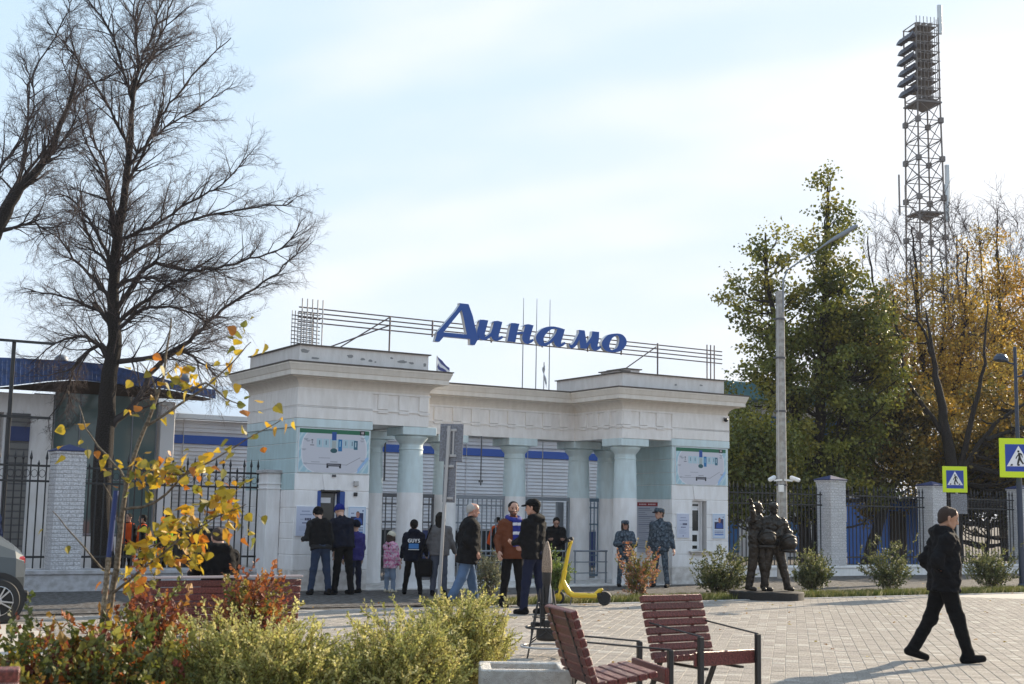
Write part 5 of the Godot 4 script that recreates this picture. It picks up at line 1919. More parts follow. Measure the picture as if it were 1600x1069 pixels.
func planter() -> void:
	var t := thing("stone_planter", "empty white stone planter box with a rough hewn side", "planter", Vector3(0.15, 0, -11.12), 3)
	var w := 0.74
	var d := 0.62
	var h := 0.42
	var b := MB.new()
	for e in [[0, d / 2 - 0.04, w, 0.08], [0, -d / 2 + 0.04, w, 0.08]]:
		b.b(Vector3(e[0], h / 2, e[1]), Vector3(e[2], h, e[3]), 0.012)
	for x in [-w / 2 + 0.045, w / 2 - 0.045]:
		b.b(Vector3(x, h / 2, 0), Vector3(0.09, h - 0.004, d - 0.15), 0.006)
	put(t, "wall", b, M.stone_white)
	# rough right side: a grid pushed in and out
	var r := MB.new()
	var f := FastNoiseLite.new()
	f.seed = 8
	f.frequency = 9.0
	var nx := 14
	var ny := 13
	var gp := func(i: int, j: int) -> Vector3:
		var z := -d / 2 + 0.004 + (d - 0.008) * i / nx
		var y := (h - 0.03) * j / ny
		var e := minf(minf(i, nx - i), minf(j + 2, ny - j)) 
		return Vector3(w / 2 + (0.004 if e < 1 else 0.012 + 0.03 * absf(f.get_noise_2d(z * 1.6, y * 1.6)) + rng.randf() * 0.010), y, z)
	var g := []
	for i in nx + 1:
		var row := []
		for j in ny + 1:
			row.append(gp.call(i, j))
		g.append(row)
	for i in nx:
		for j in ny:
			var nn: Vector3 = (g[i][j + 1] - g[i][j]).cross(g[i + 1][j] - g[i][j])
			if nn.x < 0:
				nn = -nn
			r.tri(g[i][j], g[i + 1][j], g[i + 1][j + 1], nn.normalized())
			r.tri(g[i][j], g[i + 1][j + 1], g[i][j + 1], nn.normalized())
	put(t, "rough_face", r, M.stone_white)
	var s := MB.new()
	s.b(Vector3(0, 0.22, 0), Vector3(w - 0.18, 0.02, d - 0.15))
	put(t, "soil", s, M.soil)

func rocket() -> void:
	var t := thing("rocket_model", "small metal rocket model on a wire launch frame behind the chairs", "sculpture", Vector3(0.46, 0, -15.75), 20)
	var n := MB.new()
	n.lathe([Vector2(0.058, 0.98), Vector2(0.062, 1.02), Vector2(0.058, 1.12), Vector2(0.041, 1.24), Vector2(0.016, 1.33), Vector2(0.0, 1.35)], 18)
	put(t, "nose_cone", n, M.shell_nose)
	var m := MB.new()
	m.lathe([Vector2(0.04, 0.50), Vector2(0.045, 0.62), Vector2(0.045, 0.82), Vector2(0.056, 0.90), Vector2(0.058, 0.98)], 18)
	put(t, "body", m, M.wire_dark)
	for k in 4:
		var b := Basis(Vector3.UP, PI / 2 * k + 0.4)
		var s := MB.new()
		s.lathe([Vector2(0.03, 0.42), Vector2(0.027, 0.62), Vector2(0.014, 0.78), Vector2(0.0, 0.86)], 10, Transform3D(b, b * Vector3(0.062, 0, 0)))
		put(t, "booster", s, M.galvanised if k % 2 else M.wire_dark)
		var l := MB.new()
		l.rod(b * Vector3(0.20, 0.34, 0), b * Vector3(0.11, 0.78, 0), 0.010)
		l.rod(b * Vector3(0.16, 0.34, 0.07), b * Vector3(0.11, 0.78, 0), 0.007)
		l.rod(b * Vector3(0.16, 0.34, -0.07), b * Vector3(0.11, 0.78, 0), 0.007)
		put(t, "gantry", l, M.wire_dark)
		var g := MB.new()
		g.rod(b * Vector3(0.30, 0.0, 0), b * Vector3(0.21, 0.34, 0), 0.011)
		g.rod(b * Vector3(0.25, 0.17, 0), b * Vector3(0.10, 0.33, 0.14), 0.008)
		g.rod(b * Vector3(0.25, 0.17, 0), b * Vector3(0.10, 0.33, -0.14), 0.008)
		put(t, "leg", g, M.wire_dark)
	for e in [[0.34, 0.235, 0.014], [0.12, 0.29, 0.014], [0.62, 0.11, 0.007], [0.46, 0.16, 0.008]]:
		var r := MB.new()
		var p := []
		var q := []
		for k in 33:
			p.append(Vector3(cos(TAU * k / 32.0) * e[1], e[0], sin(TAU * k / 32.0) * e[1]))
			q.append(e[2])
		r.tube(p, q, 6, false)
		put(t, "ring", r, M.galvanised if e[0] < 0.2 else M.wire_dark)
	var bx := MB.new()
	bx.b(Vector3(0.06, 0.385, 0.02), Vector3(0.24, 0.07, 0.15), 0.01)
	bx.b(Vector3(-0.10, 0.37, -0.08), Vector3(0.10, 0.05, 0.10), 0.01)
	put(t, "base_block", bx, M.wire_dark)
	var tk := MB.new()
	tk.lathe([Vector2(0.0, 0.18), Vector2(0.14, 0.19), Vector2(0.155, 0.22), Vector2(0.15, 0.32), Vector2(0.0, 0.33)], 18, at3(Vector3(0.04, 0, 0)))
	put(t, "flame_bucket", tk, M.wire_dark)

func scooter() -> void:
	var t := thing("kick_scooter", "bright yellow electric kick scooter parked on the paving", "scooter", Vector3(0.94, 0, -24.75), -12)
	for e in [[0.0, 0.115], [0.86, 0.115]]:
		var w := MB.new()
		w.lathe([Vector2(0.08, -0.03), Vector2(0.105, -0.032), Vector2(0.122, -0.018), Vector2(0.125, 0.0), Vector2(0.122, 0.018), Vector2(0.105, 0.032), Vector2(0.08, 0.03), Vector2(0.08, -0.03)], 24, Transform3D(Basis(Vector3.RIGHT, PI / 2), Vector3(e[0], 0.125, 0)))
		put(t, "tyre", w, M.rubber)
		var h := MB.new()
		h.lathe([Vector2(0.0, -0.026), Vector2(0.07, -0.026), Vector2(0.082, -0.02), Vector2(0.082, 0.02), Vector2(0.07, 0.026), Vector2(0.0, 0.026)], 20, Transform3D(Basis(Vector3.RIGHT, PI / 2), Vector3(e[0], 0.125, 0)))
		put(t, "wheel_hub", h, M.yellow if e[0] == 0.0 else M.rubber)
	var f := MB.new()
	f.tube([Vector3(0.0, 0.125, 0.045), Vector3(0.035, 0.26, 0.045), Vector3(0.05, 0.30, 0.0), Vector3(0.035, 0.26, -0.045), Vector3(0.0, 0.125, -0.045)], [0.018, 0.02, 0.03, 0.02, 0.018], 8)
	put(t, "fork", f, M.yellow)
	var s := MB.new()
	s.tube([Vector3(0.045, 0.28, 0), Vector3(0.10, 0.55, 0), Vector3(0.115, 0.62, 0)], [0.052, 0.048, 0.052], 12)
	s.tube([Vector3(0.11, 0.60, 0), Vector3(0.20, 1.06, 0), Vector3(0.215, 1.13, 0)], [0.036, 0.034, 0.042], 12)
	s.b(Vector3(0.222, 1.14, 0), Vector3(0.07, 0.06, 0.08), 0.015)
	put(t, "stem", s, M.yellow)
	var d := MB.new()
	d.tube([Vector3(0.075, 0.44, 0), Vector3(0.12, 0.34, 0), Vector3(0.20, 0.215, 0), Vector3(0.27, 0.185, 0)], [0.050, 0.055, 0.055, 0.048], 12)
	d.box(at3(Vector3(0.48, 0.175, 0), 0, 0, 0), Vector3(0.52, 0.085, 0.16), 0.025)
	d.tube([Vector3(0.68, 0.19, 0), Vector3(0.78, 0.27, 0), Vector3(0.83, 0.30, 0)], [0.035, 0.045, 0.022], 10)
	put(t, "deck", d, M.yellow)
	var fd := MB.new()
	for k in 7:
		var a0 := 0.3 + k * 0.32
		var a1 := a0 + 0.32
		var c := Vector3(0.86, 0.125, 0)
		fd.quad(c + Vector3(cos(a0), sin(a0), 0) * 0.142 + Vector3(0, 0, 0.045), c + Vector3(cos(a1), sin(a1), 0) * 0.142 + Vector3(0, 0, 0.045), c + Vector3(cos(a1), sin(a1), 0) * 0.142 - Vector3(0, 0, 0.045), c + Vector3(cos(a0), sin(a0), 0) * 0.142 - Vector3(0, 0, 0.045), Vector3(cos(a0), sin(a0), 0))
	fd.box(at3(Vector3(0.76, 0.18, 0), 0, 0, 30), Vector3(0.10, 0.09, 0.12), 0.02)
	put(t, "mudguard", fd, M.rubber)
	var hb := MB.new()
	hb.rod(Vector3(0.22, 1.17, -0.24), Vector3(0.22, 1.17, 0.24), 0.016, 8)
	hb.box(at3(Vector3(0.215, 1.20, 0.0), 0, 0, 15), Vector3(0.11, 0.06, 0.12), 0.012)
	for z in [-0.2, 0.2]:
		hb.rod(Vector3(0.22, 1.17, z - 0.055), Vector3(0.22, 1.17, z + 0.055), 0.024, 10)
		hb.rod(Vector3(0.17, 1.15, z * 0.7), Vector3(0.15, 1.14, z * 1.1), 0.009)
	put(t, "handlebar", hb, M.rubber)
	var st := MB.new()
	st.rod(Vector3(0.27, 0.16, 0.05), Vector3(0.25, 0.01, 0.14), 0.010)
	put(t, "kickstand", st, M.steel_dark)
	var cb := MB.new()
	cb.tube([Vector3(0.215, 1.12, 0.04), Vector3(0.13, 0.95, 0.06), Vector3(0.06, 0.62, 0.05), Vector3(0.05, 0.34, 0.04)], [0.006, 0.006, 0.006, 0.006], 5)
	put(t, "brake_cable", cb, M.rubber)
	var rl := MB.new()
	rl.b(Vector3(0.58, 0.215, 0), Vector3(0.06, 0.02, 0.08), 0.006)
	put(t, "foot_pad", rl, M.rubber)

func car() -> void:
	# parked at the left edge; only its rear quarter is in view
	var t := thing("parked_car", "dark grey hatchback parked at the left edge with red tail lamp", "car", Vector3(-7.32, 0, -19.75), 34)
	# sections from the tail (x = 0) to the nose (x = -4.2): [x, sill, bumper bulge half width, belt y, half width at belt, roof y, half width at roof]
	var secs := [[0.0, 0.45, 0.62, 0.80, 0.62, 0.92, 0.50], [-0.05, 0.30, 0.78, 0.86, 0.74, 1.00, 0.58], [-0.18, 0.24, 0.83, 0.90, 0.80, 1.10, 0.62], [-0.45, 0.22, 0.86, 0.93, 0.83, 1.28, 0.62], [-0.85, 0.20, 0.88, 0.94, 0.85, 1.45, 0.61], [-1.4, 0.20, 0.88, 0.94, 0.86, 1.50, 0.60], [-2.2, 0.20, 0.88, 0.93, 0.86, 1.48, 0.59], [-2.8, 0.20, 0.88, 0.92, 0.85, 1.22, 0.62], [-3.15, 0.20, 0.88, 0.90, 0.82, 1.00, 0.68], [-3.8, 0.22, 0.85, 0.78, 0.76, 0.86, 0.60], [-4.15, 0.30, 0.74, 0.62, 0.66, 0.70, 0.5], [-4.2, 0.40, 0.60, 0.55, 0.5, 0.60, 0.4]]
	var rings := []
	for s in secs:
		var r := []
		var hs := [[s[1], s[2] * 0.92], [s[1] + 0.10, s[2]], [lerpf(s[1], s[3], 0.6), s[2] * 1.005], [s[3], s[4]], [lerpf(s[3], s[5], 0.5), lerpf(s[4], s[6], 0.42)], [s[5] - 0.04, s[6] * 1.02], [s[5], s[6] * 0.82], [s[5] + 0.02, 0.0]]
		for e in hs:
			r.append(Vector3(s[0], e[0], e[1]))
		for k in range(hs.size() - 2, -1, -1):
			r.append(Vector3(s[0], hs[k][0], -hs[k][1]))
		rings.append(r)
	var b := MB.new()
	var m: int = rings[0].size()
	for k in rings.size() - 1:
		for j in m - 1:
			var a: Vector3 = rings[k][j]
			var c: Vector3 = rings[k][j + 1]
			var d: Vector3 = rings[k + 1][j + 1]
			var e: Vector3 = rings[k + 1][j]
			var nn := (d - a).cross(e - c)
			var out := Vector3(0, (a.y + d.y) / 2 - 0.7, (a.z + d.z) / 2)
			if nn.dot(out) < 0:
				nn = -nn
			b.quad(a, c, d, e, nn.normalized())
	var cap := []
	for j in range(1, m - 1):
		b.tri(rings[0][0], rings[0][j], rings[0][j + 1], Vector3.RIGHT)
		b.tri(rings[rings.size() - 1][0], rings[rings.size() - 1][j], rings[rings.size() - 1][j + 1], Vector3.LEFT)
	put(t, "body", b, M.car_paint)
	for s in [-1.0, 1.0]:
		var g := MB.new()
		g.quad(Vector3(-0.55, 0.97, s * 0.835), Vector3(-2.6, 0.97, s * 0.86), Vector3(-2.25, 1.40, s * 0.66), Vector3(-0.9, 1.40, s * 0.66), Vector3(0, 0.3, s).normalized())
		put(t, "side_window", g, M.glass_dark)
		var tl := MB.new()
		tl.box(at3(Vector3(-0.12, 0.86, s * 0.735), 0, s * 24, 8), Vector3(0.20, 0.12, 0.06), 0.025)
		put(t, "tail_lamp", tl, M.tail_red)
		for x in [-0.42, -3.0]:
			var arch := MB.new()
			arch.lathe([Vector2(0.0, 0.0), Vector2(0.37, 0.0), Vector2(0.38, 0.012), Vector2(0.0, 0.012)], 28, Transform3D(Basis(Vector3.RIGHT, PI / 2 * s), Vector3(x, 0.33, s * 0.875)))
			put(t, "wheel_arch", arch, M.rubber)
			var w := MB.new()
			w.lathe([Vector2(0.21, -0.02), Vector2(0.29, -0.015), Vector2(0.312, 0.01), Vector2(0.312, 0.17), Vector2(0.29, 0.20)], 32, Transform3D(Basis(Vector3.RIGHT, -PI / 2 * s), Vector3(x, 0.312, s * 0.905)))
			var wn := put(t, "wheel", w, M.rubber)
			var rm := MB.new()
			var bx := Basis(Vector3.RIGHT, 0)
			rm.lathe([Vector2(0.20, -0.02), Vector2(0.222, -0.012), Vector2(0.222, 0.02), Vector2(0.205, 0.02)], 32, Transform3D(Basis(Vector3.RIGHT, -PI / 2 * s), Vector3(x, 0.312, s * 0.905)))
			for k in 10:
				var a := TAU * k / 10.0 + (0.12 if k % 2 else -0.12)
				rm.bar(Vector3(x, 0.312, s * 0.91) + Vector3(cos(a) * 0.04, sin(a) * 0.04, 0), Vector3(x, 0.312, s * 0.92) + Vector3(cos(a) * 0.212, sin(a) * 0.212, 0), 0.028, 0.02)
			rm.lathe([Vector2(0.0, 0.0), Vector2(0.05, 0.0), Vector2(0.055, -0.02), Vector2(0.0, -0.03)], 16, Transform3D(Basis(Vector3.RIGHT, -PI / 2 * s), Vector3(x, 0.312, s * 0.905)))
			put(wn, "rim", rm, M.alloy)
	var rw := MB.new()
	rw.quad(Vector3(-0.10, 1.0, -0.56), Vector3(-0.10, 1.0, 0.56), Vector3(-0.62, 1.36, 0.55), Vector3(-0.62, 1.36, -0.55), Vector3(1, 0.8, 0).normalized())
	put(t, "rear_window", rw, M.glass_dark)
	var bp := MB.new()
	bp.box(at3(Vector3(0.01, 0.36, 0)), Vector3(0.10, 0.16, 1.4), 0.03)
	put(t, "bumper", bp, M.rubber)

func statue() -> void:
	var c := Vector3(5.30, 0, -27.3)
	var t := thing("bronze_statue", "dark bronze statue of two airmen holding helmets on a round plinth", "statue", c, -6)
	var p := MB.new()
	p.lathe([Vector2(0.0, 0.0), Vector2(0.76, 0.0), Vector2(0.76, 0.15), Vector2(0.745, 0.165), Vector2(0.0, 0.167)], 48, Transform3D(Basis().scaled(Vector3(1, 1, 0.72)), Vector3(0, 0.0, 0)))
	put(t, "plinth", p, M.granite_dark)
	for k in 2:
		var f := group_part(t, "figure")
		f.position = Vector3(-0.17 if k == 0 else 0.15, 0.167, 0.05 if k == 0 else 0.0)
		f.rotation_degrees.y = 40 if k == 0 else 12
		var o := {"into": f, "h": 1.80, "cell": 0.02, "all": M.bronze, "trousers": M.bronze, "jacket": M.bronze, "shoes": M.bronze, "bulk": 1.08, "wide": 1.22, "hem": 0.84, "folds": 0.040, "hair": ["hair", M.bronze], "hood": false, "sleeve": 1.1}
		if k == 0:
			o.merge({"arm_r": [100, 38, 76, 20], "arm_l": [10, 6, 52, 8], "leg_l": [6, 4, 4], "leg_r": [-6, 3, 4], "yaw": 20, "nod": -12}, true)
		else:
			o.merge({"arm_r": [14, 14, 62, 30], "arm_l": [-4, 30, 56, 24], "leg_l": [4, 3, 13, 0, 16], "leg_r": [-2, 4, 7, 0, -12], "yaw": 14, "nod": 0}, true)
		person("", Vector3.ZERO, 0, o)
	for e in [[Vector3(0.0, 1.24, 0.33), 10.0], [Vector3(0.43, 1.16, 0.20), 30.0]]:
		var h := group_part(t, "helmet")
		h.position = e[0]
		h.rotation_degrees.y = e[1]
		var q := MB.new()
		q.ball(Vector3.ZERO, Vector3(0.175, 0.185, 0.195), 20, 14)
		q.lathe([Vector2(0.15, -0.20), Vector2(0.175, -0.17), Vector2(0.165, -0.14)], 20)
		put(h, "shell", q, M.bronze)
		var v := MB.new()
		v.ball(Vector3(0, -0.03, 0.06), Vector3(0.14, 0.11, 0.155), 16, 10)
		put(h, "visor", v, M.bronze)
		var r := MB.new()
		var pts := []
		var rr := []
		for j in 17:
			var a := PI * j / 16.0
			pts.append(Vector3(cos(a) * 0.18, 0.02 + sin(a) * 0.11, sin(a) * 0.145))
			rr.append(0.014)
		r.tube(pts, rr, 6)
		put(h, "brow_band", r, M.bronze)

# ---------- trees and shrubs ----------

func V(x: float, y: float) -> Vector3:
	return Vector3(x, y, 0)

func bent(pts: Array, per: int, wob: float) -> Array:
	var o := []
	for k in pts.size() - 1:
		var p0: Vector3 = pts[maxi(k - 1, 0)]
		var p1: Vector3 = pts[k]
		var p2: Vector3 = pts[k + 1]
		var p3: Vector3 = pts[mini(k + 2, pts.size() - 1)]
		for j in per:
			var q := p1.cubic_interpolate(p2, p0, p3, float(j) / per)
			if k + j > 0:
				q += Vector3(rng.randf_range(-wob, wob), rng.randf_range(-wob, wob), rng.randf_range(-wob, wob))
			o.append(q)
	o.append(pts[pts.size() - 1])
	return o

func radii(n: int, r0: float, r1: float, p := 0.8) -> Array:
	var o := []
	for k in n:
		o.append(lerpf(r0, r1, pow(float(k) / (n - 1), p)))
	return o

func wander(mb: MB, a: Vector3, d: Vector3, l: float, r0: float, r1: float, sides: int, lift: float, segs := 4, crook := 0.28) -> Array:
	# a crooked shoot; returns its points
	var p := [a]
	var q := a
	var dd := d.normalized()
	for k in segs:
		dd = (dd + Vector3(rng.randf_range(-1, 1), rng.randf_range(-1, 1) + lift, rng.randf_range(-1, 1)) * crook).normalized()
		q += dd * (l / segs)
		p.append(q)
	mb.tube(p, radii(p.size(), r0, r1, 1.0), sides, false)
	return p

func twig_spray(l: float) -> ArrayMesh:
	# a fan of fine twigs, growing along +y
	var mb := MB.new()
	var p := wander(mb, Vector3.ZERO, Vector3.UP, l, 0.0085, 0.003, 3, 0.0, 5, 0.22)
	for k in range(1, p.size()):
		for s in (2 if k < p.size() - 1 else 3):
			var d: Vector3 = (p[k] - p[k - 1]).normalized()
			var o := d.rotated(Vector3(rng.randf() - 0.5, 0.0, rng.randf() - 0.5).normalized(), rng.randf_range(0.5, 1.0))
			var q := wander(mb, p[k], o, l * rng.randf_range(0.28, 0.5), 0.005, 0.0022, 3, 0.1, 3, 0.3)
			for j in range(1, q.size()):
				var d2: Vector3 = (q[j] - q[j - 1]).normalized()
				var o2 := d2.rotated(Vector3(rng.randf() - 0.5, rng.randf() - 0.5, rng.randf() - 0.5).normalized(), rng.randf_range(0.5, 1.1))
				wander(mb, q[j], o2, l * rng.randf_range(0.12, 0.24), 0.0032, 0.0018, 3, 0.1, 2, 0.3)
	return mb.mesh()

func turn_to(d: Vector3, roll: float) -> Basis:
	d = d.normalized()
	var x := d.cross(Vector3(0.3, 0.2, 0.9)).normalized()
	return Basis(x, d, x.cross(d)) * Basis(Vector3.UP, roll)

func bare_tree(called: String, label: String, lines: Array, z0: float, r0: float, sprays: Array, density: float) -> void:
	var base := Vector3(lines[0][0].x, 0, z0)
	var t := thing(called, label, "tree", base)
	var trunk := MB.new()
	var limbs := MB.new()
	var xs := []
	var spine := []
	for k in lines.size():
		var pts := []
		var away := rng.randf_range(-1.0, 1.0)
		away = (0.35 + absf(away) * 0.5) * signf(away) if k > 0 else 0.0
		var l0: Vector3 = lines[k][0]
		for p in lines[k]:
			var q: Vector3 = p
			if k > 2:
				q = l0 + (q - l0) * 0.93
			pts.append(Vector3(q.x, q.y, 0) - Vector3(base.x, 0, 0) + Vector3(0, 0, away * (q - l0).length() * 0.55))
		if k > 0:
			# each limb leaves the trunk a little below its own first point
			var root: Vector3 = spine[0]
			for q in spine:
				var qq: Vector3 = q
				if (qq - pts[0] + Vector3(0, 0.3, 0)).length() < (root - pts[0] + Vector3(0, 0.3, 0)).length():
					root = qq
			if (root - pts[0]).length() < 1.3:
				pts.insert(0, root)
		var b := bent(pts, 4, 0.035 if k > 0 else 0.02)
		if k == 0:
			spine = b
		var w := r0
		var e := (0.12 if r0 > 0.3 else 0.03) * r0 / 0.4
		if k > 0:
			var frac := clampf(l0.y / 13.0, 0, 1)
			w = lerpf(0.15, 0.045, frac) * (r0 / 0.4) * (1.25 if lines[k].size() > 7 else 1.0)
			e = 0.010
			limbs.tube(b, radii(b.size(), w, e, 0.75), 7, false)
		else:
			var rr := radii(b.size(), r0, e, 0.85)
			rr[0] = r0 * 1.25
			trunk.tube(b, rr, 14, false)
		var first := int(b.size() * (0.5 if k == 0 else 0.15))
		for j in range(first, b.size()):
			if k > 0 and rng.randf() < 0.5 * smoothstep(0.7, 1.0, float(j) / b.size()):
				continue
			var tt := float(j) / (b.size() - 1)
			var dir: Vector3 = (b[j] - b[j - 1]).normalized()
			for c in int(density * (0.8 + rng.randf())):
				var ax := Vector3(rng.randf() - 0.5, rng.randf() - 0.5, rng.randf() - 0.5).normalized()
				var d := dir.rotated(ax, rng.randf_range(0.45, 1.0))
				var l := rng.randf_range(0.6, 1.35) * (1.1 - 0.72 * tt)
				var q := wander(limbs, b[j], d, l, lerpf(0.026, 0.011, tt), 0.006, 4, 0.12, 4, 0.25)
				for m in range(1, q.size()):
					if m < q.size() - 1 and rng.randf() < 0.45:
						continue
					for z in (1 if m < q.size() - 1 else 2):
						var d2: Vector3 = (q[m] - q[m - 1]).normalized()
						d2 = d2.rotated(Vector3(rng.randf() - 0.5, rng.randf() - 0.5, rng.randf() - 0.5).normalized(), rng.randf_range(0.2, 0.9))
						var s := rng.randf_range(0.45, 0.95) * (1.05 - 0.42 * tt)
						xs.append(Transform3D(turn_to(d2, rng.randf() * TAU).scaled(Vector3.ONE * s), q[m]))
	put(t, "trunk", trunk, M.bark_dark)
	put(t, "limbs", limbs, M.bark_twig_dark)
	# twigs: three kinds of spray shared out
	for v in sprays.size():
		var part := []
		for k in range(v, xs.size(), sprays.size()):
			part.append(xs[k])
		scatter(t, "twigs", sprays[v], M.bark_twig, part, [Color(1, 1, 1)])

func leaf_tuft(n: int, size: float, spread: float, droop: float) -> ArrayMesh:
	# a handful of folded leaves round a point
	var mb := MB.new()
	for k in n:
		var c := Vector3(rng.randfn(), rng.randfn(), rng.randfn()) * spread * 0.55
		var b := turn_to(Vector3(rng.randf() - 0.5, rng.randf() - 0.5 - droop, rng.randf() - 0.5), rng.randf() * TAU)
		var s := size * rng.randf_range(0.7, 1.25)
		var w := s * 0.42
		var up := b.z * s * 0.16
		var g := rng.randf_range(0.72, 1.2)
		mb.col = Color(g, g, g)
		var n1 := (b.z + b.x * 0.35).normalized()
		var n2 := (b.z - b.x * 0.35).normalized()
		mb.tri(c, c + b.y * s * 0.5 - b.x * w + up, c + b.y * s, n1)
		mb.tri(c, c + b.y * s, c + b.y * s * 0.5 + b.x * w + up, n2)
	return mb.mesh()

func leafy_tree(called: String, label: String, base: Vector3, stems: Array, lobes: Array, tufts: Array, n: int, pal: Array, bark: Material, clump := 0.55, gap := 0.0, leaf_m := "leaf_dark") -> void:
	# stems: [[points], r0, r1]; lobes: [centre, radii, share]; leaves gather in clumps on branches inside the lobes
	var t := thing(called, label, "tree", base)
	var trunk := MB.new()
	var tops := []
	for s in stems:
		var b := bent(s[0], 5, 0.06)
		trunk.tube(b, radii(b.size(), s[1], s[2], 0.9), 9, false)
		for k in range(2, b.size()):
			tops.append(b[k])
	put(t, "trunk", trunk, bark)
	var limbs := MB.new()
	var xs := []
	var cs := []
	var total := 0.0
	for l in lobes:
		total += l[2]
	var nz := FastNoiseLite.new()
	nz.seed = int(base.x * 10)
	nz.frequency = 0.55
	for l in lobes:
		var cnt := int(n * l[2] / total / 15.0)
		for k in cnt:
			var d := Vector3(rng.randfn(), rng.randfn(), rng.randfn()).normalized()
			var r := pow(rng.randf(), 0.42)
			var c: Vector3 = l[0] + d * l[1] * r
			if nz.get_noise_3d(c.x, c.y * 0.8, c.z) < -0.22 + gap:
				continue
			if c.y < 1.9 + 0.5 * sin(c.x * 2.0):
				continue
			# the branch that carries the clump
			var best: Vector3 = tops[0]
			var bd := 1e9
			for q in tops:
				var qq: Vector3 = q
				var dd := (c - qq).length() + maxf(0.0, qq.y + 0.5 - c.y) * 2.0
				if dd < bd:
					bd = dd
					best = qq
			var mid := best.lerp(c, 0.5) + Vector3(rng.randf_range(-0.2, 0.2), -0.12 * (c - best).length(), rng.randf_range(-0.2, 0.2))
			var pts := bent([best, mid, c], 3, 0.04)
			limbs.tube(pts, radii(pts.size(), 0.05, 0.012), 4, false)
			var m := 15
			var tone := rng.randf_range(0.75, 1.2)
			var hue: Color = pal[rng.randi() % pal.size()]
			for j in m:
				var o := Vector3(rng.randfn(), rng.randfn() * 0.75, rng.randfn()) * clump * 0.5
				xs.append(Transform3D(Basis.from_euler(Vector3(rng.randf() * TAU, rng.randf() * TAU, rng.randf() * TAU)).scaled(Vector3.ONE * rng.randf_range(0.75, 1.25)), c + o))
				var h2: Color = hue.lerp(pal[rng.randi() % pal.size()], 0.35)
				cs.append(Color(h2.r * tone, h2.g * tone, h2.b * tone))
	put(t, "limbs", limbs, bark).set_meta("kind", "stuff")
	for v in tufts.size():
		var a := []
		var b2 := []
		for k in range(v, xs.size(), tufts.size()):
			a.append(xs[k])
			b2.append(cs[k])
		scatter(t, "crown", tufts[v], M[leaf_m], a, b2)

func sprig(l: float, n: int, size: float, wide: float, bend: float) -> ArrayMesh:
	# a shoot along +y set with small leaves
	var mb := MB.new()
	mb.col = Color(0.35, 0.25, 0.16) * 1.3
	var p := wander(mb, Vector3.ZERO, Vector3.UP, l, 0.0035, 0.0015, 3, 0.0, 4, bend)
	for k in n:
		var f := (k + 0.6) / n * (p.size() - 1)
		var i := mini(int(f), p.size() - 2)
		var c: Vector3 = p[i].lerp(p[i + 1], f - i)
		var d: Vector3 = (p[i + 1] - p[i]).normalized()
		var o := d.rotated(d.cross(Vector3(rng.randf() - 0.5, rng.randf() - 0.5, rng.randf() - 0.5)).normalized(), rng.randf_range(0.6, 1.2))
		var b := turn_to(o, rng.randf() * TAU)
		var s := size * rng.randf_range(0.65, 1.2)
		var w := s * wide
		var up := b.z * s * 0.12
		var g := rng.randf_range(0.75, 1.25)
		mb.col = Color(g, g, g)
		mb.tri(c, c + b.y * s * 0.45 - b.x * w + up, c + b.y * s, (b.z + b.x * 0.3).normalized())
		mb.tri(c, c + b.y * s, c + b.y * s * 0.45 + b.x * w + up, (b.z - b.x * 0.3).normalized())
	return mb.mesh()

func shrub(called: String, label: String, at: Vector3, r: Vector3, n: int, kinds: Array, pal: Array, upright := 0.6, group := "", rough := 0.25) -> void:
	# r: half width, height, half depth
	var t := thing(called, label, "shrub", at, 0.0, group)
	var st := MB.new()
	for k in 14:
		var a := rng.randf() * TAU
		var d := Vector3(cos(a) * r.x * 0.75, r.y * rng.randf_range(0.6, 0.9), sin(a) * r.z * 0.75)
		var b := bent([Vector3(cos(a) * 0.06, 0, sin(a) * 0.06), d * Vector3(0.45, 0.55, 0.45), d], 3, 0.02)
		st.tube(b, radii(b.size(), 0.010, 0.003), 4, false)
	put(t, "stems", st, M.bark_twig)
	var xs := []
	var cs := []
	var nz := FastNoiseLite.new()
	nz.seed = int(absf(at.x) * 100.0) + 3
	nz.frequency = 2.4
	for k in n:
		var d := Vector3(rng.randfn(), rng.randfn(), rng.randfn()).normalized()
		var q := pow(rng.randf(), 0.33)
		var lump := 1.0 + rough * nz.get_noise_3d(d.x, d.y, d.z) * 1.6
		var c := Vector3(d.x * r.x, r.y * 0.52 + d.y * r.y * 0.48, d.z * r.z) * Vector3(lump, lump, lump) * Vector3(q, 1, q)
		c.y = maxf(0.03, r.y * 0.50 + (c.y - r.y * 0.50) * q)
		if rng.randf() < 0.15 and c.y < r.y * 0.35:
			continue
		var out := (Vector3(d.x, 0.15, d.z).normalized() * (1.0 - upright) + Vector3.UP * upright + Vector3(rng.randfn(), rng.randfn(), rng.randfn()) * 0.28).normalized()
		xs.append(Transform3D(turn_to(out, rng.randf() * TAU).scaled(Vector3.ONE * rng.randf_range(0.75, 1.2)), c - out * 0.08))
		var h: Color = pal[rng.randi() % pal.size()]
		var tone := rng.randf_range(0.75, 1.25)
		cs.append(Color(h.r * tone, h.g * tone, h.b * tone))
	for v in kinds.size():
		var a := []
		var b := []
		for k in range(v, xs.size(), kinds.size()):
			a.append(xs[k])
			b.append(cs[k])
		scatter(t, "foliage", kinds[v], M.leaf, a, b)

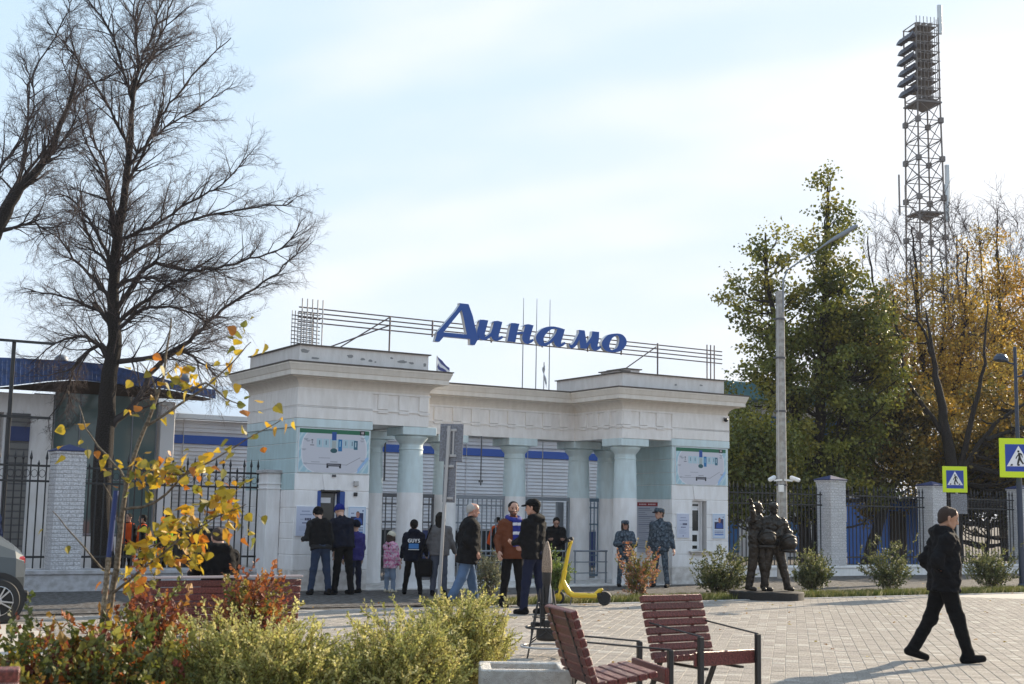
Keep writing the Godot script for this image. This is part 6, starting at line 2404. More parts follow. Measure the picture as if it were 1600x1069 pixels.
func big_leaf(wide: float, fold: float, curl: float, col := Color(1, 1, 1)) -> ArrayMesh:
	# a broad heart shaped leaf with a toothed edge, folded along its rib, stalk at the origin
	var mb := MB.new()
	mb.col = col
	var half := [[0.0, 0.16], [0.22, 0.06], [0.42, 0.18], [0.50, 0.38], [0.43, 0.52], [0.40, 0.60], [0.27, 0.74], [0.20, 0.86], [0.0, 1.08]]
	for s in [-1.0, 1.0]:
		for k in half.size() - 1:
			var pts := []
			for e in [half[k], half[k + 1], [0.0, half[k + 1][1]], [0.0, half[k][1]]]:
				pts.append(Vector3(e[0] * wide * s, e[1], absf(e[0]) * fold - curl * pow(e[1], 2.0)))
			var nn := Vector3(-s * fold, curl * 1.2, 1).normalized()
			mb.tri(pts[0], pts[1], pts[2], nn)
			mb.tri(pts[0], pts[2], pts[3], nn)
	mb.rod(Vector3(0, -0.35, 0.02), Vector3(0, 0.14, 0), 0.012, 3)
	return mb.mesh()

func sapling() -> void:
	var base := Vector3(-2.84, 0, -9.4)
	var t := thing("young_tree", "young tree holding yellow and orange autumn leaves near the camera", "tree", base)
	var lines := [[V(-2.86, 0.0), V(-2.9, 0.5), V(-2.8, 0.93), V(-2.76, 1.38), V(-2.74, 1.7), V(-2.69, 2.02), V(-2.59, 2.3), V(-2.52, 2.53), V(-2.49, 2.76), V(-2.47, 3.03)],
		[V(-2.77, 1.2), V(-2.87, 1.24), V(-3.05, 1.45), V(-3.22, 1.63)],
		[V(-2.74, 1.65), V(-2.5, 1.70), V(-2.26, 1.92), V(-2.08, 2.0), V(-1.83, 2.15), V(-1.59, 2.28)],
		[V(-2.73, 1.78), V(-2.78, 1.92), V(-2.97, 2.10), V(-3.07, 2.22), V(-3.15, 2.40)],
		[V(-2.6, 2.25), V(-2.25, 2.53), V(-2.05, 2.75), V(-1.94, 2.9)],
		[V(-2.8, 1.05), V(-2.56, 1.23), V(-2.27, 1.46), V(-2.02, 1.60), V(-1.80, 1.70)],
		[V(-2.75, 1.5), V(-2.81, 1.7), V(-2.87, 1.83)],
		[V(-2.54, 2.45), V(-2.59, 2.6), V(-2.67, 2.7)],
		[V(-2.3, 2.5), V(-2.2, 2.56), V(-2.05, 2.45), V(-1.95, 2.42)],
		[V(-2.3, 1.44), V(-2.45, 1.42), V(-2.55, 1.38)],
		[V(-2.2, 1.95), V(-2.35, 1.90), V(-2.5, 1.93), V(-2.6, 1.9)]]
	var zs := [0.0, 0.10, 0.25, -0.2, -0.3, 0.3, 0.2, 0.1, -0.1, 0.2, 0.3]
	var bp := []
	for k in lines.size():
		var pts := []
		var l0: Vector3 = lines[k][0]
		for p in lines[k]:
			var q: Vector3 = p
			pts.append(Vector3(q.x - base.x, q.y, zs[k] * (q - l0).length()))
		var b := bent(pts, 3, 0.006)
		var mb := MB.new()
		mb.tube(b, radii(b.size(), 0.030 if k == 0 else 0.011, 0.006 if k == 0 else 0.003, 0.9), 7, false)
		put(t, "trunk" if k == 0 else "branch", mb, M.bark_young)
		bp.append_array(b)
	var kinds := []
	for c in [[0.60, 0.36, 0.03], [0.52, 0.28, 0.02], [0.58, 0.42, 0.05], [0.42, 0.15, 0.02], [0.30, 0.24, 0.03], [0.19, 0.19, 0.03], [0.50, 0.36, 0.03], [0.24, 0.20, 0.03], [0.58, 0.40, 0.04], [0.44, 0.24, 0.03], [0.22, 0.19, 0.03]]:
		for e in [[1.0, 0.25, 0.18], [0.9, 0.5, 0.35], [1.1, 0.12, -0.15], [0.8, 0.8, 0.5]]:
			kinds.append(big_leaf(e[0], e[1], e[2], Color(c[0], c[1], c[2])))
	var spots := [V(-1.57, 2.27), V(-1.97, 2.91), V(-2.05, 2.97), V(-1.92, 2.95), V(-2.07, 2.74), V(-2.09, 2.70), V(-2.06, 2.43), V(-1.94, 2.43), V(-1.99, 2.37), V(-2.29, 2.53), V(-2.23, 2.57), V(-2.39, 2.64), V(-2.34, 2.60), V(-2.53, 2.73), V(-2.70, 2.32), V(-2.44, 2.64), V(-2.49, 2.60), V(-2.47, 2.55), V(-2.32, 2.51), V(-2.64, 2.64), V(-2.52, 2.43), V(-2.60, 2.32), V(-3.25, 2.21), V(-3.17, 2.11), V(-3.02, 2.04), V(-2.91, 1.99), V(-2.78, 1.96)]
	spots.append_array([V(-2.72, 1.95), V(-2.74, 1.86), V(-2.60, 1.93), V(-2.49, 1.95), V(-2.45, 2.00), V(-2.36, 2.00), V(-2.27, 1.96), V(-2.13, 1.94), V(-2.10, 1.89), V(-2.31, 1.82), V(-2.22, 1.84), V(-2.16, 1.73), V(-2.48, 1.68), V(-2.65, 1.95), V(-2.69, 1.81), V(-2.58, 1.82), V(-2.51, 1.77), V(-2.40, 1.91), V(-1.79, 2.10), V(-1.77, 2.15), V(-1.68, 2.23), V(-2.04, 2.10), V(-2.05, 1.69), V(-1.94, 1.74), V(-1.83, 1.78), V(-1.97, 1.51), V(-1.90, 1.47), V(-1.84, 1.60), V(-1.79, 1.51), V(-1.75, 1.45), V(-1.66, 1.63)])
	var many := [V(-1.86, 1.65), V(-2.07, 1.64), V(-2.11, 1.55), V(-2.20, 1.60), V(-2.24, 1.51), V(-2.34, 1.50), V(-2.38, 1.44), V(-2.47, 1.46), V(-2.53, 1.39), V(-2.62, 1.37), V(-2.57, 1.32), V(-2.42, 1.37), V(-2.29, 1.42), V(-2.15, 1.42), V(-2.10, 1.37), V(-2.02, 1.55), V(-1.96, 1.65), V(-2.63, 1.12), V(-2.55, 1.23), V(-2.46, 1.28), V(-2.37, 1.32), V(-2.24, 1.33), V(-2.19, 1.28), V(-2.05, 1.48), V(-2.30, 1.55), V(-2.0, 1.70), V(-1.92, 1.72), V(-2.40, 1.93), V(-2.5, 1.90), V(-2.55, 1.86), V(-2.15, 1.98), V(-2.35, 1.86)]
	for k in 9:
		for q in many:
			if q.x < -2.08 or q.y > 1.58:
				spots.append(q)
	for k in 2:
		for q in spots.slice(0, 56):
			spots.append(q + V(rng.randfn() * 0.04, rng.randfn() * 0.03))
	spots.append_array([V(-3.22, 1.45), V(-3.10, 1.39), V(-2.73, 1.18), V(-2.79, 1.16), V(-2.86, 1.14), V(-2.45, 2.58), V(-2.40, 2.55), V(-2.5, 2.5), V(-2.12, 1.92), V(-2.28, 1.98)])
	for q in spots:
		var p: Vector3 = q
		var at := Vector3(p.x - base.x, p.y, 0) + Vector3(rng.randfn() * 0.042, rng.randfn() * 0.034 + 0.015, 0)
		# hang from the nearest twig
		var best: Vector3 = bp[0]
		for b in bp:
			var bb: Vector3 = b
			if Vector2(bb.x - at.x, bb.y - at.y).length() < Vector2(best.x - at.x, best.y - at.y).length():
				best = bb
		at.z = best.z + rng.randf_range(-0.08, 0.08)
		var hang: Vector3 = at - best
		var d: Vector3 = (hang.normalized() * 0.5 + Vector3(rng.randf_range(-0.8, 0.8), rng.randf_range(-1.0, 0.35), rng.randf_range(-0.6, 0.6))).normalized()
		var s := rng.randf_range(0.042, 0.082)
		var o := put(t, "leaf", kinds[rng.randi() % kinds.size()], M.leaf)
		o.transform = Transform3D(turn_to(d, rng.randf() * TAU).scaled(Vector3.ONE * s), at)
	var st := thing("tree_stake", "pale wooden stake with a dark blue top supporting the young tree", "stake", Vector3(-2.83, 0, -9.22))
	var m := MB.new()
	m.tube([Vector3(0.0, -0.05, 0), Vector3(0.06, 1.32, 0)], [0.019, 0.019], 10)
	put(st, "stake", m, M.stake_wood)
	var m2 := MB.new()
	m2.tube([Vector3(0.0605, 1.322, 0), Vector3(0.085, 1.78, 0)], [0.019, 0.018], 10)
	put(st, "painted_top", m2, M.panel_navy)

func vegetation() -> void:
	mat("bark_twig_dark", lin(0.048, 0.038, 0.036), 0.95)
	var sp := [twig_spray(0.8), twig_spray(0.7), twig_spray(0.9), twig_spray(0.75)]
	bare_tree("bare_tree", "large leafless tree with dark trunk behind the left fence", [[V(-9.2, -0.1), V(-9.4, 1.5), V(-9.4, 3.0), V(-9.4, 4.5), V(-9.3, 5.4), V(-9.4, 6.4), V(-9.4, 7.8), V(-9.3, 8.8), V(-9.2, 10.4), V(-9.2, 11.5), V(-9.1, 12.2)],
		[V(-9.1, 12.2), V(-9.3, 13.1), V(-9.4, 13.8), V(-9.4, 14.8), V(-9.6, 15.8)],
		[V(-9.1, 12.2), V(-8.9, 13.0), V(-8.8, 13.8), V(-8.6, 15.0), V(-8.6, 16.0)],
		[V(-9.2, 7.4), V(-8.0, 8.5), V(-6.8, 9.0), V(-5.7, 9.3), V(-5.3, 9.3)],
		[V(-9.3, 7.9), V(-8.5, 8.2), V(-7.4, 8.8), V(-6.6, 9.2), V(-5.9, 9.9)],
		[V(-9.2, 6.4), V(-8.5, 7.3), V(-7.6, 7.2), V(-6.7, 7.2), V(-5.8, 7.4), V(-5.0, 7.7), V(-4.4, 8.4)],
		[V(-9.2, 3.6), V(-8.8, 4.1), V(-8.4, 5.1), V(-7.7, 5.8), V(-7.3, 6.3), V(-6.9, 6.8), V(-6.0, 7.5), V(-5.4, 8.2), V(-4.9, 9.0)],
		[V(-9.2, 9.3), V(-8.5, 10.6), V(-8.1, 11.2), V(-7.3, 12.1), V(-6.5, 12.8)],
		[V(-9.1, 9.9), V(-8.4, 10.5), V(-7.5, 10.9), V(-6.5, 11.4)],
		[V(-9.1, 11.7), V(-8.6, 12.5), V(-8.0, 13.7), V(-7.5, 14.8)],
		[V(-9.5, 8.1), V(-9.7, 8.9), V(-10.0, 10.0), V(-10.4, 10.7), V(-10.7, 11.4), V(-10.9, 12.4)],
		[V(-9.5, 8.4), V(-9.7, 9.3), V(-10.1, 10.2), V(-10.4, 11.2)],
		[V(-9.4, 10.5), V(-9.8, 11.2), V(-10.4, 12.2), V(-10.6, 12.4), V(-11.1, 13.0)],
		[V(-9.3, 11.5), V(-9.4, 12.0), V(-9.7, 13.0), V(-10.3, 13.8), V(-10.6, 14.8)],
		[V(-9.6, 7.5), V(-9.9, 8.2), V(-10.4, 8.8), V(-10.9, 8.9)],
		[V(-9.6, 6.6), V(-10.0, 7.0), V(-10.6, 7.6), V(-11.2, 8.2), V(-11.6, 8.3)],
		[V(-9.5, 6.0), V(-9.9, 6.3), V(-11.1, 6.7), V(-11.9, 6.8)],
		[V(-9.6, 5.4), V(-10.0, 5.2), V(-10.4, 4.8), V(-10.6, 4.3), V(-11.1, 3.6)],
		[V(-9.2, 6.0), V(-8.4, 6.5), V(-7.7, 6.9), V(-7.0, 7.2), V(-6.4, 7.0)],
		[V(-9.3, 5.7), V(-8.6, 6.2), V(-7.8, 6.3), V(-7.0, 6.0), V(-6.4, 5.7)],
		[V(-9.4, 5.0), V(-10.0, 5.6), V(-10.8, 5.6), V(-11.6, 5.1)],
		[V(-9.3, 6.8), V(-8.7, 7.0), V(-8.0, 6.8), V(-7.2, 6.3)],
		[V(-8.4, 5.1), V(-7.8, 5.3), V(-7.2, 5.0), V(-6.8, 4.7)],
		[V(-9.5, 7.2), V(-10.1, 7.9), V(-10.4, 8.6), V(-10.6, 9.6)]], -30.5, 0.28, sp, 1.75)
	bare_tree("bare_tree", "leafless tree at the left edge whose trunk stands outside the view", [[V(-11.3, -0.1), V(-11.5, 4.2), V(-11.3, 6.6), V(-11.0, 7.5), V(-10.7, 8.2), V(-10.2, 8.9), V(-9.9, 9.5), V(-9.7, 10.2), V(-9.5, 11.2)],
		[V(-10.7, 8.3), V(-10.7, 9.0), V(-10.8, 10.1), V(-11.0, 11.3), V(-10.6, 12.6), V(-10.5, 13.5)],
		[V(-11.2, 7.2), V(-11.0, 8.2), V(-10.6, 9.0), V(-10.3, 9.8), V(-9.9, 10.9), V(-9.2, 11.5), V(-8.7, 11.7)],
		[V(-11.3, 6.6), V(-11.4, 9.0), V(-11.1, 9.7), V(-10.9, 10.7), V(-11.0, 11.4), V(-11.3, 12.1)],
		[V(-11.0, 7.4), V(-10.4, 7.7), V(-10.0, 7.6), V(-9.5, 7.9)],
		[V(-10.2, 8.9), V(-10.0, 9.2), V(-9.7, 10.0), V(-9.8, 10.9), V(-10.4, 12.0)]], -27.5, 0.22, sp, 1.4)
	# right: a dense lime, an olive lime behind a leaning trunk, golden birches
	var g_t := [leaf_tuft(8, 0.125, 0.22, 0.4), leaf_tuft(9, 0.11, 0.24, 0.5), leaf_tuft(7, 0.15, 0.2, 0.3)]
	var green := [Color(0.11, 0.135, 0.022), Color(0.16, 0.175, 0.025), Color(0.23, 0.225, 0.03), Color(0.08, 0.10, 0.02), Color(0.34, 0.29, 0.04)]
	var b1 := Vector3(10.6, 0, -45.0)
	leafy_tree("lime_tree", "dense green lime tree with two peaks beside the gate", b1, [[[V(0, -0.1), V(-0.1, 3.0), V(0.1, 6.5), V(0.3, 10.0), V(0.4, 13.3)], 0.30, 0.03], [[V(-0.5, -0.1), V(-0.6, 3.0), V(-1.2, 7.0), V(-1.7, 9.5), V(-1.8, 11.5)], 0.24, 0.03], [[V(0.5, 0.0), V(0.6, 4.0), V(1.2, 7.5)], 0.16, 0.04]],
		[[Vector3(0.45, 9.7, 0), Vector3(1.3, 4.0, 1.4), 1.5], [Vector3(1.2, 7.9, 0), Vector3(1.5, 2.6, 1.4), 1.0], [Vector3(-1.75, 8.5, 0), Vector3(1.15, 3.4, 1.3), 0.9], [Vector3(-1.3, 5.2, 0), Vector3(2.1, 2.9, 1.8), 2.0], [Vector3(1.1, 5.8, 0), Vector3(2.0, 3.6, 2.0), 2.2], [Vector3(-0.3, 2.9, 0), Vector3(2.9, 2.2, 2.0), 2.4], [Vector3(-3.0, 8.9, 0.4), Vector3(0.9, 0.8, 0.5), 0.25], [Vector3(-0.65, 7.4, 0), Vector3(1.1, 2.3, 1.2), 0.7], [Vector3(0.4, 13.1, 0), Vector3(0.45, 1.0, 0.5), 0.18]], g_t, 10500, green, M.bark_dark, 0.42, 0.15)
	var b2 := Vector3(13.2, 0, -46.5)
	var olive := [Color(0.12, 0.105, 0.02), Color(0.18, 0.14, 0.025), Color(0.085, 0.085, 0.02), Color(0.28, 0.18, 0.03), Color(0.38, 0.23, 0.03)]
	leafy_tree("lime_tree", "olive tinged tree with a leaning dark trunk behind the fence", b2, [[[Vector3(-1.0, -0.1, 1.2), Vector3(-0.5, 1.6, 1.2), Vector3(0.3, 3.6, 1.0), Vector3(0.5, 5.5, 0.6)], 0.24, 0.06], [[Vector3(1.9, -0.1, 1.8), Vector3(1.8, 3.0, 1.8), Vector3(1.6, 5.5, 1.7), Vector3(1.4, 7.2, 1.4), Vector3(1.3, 9.0, 1.0)], 0.30, 0.02], [[Vector3(1.85, 2.8, 1.8), Vector3(2.5, 5.0, 1.9), Vector3(3.0, 7.0, 1.8), Vector3(3.3, 9.2, 1.5)], 0.13, 0.02], [[Vector3(1.85, 3.0, 1.8), Vector3(3.0, 4.6, 2.0), Vector3(4.4, 5.8, 2.0), Vector3(5.9, 7.2, 1.8)], 0.10, 0.02], [[Vector3(1.7, 4.4, 1.8), Vector3(0.4, 6.6, 1.5), Vector3(0.1, 9.6, 1.2)], 0.10, 0.02], [[Vector3(2.9, 4.4, 2.0), Vector3(4.4, 4.9, 2.1), Vector3(6.2, 5.4, 1.9)], 0.09, 0.02], [[Vector3(1.4, 7.2, 1.4), Vector3(0.9, 9.0, 1.2), Vector3(0.8, 11.0, 1.0)], 0.06, 0.012]],
		[[Vector3(0.6, 4.2, 0), Vector3(2.4, 2.9, 1.8), 2.2], [Vector3(3.0, 4.0, 0), Vector3(2.2, 2.8, 1.8), 1.6], [Vector3(0.3, 7.2, -0.5), Vector3(1.6, 2.4, 1.5), 0.75], [Vector3(5.3, 3.4, 0), Vector3(2.2, 2.6, 1.6), 1.8]], g_t, 7500, olive, M.bark_dark, 0.45, 0.14)
	var gold := [Color(0.74, 0.46, 0.06), Color(0.66, 0.38, 0.05), Color(0.78, 0.54, 0.09), Color(0.54, 0.31, 0.045), Color(0.46, 0.34, 0.055)]
	var small := [leaf_tuft(7, 0.11, 0.26, 0.9), leaf_tuft(8, 0.10, 0.3, 0.9)]
	var b3 := Vector3(16.4, 0, -52.0)
	leafy_tree("birch_tree", "sparse golden brown tree in front of the floodlight tower", b3, [[[V(0, -0.1), V(0.1, 4.0), V(0.0, 8.0), V(-0.2, 11.5), V(-0.3, 13.4)], 0.2, 0.02], [[V(0.1, 3.0), V(1.2, 6.5), V(1.7, 9.5), V(1.9, 12.6)], 0.12, 0.02], [[V(0, 4.0), V(-1.2, 7.5), V(-1.8, 10.5), V(-2.1, 13.0)], 0.12, 0.02], [[V(0.1, 6.0), V(0.9, 9.0), V(0.8, 12.8)], 0.08, 0.015]],
		[[Vector3(0.2, 8.6, 0), Vector3(2.6, 3.0, 1.8), 2.0], [Vector3(-1.4, 9.0, 0), Vector3(1.4, 2.6, 1.4), 0.7], [Vector3(1.8, 7.0, 0), Vector3(2.0, 3.4, 1.6), 1.5], [Vector3(0.5, 4.5, 0), Vector3(2.8, 2.4, 1.6), 1.2]], small, 6200, gold, M.bark_dark, 0.7, 0.06, "leaf")
	var b4 := Vector3(21.0, 0, -56.0)
	leafy_tree("birch_tree", "golden birch with drooping crown at the right edge", b4, [[[V(0, -0.1), V(-0.1, 4.0), V(0.1, 8.0), V(0.0, 12.0), V(0.1, 15.2)], 0.2, 0.02], [[V(0.0, 4.0), V(-1.3, 8.0), V(-1.7, 12.0), V(-1.7, 14.0)], 0.1, 0.015], [[V(0.0, 5.0), V(1.2, 9.0), V(1.6, 13.0)], 0.1, 0.015], [[V(0.0, 7.0), V(-0.6, 11.0), V(-0.8, 14.8)], 0.07, 0.012]],
		[[Vector3(0.0, 9.6, 0), Vector3(2.4, 4.6, 1.8), 2.2], [Vector3(-1.4, 8.0, 0), Vector3(1.6, 3.6, 1.5), 1.2], [Vector3(1.4, 8.2, 0), Vector3(1.6, 4.0, 1.5), 1.2], [Vector3(0, 4.2, 0), Vector3(2.8, 2.6, 1.8), 1.4]], small, 8000, gold, M.bark_dark, 0.75, 0.04, "leaf")
	# fine bare tops of the golden trees
	for e in [[b3, 13.0, 2.2], [b4, 14.4, 2.0]]:
		var b: Vector3 = e[0]
		var xs := []
		for k in 110:
			var d := Vector3(rng.randfn() * 0.35, 1.0, rng.randfn() * 0.35)
			xs.append(Transform3D(turn_to(d, rng.randf() * TAU).scaled(Vector3.ONE * rng.randf_range(1.2, 2.2)), Vector3(rng.randf_range(-1, 1) * e[2], e[1] - rng.randf_range(0.0, 6.5), rng.randf_range(-1.2, 1.2))))
		for o in get_children():
			if o is Node3D and o.position == b:
				scatter(o, "twigs", sp[0], M.bark_twig, xs, [Color(1, 1, 1)])
	# dark undergrowth behind the right fence
	var under := [Color(0.05, 0.055, 0.014), Color(0.07, 0.065, 0.016), Color(0.10, 0.075, 0.018), Color(0.04, 0.048, 0.014)]
	leafy_tree("understory_tree", "low dark bushy tree behind the fence right of the walking man", Vector3(17.6, 0, -49.0), [[[V(0, -0.1), V(0.2, 2.0), V(0.1, 4.0)], 0.1, 0.02]], [[Vector3(0, 2.4, 0), Vector3(2.6, 2.2, 1.6), 1.0], [Vector3(2.8, 2.6, 0.0), Vector3(2.0, 2.3, 1.4), 0.8]], g_t, 5000, under, M.bark_dark, 0.55, 0.0)
	leafy_tree("understory_tree", "low dark bushy tree directly right of the right booth", Vector3(8.2, 0, -42.5), [[[V(0, -0.1), V(-0.1, 2.0), V(0.0, 4.4)], 0.1, 0.02]], [[Vector3(-0.4, 3.0, 0), Vector3(1.7, 2.0, 1.2), 1.0]], g_t, 2400, green, M.bark_dark, 0.55, 0.0)
	# shrubs of the foreground bed
	var pale := [Color(0.46, 0.44, 0.12), Color(0.37, 0.37, 0.11), Color(0.54, 0.50, 0.17), Color(0.29, 0.30, 0.085), Color(0.60, 0.55, 0.22)]
	var sk := [sprig(0.24, 26, 0.030, 0.30, 0.22), sprig(0.20, 24, 0.026, 0.30, 0.25), sprig(0.28, 30, 0.028, 0.28, 0.2)]
	shrub("spirea_shrub", "broad pale green spirea shrub in the left of the front bed", Vector3(-1.76, 0, -9.5), Vector3(0.72, 0.80, 0.55), 2000, sk, pale, 0.5, "pale spirea shrubs in the front bed")
	shrub("spirea_shrub", "middle pale green spirea shrub below the sign post", Vector3(-0.80, 0, -9.9), Vector3(0.46, 0.80, 0.48), 1200, sk, pale, 0.5, "pale spirea shrubs in the front bed")
	shrub("spirea_shrub", "pale green spirea shrub behind the stone planter", Vector3(-0.40, 0, -11.9), Vector3(0.42, 0.84, 0.42), 1100, sk, pale, 0.5, "pale spirea shrubs in the front bed")
	var mix := [Color(0.11, 0.13, 0.025), Color(0.15, 0.17, 0.03), Color(0.09, 0.11, 0.03), Color(0.26, 0.24, 0.04), Color(0.42, 0.12, 0.02), Color(0.36, 0.20, 0.03), Color(0.20, 0.045, 0.025), Color(0.13, 0.14, 0.04)]
	var rk := [sprig(0.30, 15, 0.052, 0.40, 0.3), sprig(0.26, 14, 0.046, 0.42, 0.35), sprig(0.22, 9, 0.042, 0.40, 0.3)]
	shrub("rose_shrub", "mottled green and orange shrub at the bottom left corner", Vector3(-2.98, 0, -8.7), Vector3(0.54, 0.74, 0.5), 720, rk, mix, 0.62, "autumn coloured shrubs in the left bed", 0.5)
	shrub("rose_shrub", "green and red leaved shrub round the foot of the young tree", Vector3(-2.62, 0, -9.0), Vector3(0.40, 0.78, 0.42), 460, rk, mix, 0.6, "autumn coloured shrubs in the left bed", 0.5)
	var fire := [Color(0.40, 0.13, 0.03), Color(0.30, 0.09, 0.03), Color(0.42, 0.20, 0.04), Color(0.20, 0.06, 0.04), Color(0.24, 0.20, 0.04), Color(0.15, 0.16, 0.04)]
	shrub("rose_shrub", "orange red leaved shrub between the young tree and the bench", Vector3(-2.80, 0, -10.4), Vector3(0.26, 0.96, 0.28), 300, rk, fire, 0.65, "autumn coloured shrubs in the left bed", 0.5)
	shrub("rose_shrub", "orange red leaved shrub before the right end of the bench", Vector3(-2.50, 0, -13.0), Vector3(0.30, 0.94, 0.28), 340, rk, fire, 0.6, "autumn coloured shrubs in the left bed", 0.5)
	# bushes in the grass strip
	var hedge := [Color(0.10, 0.12, 0.035), Color(0.16, 0.17, 0.06), Color(0.07, 0.09, 0.025), Color(0.24, 0.24, 0.09)]
	var hk := [sprig(0.26, 16, 0.050, 0.38, 0.25), sprig(0.22, 15, 0.044, 0.38, 0.3)]
	shrub("strip_bush", "round green bush left of the bronze statue", Vector3(4.5, 0, -28.1), Vector3(0.50, 0.76, 0.4), 420, hk, hedge, 0.5, "bushes in the grass strip", 0.9)
	shrub("strip_bush", "green bush half hidden behind the bronze statue", Vector3(6.85, 0, -29.9), Vector3(0.40, 0.80, 0.4), 360, hk, hedge, 0.7, "bushes in the grass strip", 0.5)
	shrub("strip_bush", "green bush left of the walking man", Vector3(8.78, 0, -30.6), Vector3(0.44, 0.88, 0.4), 330, hk, hedge, 0.55, "bushes in the grass strip", 0.85)
	shrub("strip_bush", "green bush right of the walking man", Vector3(11.9, 0, -32.8), Vector3(0.56, 0.84, 0.4), 400, hk, hedge, 0.55, "bushes in the grass strip", 0.85)
	shrub("strip_bush", "bright green bush behind the yellow scooter", Vector3(0.92, 0, -26.4), Vector3(0.28, 0.74, 0.28), 300, hk, [Color(0.13, 0.19, 0.03), Color(0.18, 0.24, 0.05)], 0.6, "bushes in the grass strip", 0.4)
	shrub("strip_bush", "thin grey green bush beside the grey haired man", Vector3(-0.35, 0, -26.2), Vector3(0.26, 0.80, 0.25), 150, hk, [Color(0.16, 0.17, 0.09), Color(0.24, 0.24, 0.15)], 0.7, "bushes in the grass strip", 0.5)
	shrub("strip_bush", "reddish sparse bush before the two guards", Vector3(2.66, 0, -26.9), Vector3(0.34, 0.86, 0.3), 190, hk, [Color(0.40, 0.16, 0.07), Color(0.28, 0.22, 0.05), Color(0.15, 0.16, 0.04), Color(0.45, 0.24, 0.14)], 0.7, "bushes in the grass strip", 0.6)
	sapling()

# ---------- ground ----------

func strip(u0: float, u1: float, v0: float, v1: float, y: float) -> MB:
	var m := MB.new()
	m.quad(G(u0, y, v0), G(u1, y, v0), G(u1, y, v1), G(u0, y, v1), Vector3.UP)
	return m

func ground() -> void:
	var g := MB.new()
	g.quad(Vector3(-420, -0.03, 60), Vector3(420, -0.03, 60), Vector3(420, -0.03, -800), Vector3(-420, -0.03, -800), Vector3.UP)
	setting("ground", g, M.soil)
	setting("road", strip(-60, 70, -9.0, -3.9, -0.020), M.asphalt)
	setting("pavement", strip(-60, 70, -4.15, 2.7, -0.004), M.asphalt)
	setting("yard", strip(-60, 70, 2.7, 24.0, -0.008), M.asphalt)
	# the paved square
	var base := MB.new()
	var corners := [G(-6.4, -0.014, -4.95), G(26.0, -0.014, -4.95), Vector3(30, -0.014, -4), Vector3(-7, -0.014, -4), Vector3(-7, -0.014, -16)]
	var pl := PackedVector2Array()
	for c in corners:
		pl.append(Vector2(c.x, c.z))
	base.fill(pl, -0.006, true)
	var sq := setting("square", base, M.joint_sand)
	var bx := MB.new()
	bx.b(Vector3(0, -0.025, 0), Vector3(0.1465, 0.05, 0.1465), 0.004)
	var bm := bx.mesh()
	var d := Vector3(0.208, 0, -0.978)
	var a := Vector3(0.978, 0, 0.208)
	var near := []
	var xs := []
	var cs := []
	for j in range(20, 205):
		for i in range(-130, 140):
			var p := a * (i * 0.15 - 0.6) + d * ((j + (0.5 if i % 2 else 0.0)) * 0.15)
			if p.z > -6.0 or absf(p.x) > 0.52 * -p.z + 1.0:
				continue
			var rel := p - ORG
			var u := rel.dot(RU)
			var v := rel.dot(BU)
			if v > -5.02 or u < -6.3:
				continue
			if p.x < -0.1 and p.z > -11.5:
				continue
			var col := Color(0.42, 0.375, 0.33) * rng.randf_range(0.82, 1.1)
			col = col * (1.0 + 0.14 * folds.get_noise_2d(p.x * 0.08, p.z * 0.08) + 0.10 * folds.get_noise_2d(p.x * 0.4 + 9.0, p.z * 0.4))
			if rng.randf() < 0.10:
				col = Color(0.53, 0.49, 0.44) * rng.randf_range(0.9, 1.1)
			if rng.randf() < 0.12:
				col = Color(0.41, 0.365, 0.33) * rng.randf_range(0.85, 1.0)
			var xf := Transform3D(Basis(a, Vector3.UP, -d) * Basis.from_euler(Vector3(rng.randf_range(-0.004, 0.004), rng.randf_range(-0.012, 0.012), rng.randf_range(-0.004, 0.004))), p + Vector3(0, rng.randf_range(-0.0015, 0.0015), 0))
			if p.z < -12.9 and p.z > -16.5 and absf(p.x - 3.0) < 2.4 and near.size() < 300 and p.z > -14.2:
				near.append([xf, col])
			else:
				xs.append(xf)
				cs.append(col)
	var tones := []
	for k in 6:
		var c := Color(0.42, 0.375, 0.33) * (0.82 + 0.06 * k)
		if k == 5:
			c = Color(0.53, 0.49, 0.44)
		var m: StandardMaterial3D = M.paver.duplicate()
		m.vertex_color_use_as_albedo = false
		m.albedo_color = Color(c.r, c.g, c.b).linear_to_srgb()
		tones.append(m)
	for e in near:
		var o := put(sq, "paver", bm, tones[5] if rng.randf() < 0.1 else tones[rng.randi() % 5])
		o.transform = e[0]
	scatter(sq, "paver_field", bm, M.paver, xs, cs)
	# kerb between square and grass, in stones
	var kb := MB.new()
	kb.b(Vector3.ZERO, Vector3(0.985, 0.12, 0.10), 0.01)
	var km := kb.mesh()
	for k in 30:
		var o := put(sq, "kerb_stone", km, M.kerb)
		o.position = G(-5.8 + k, -0.045, -4.93)
		o.rotation_degrees.y = YAW
	var so := setting("flower_bed", MB.new(), M.soil) if false else null
	var fb := MB.new()
	fb.b(Vector3(-2.3, 0.01, -9.6), Vector3(4.6, 0.08, 4.4), 0.02)
	setting("soil_bed", fb, M.soil)
	setting("grass_verge", strip(0.6, 40, -4.86, -4.15, 0.012), M.soil)
	var tf := []
	for k in 3:
		var m := MB.new()
		for j in 9:
			var b := Basis(Vector3.UP, rng.randf() * TAU)
			var o := Vector3(rng.randf_range(-0.04, 0.04), 0, rng.randf_range(-0.04, 0.04))
			var h := rng.randf_range(0.05, 0.12)
			var w := 0.006
			var gg := rng.randf_range(0.75, 1.25)
			m.col = Color(gg, gg, gg)
			m.tri(o - b.x * w, o + b.x * w, o + b.z * h * 0.5 + Vector3(0, h, 0), (b.z * -0.4 + Vector3.UP * 0.5 + b.z).normalized())
		tf.append(m.mesh())
	var gx := []
	var gc := []
	var gp := [Color(0.16, 0.19, 0.035), Color(0.22, 0.23, 0.05), Color(0.10, 0.14, 0.025), Color(0.30, 0.27, 0.09)]
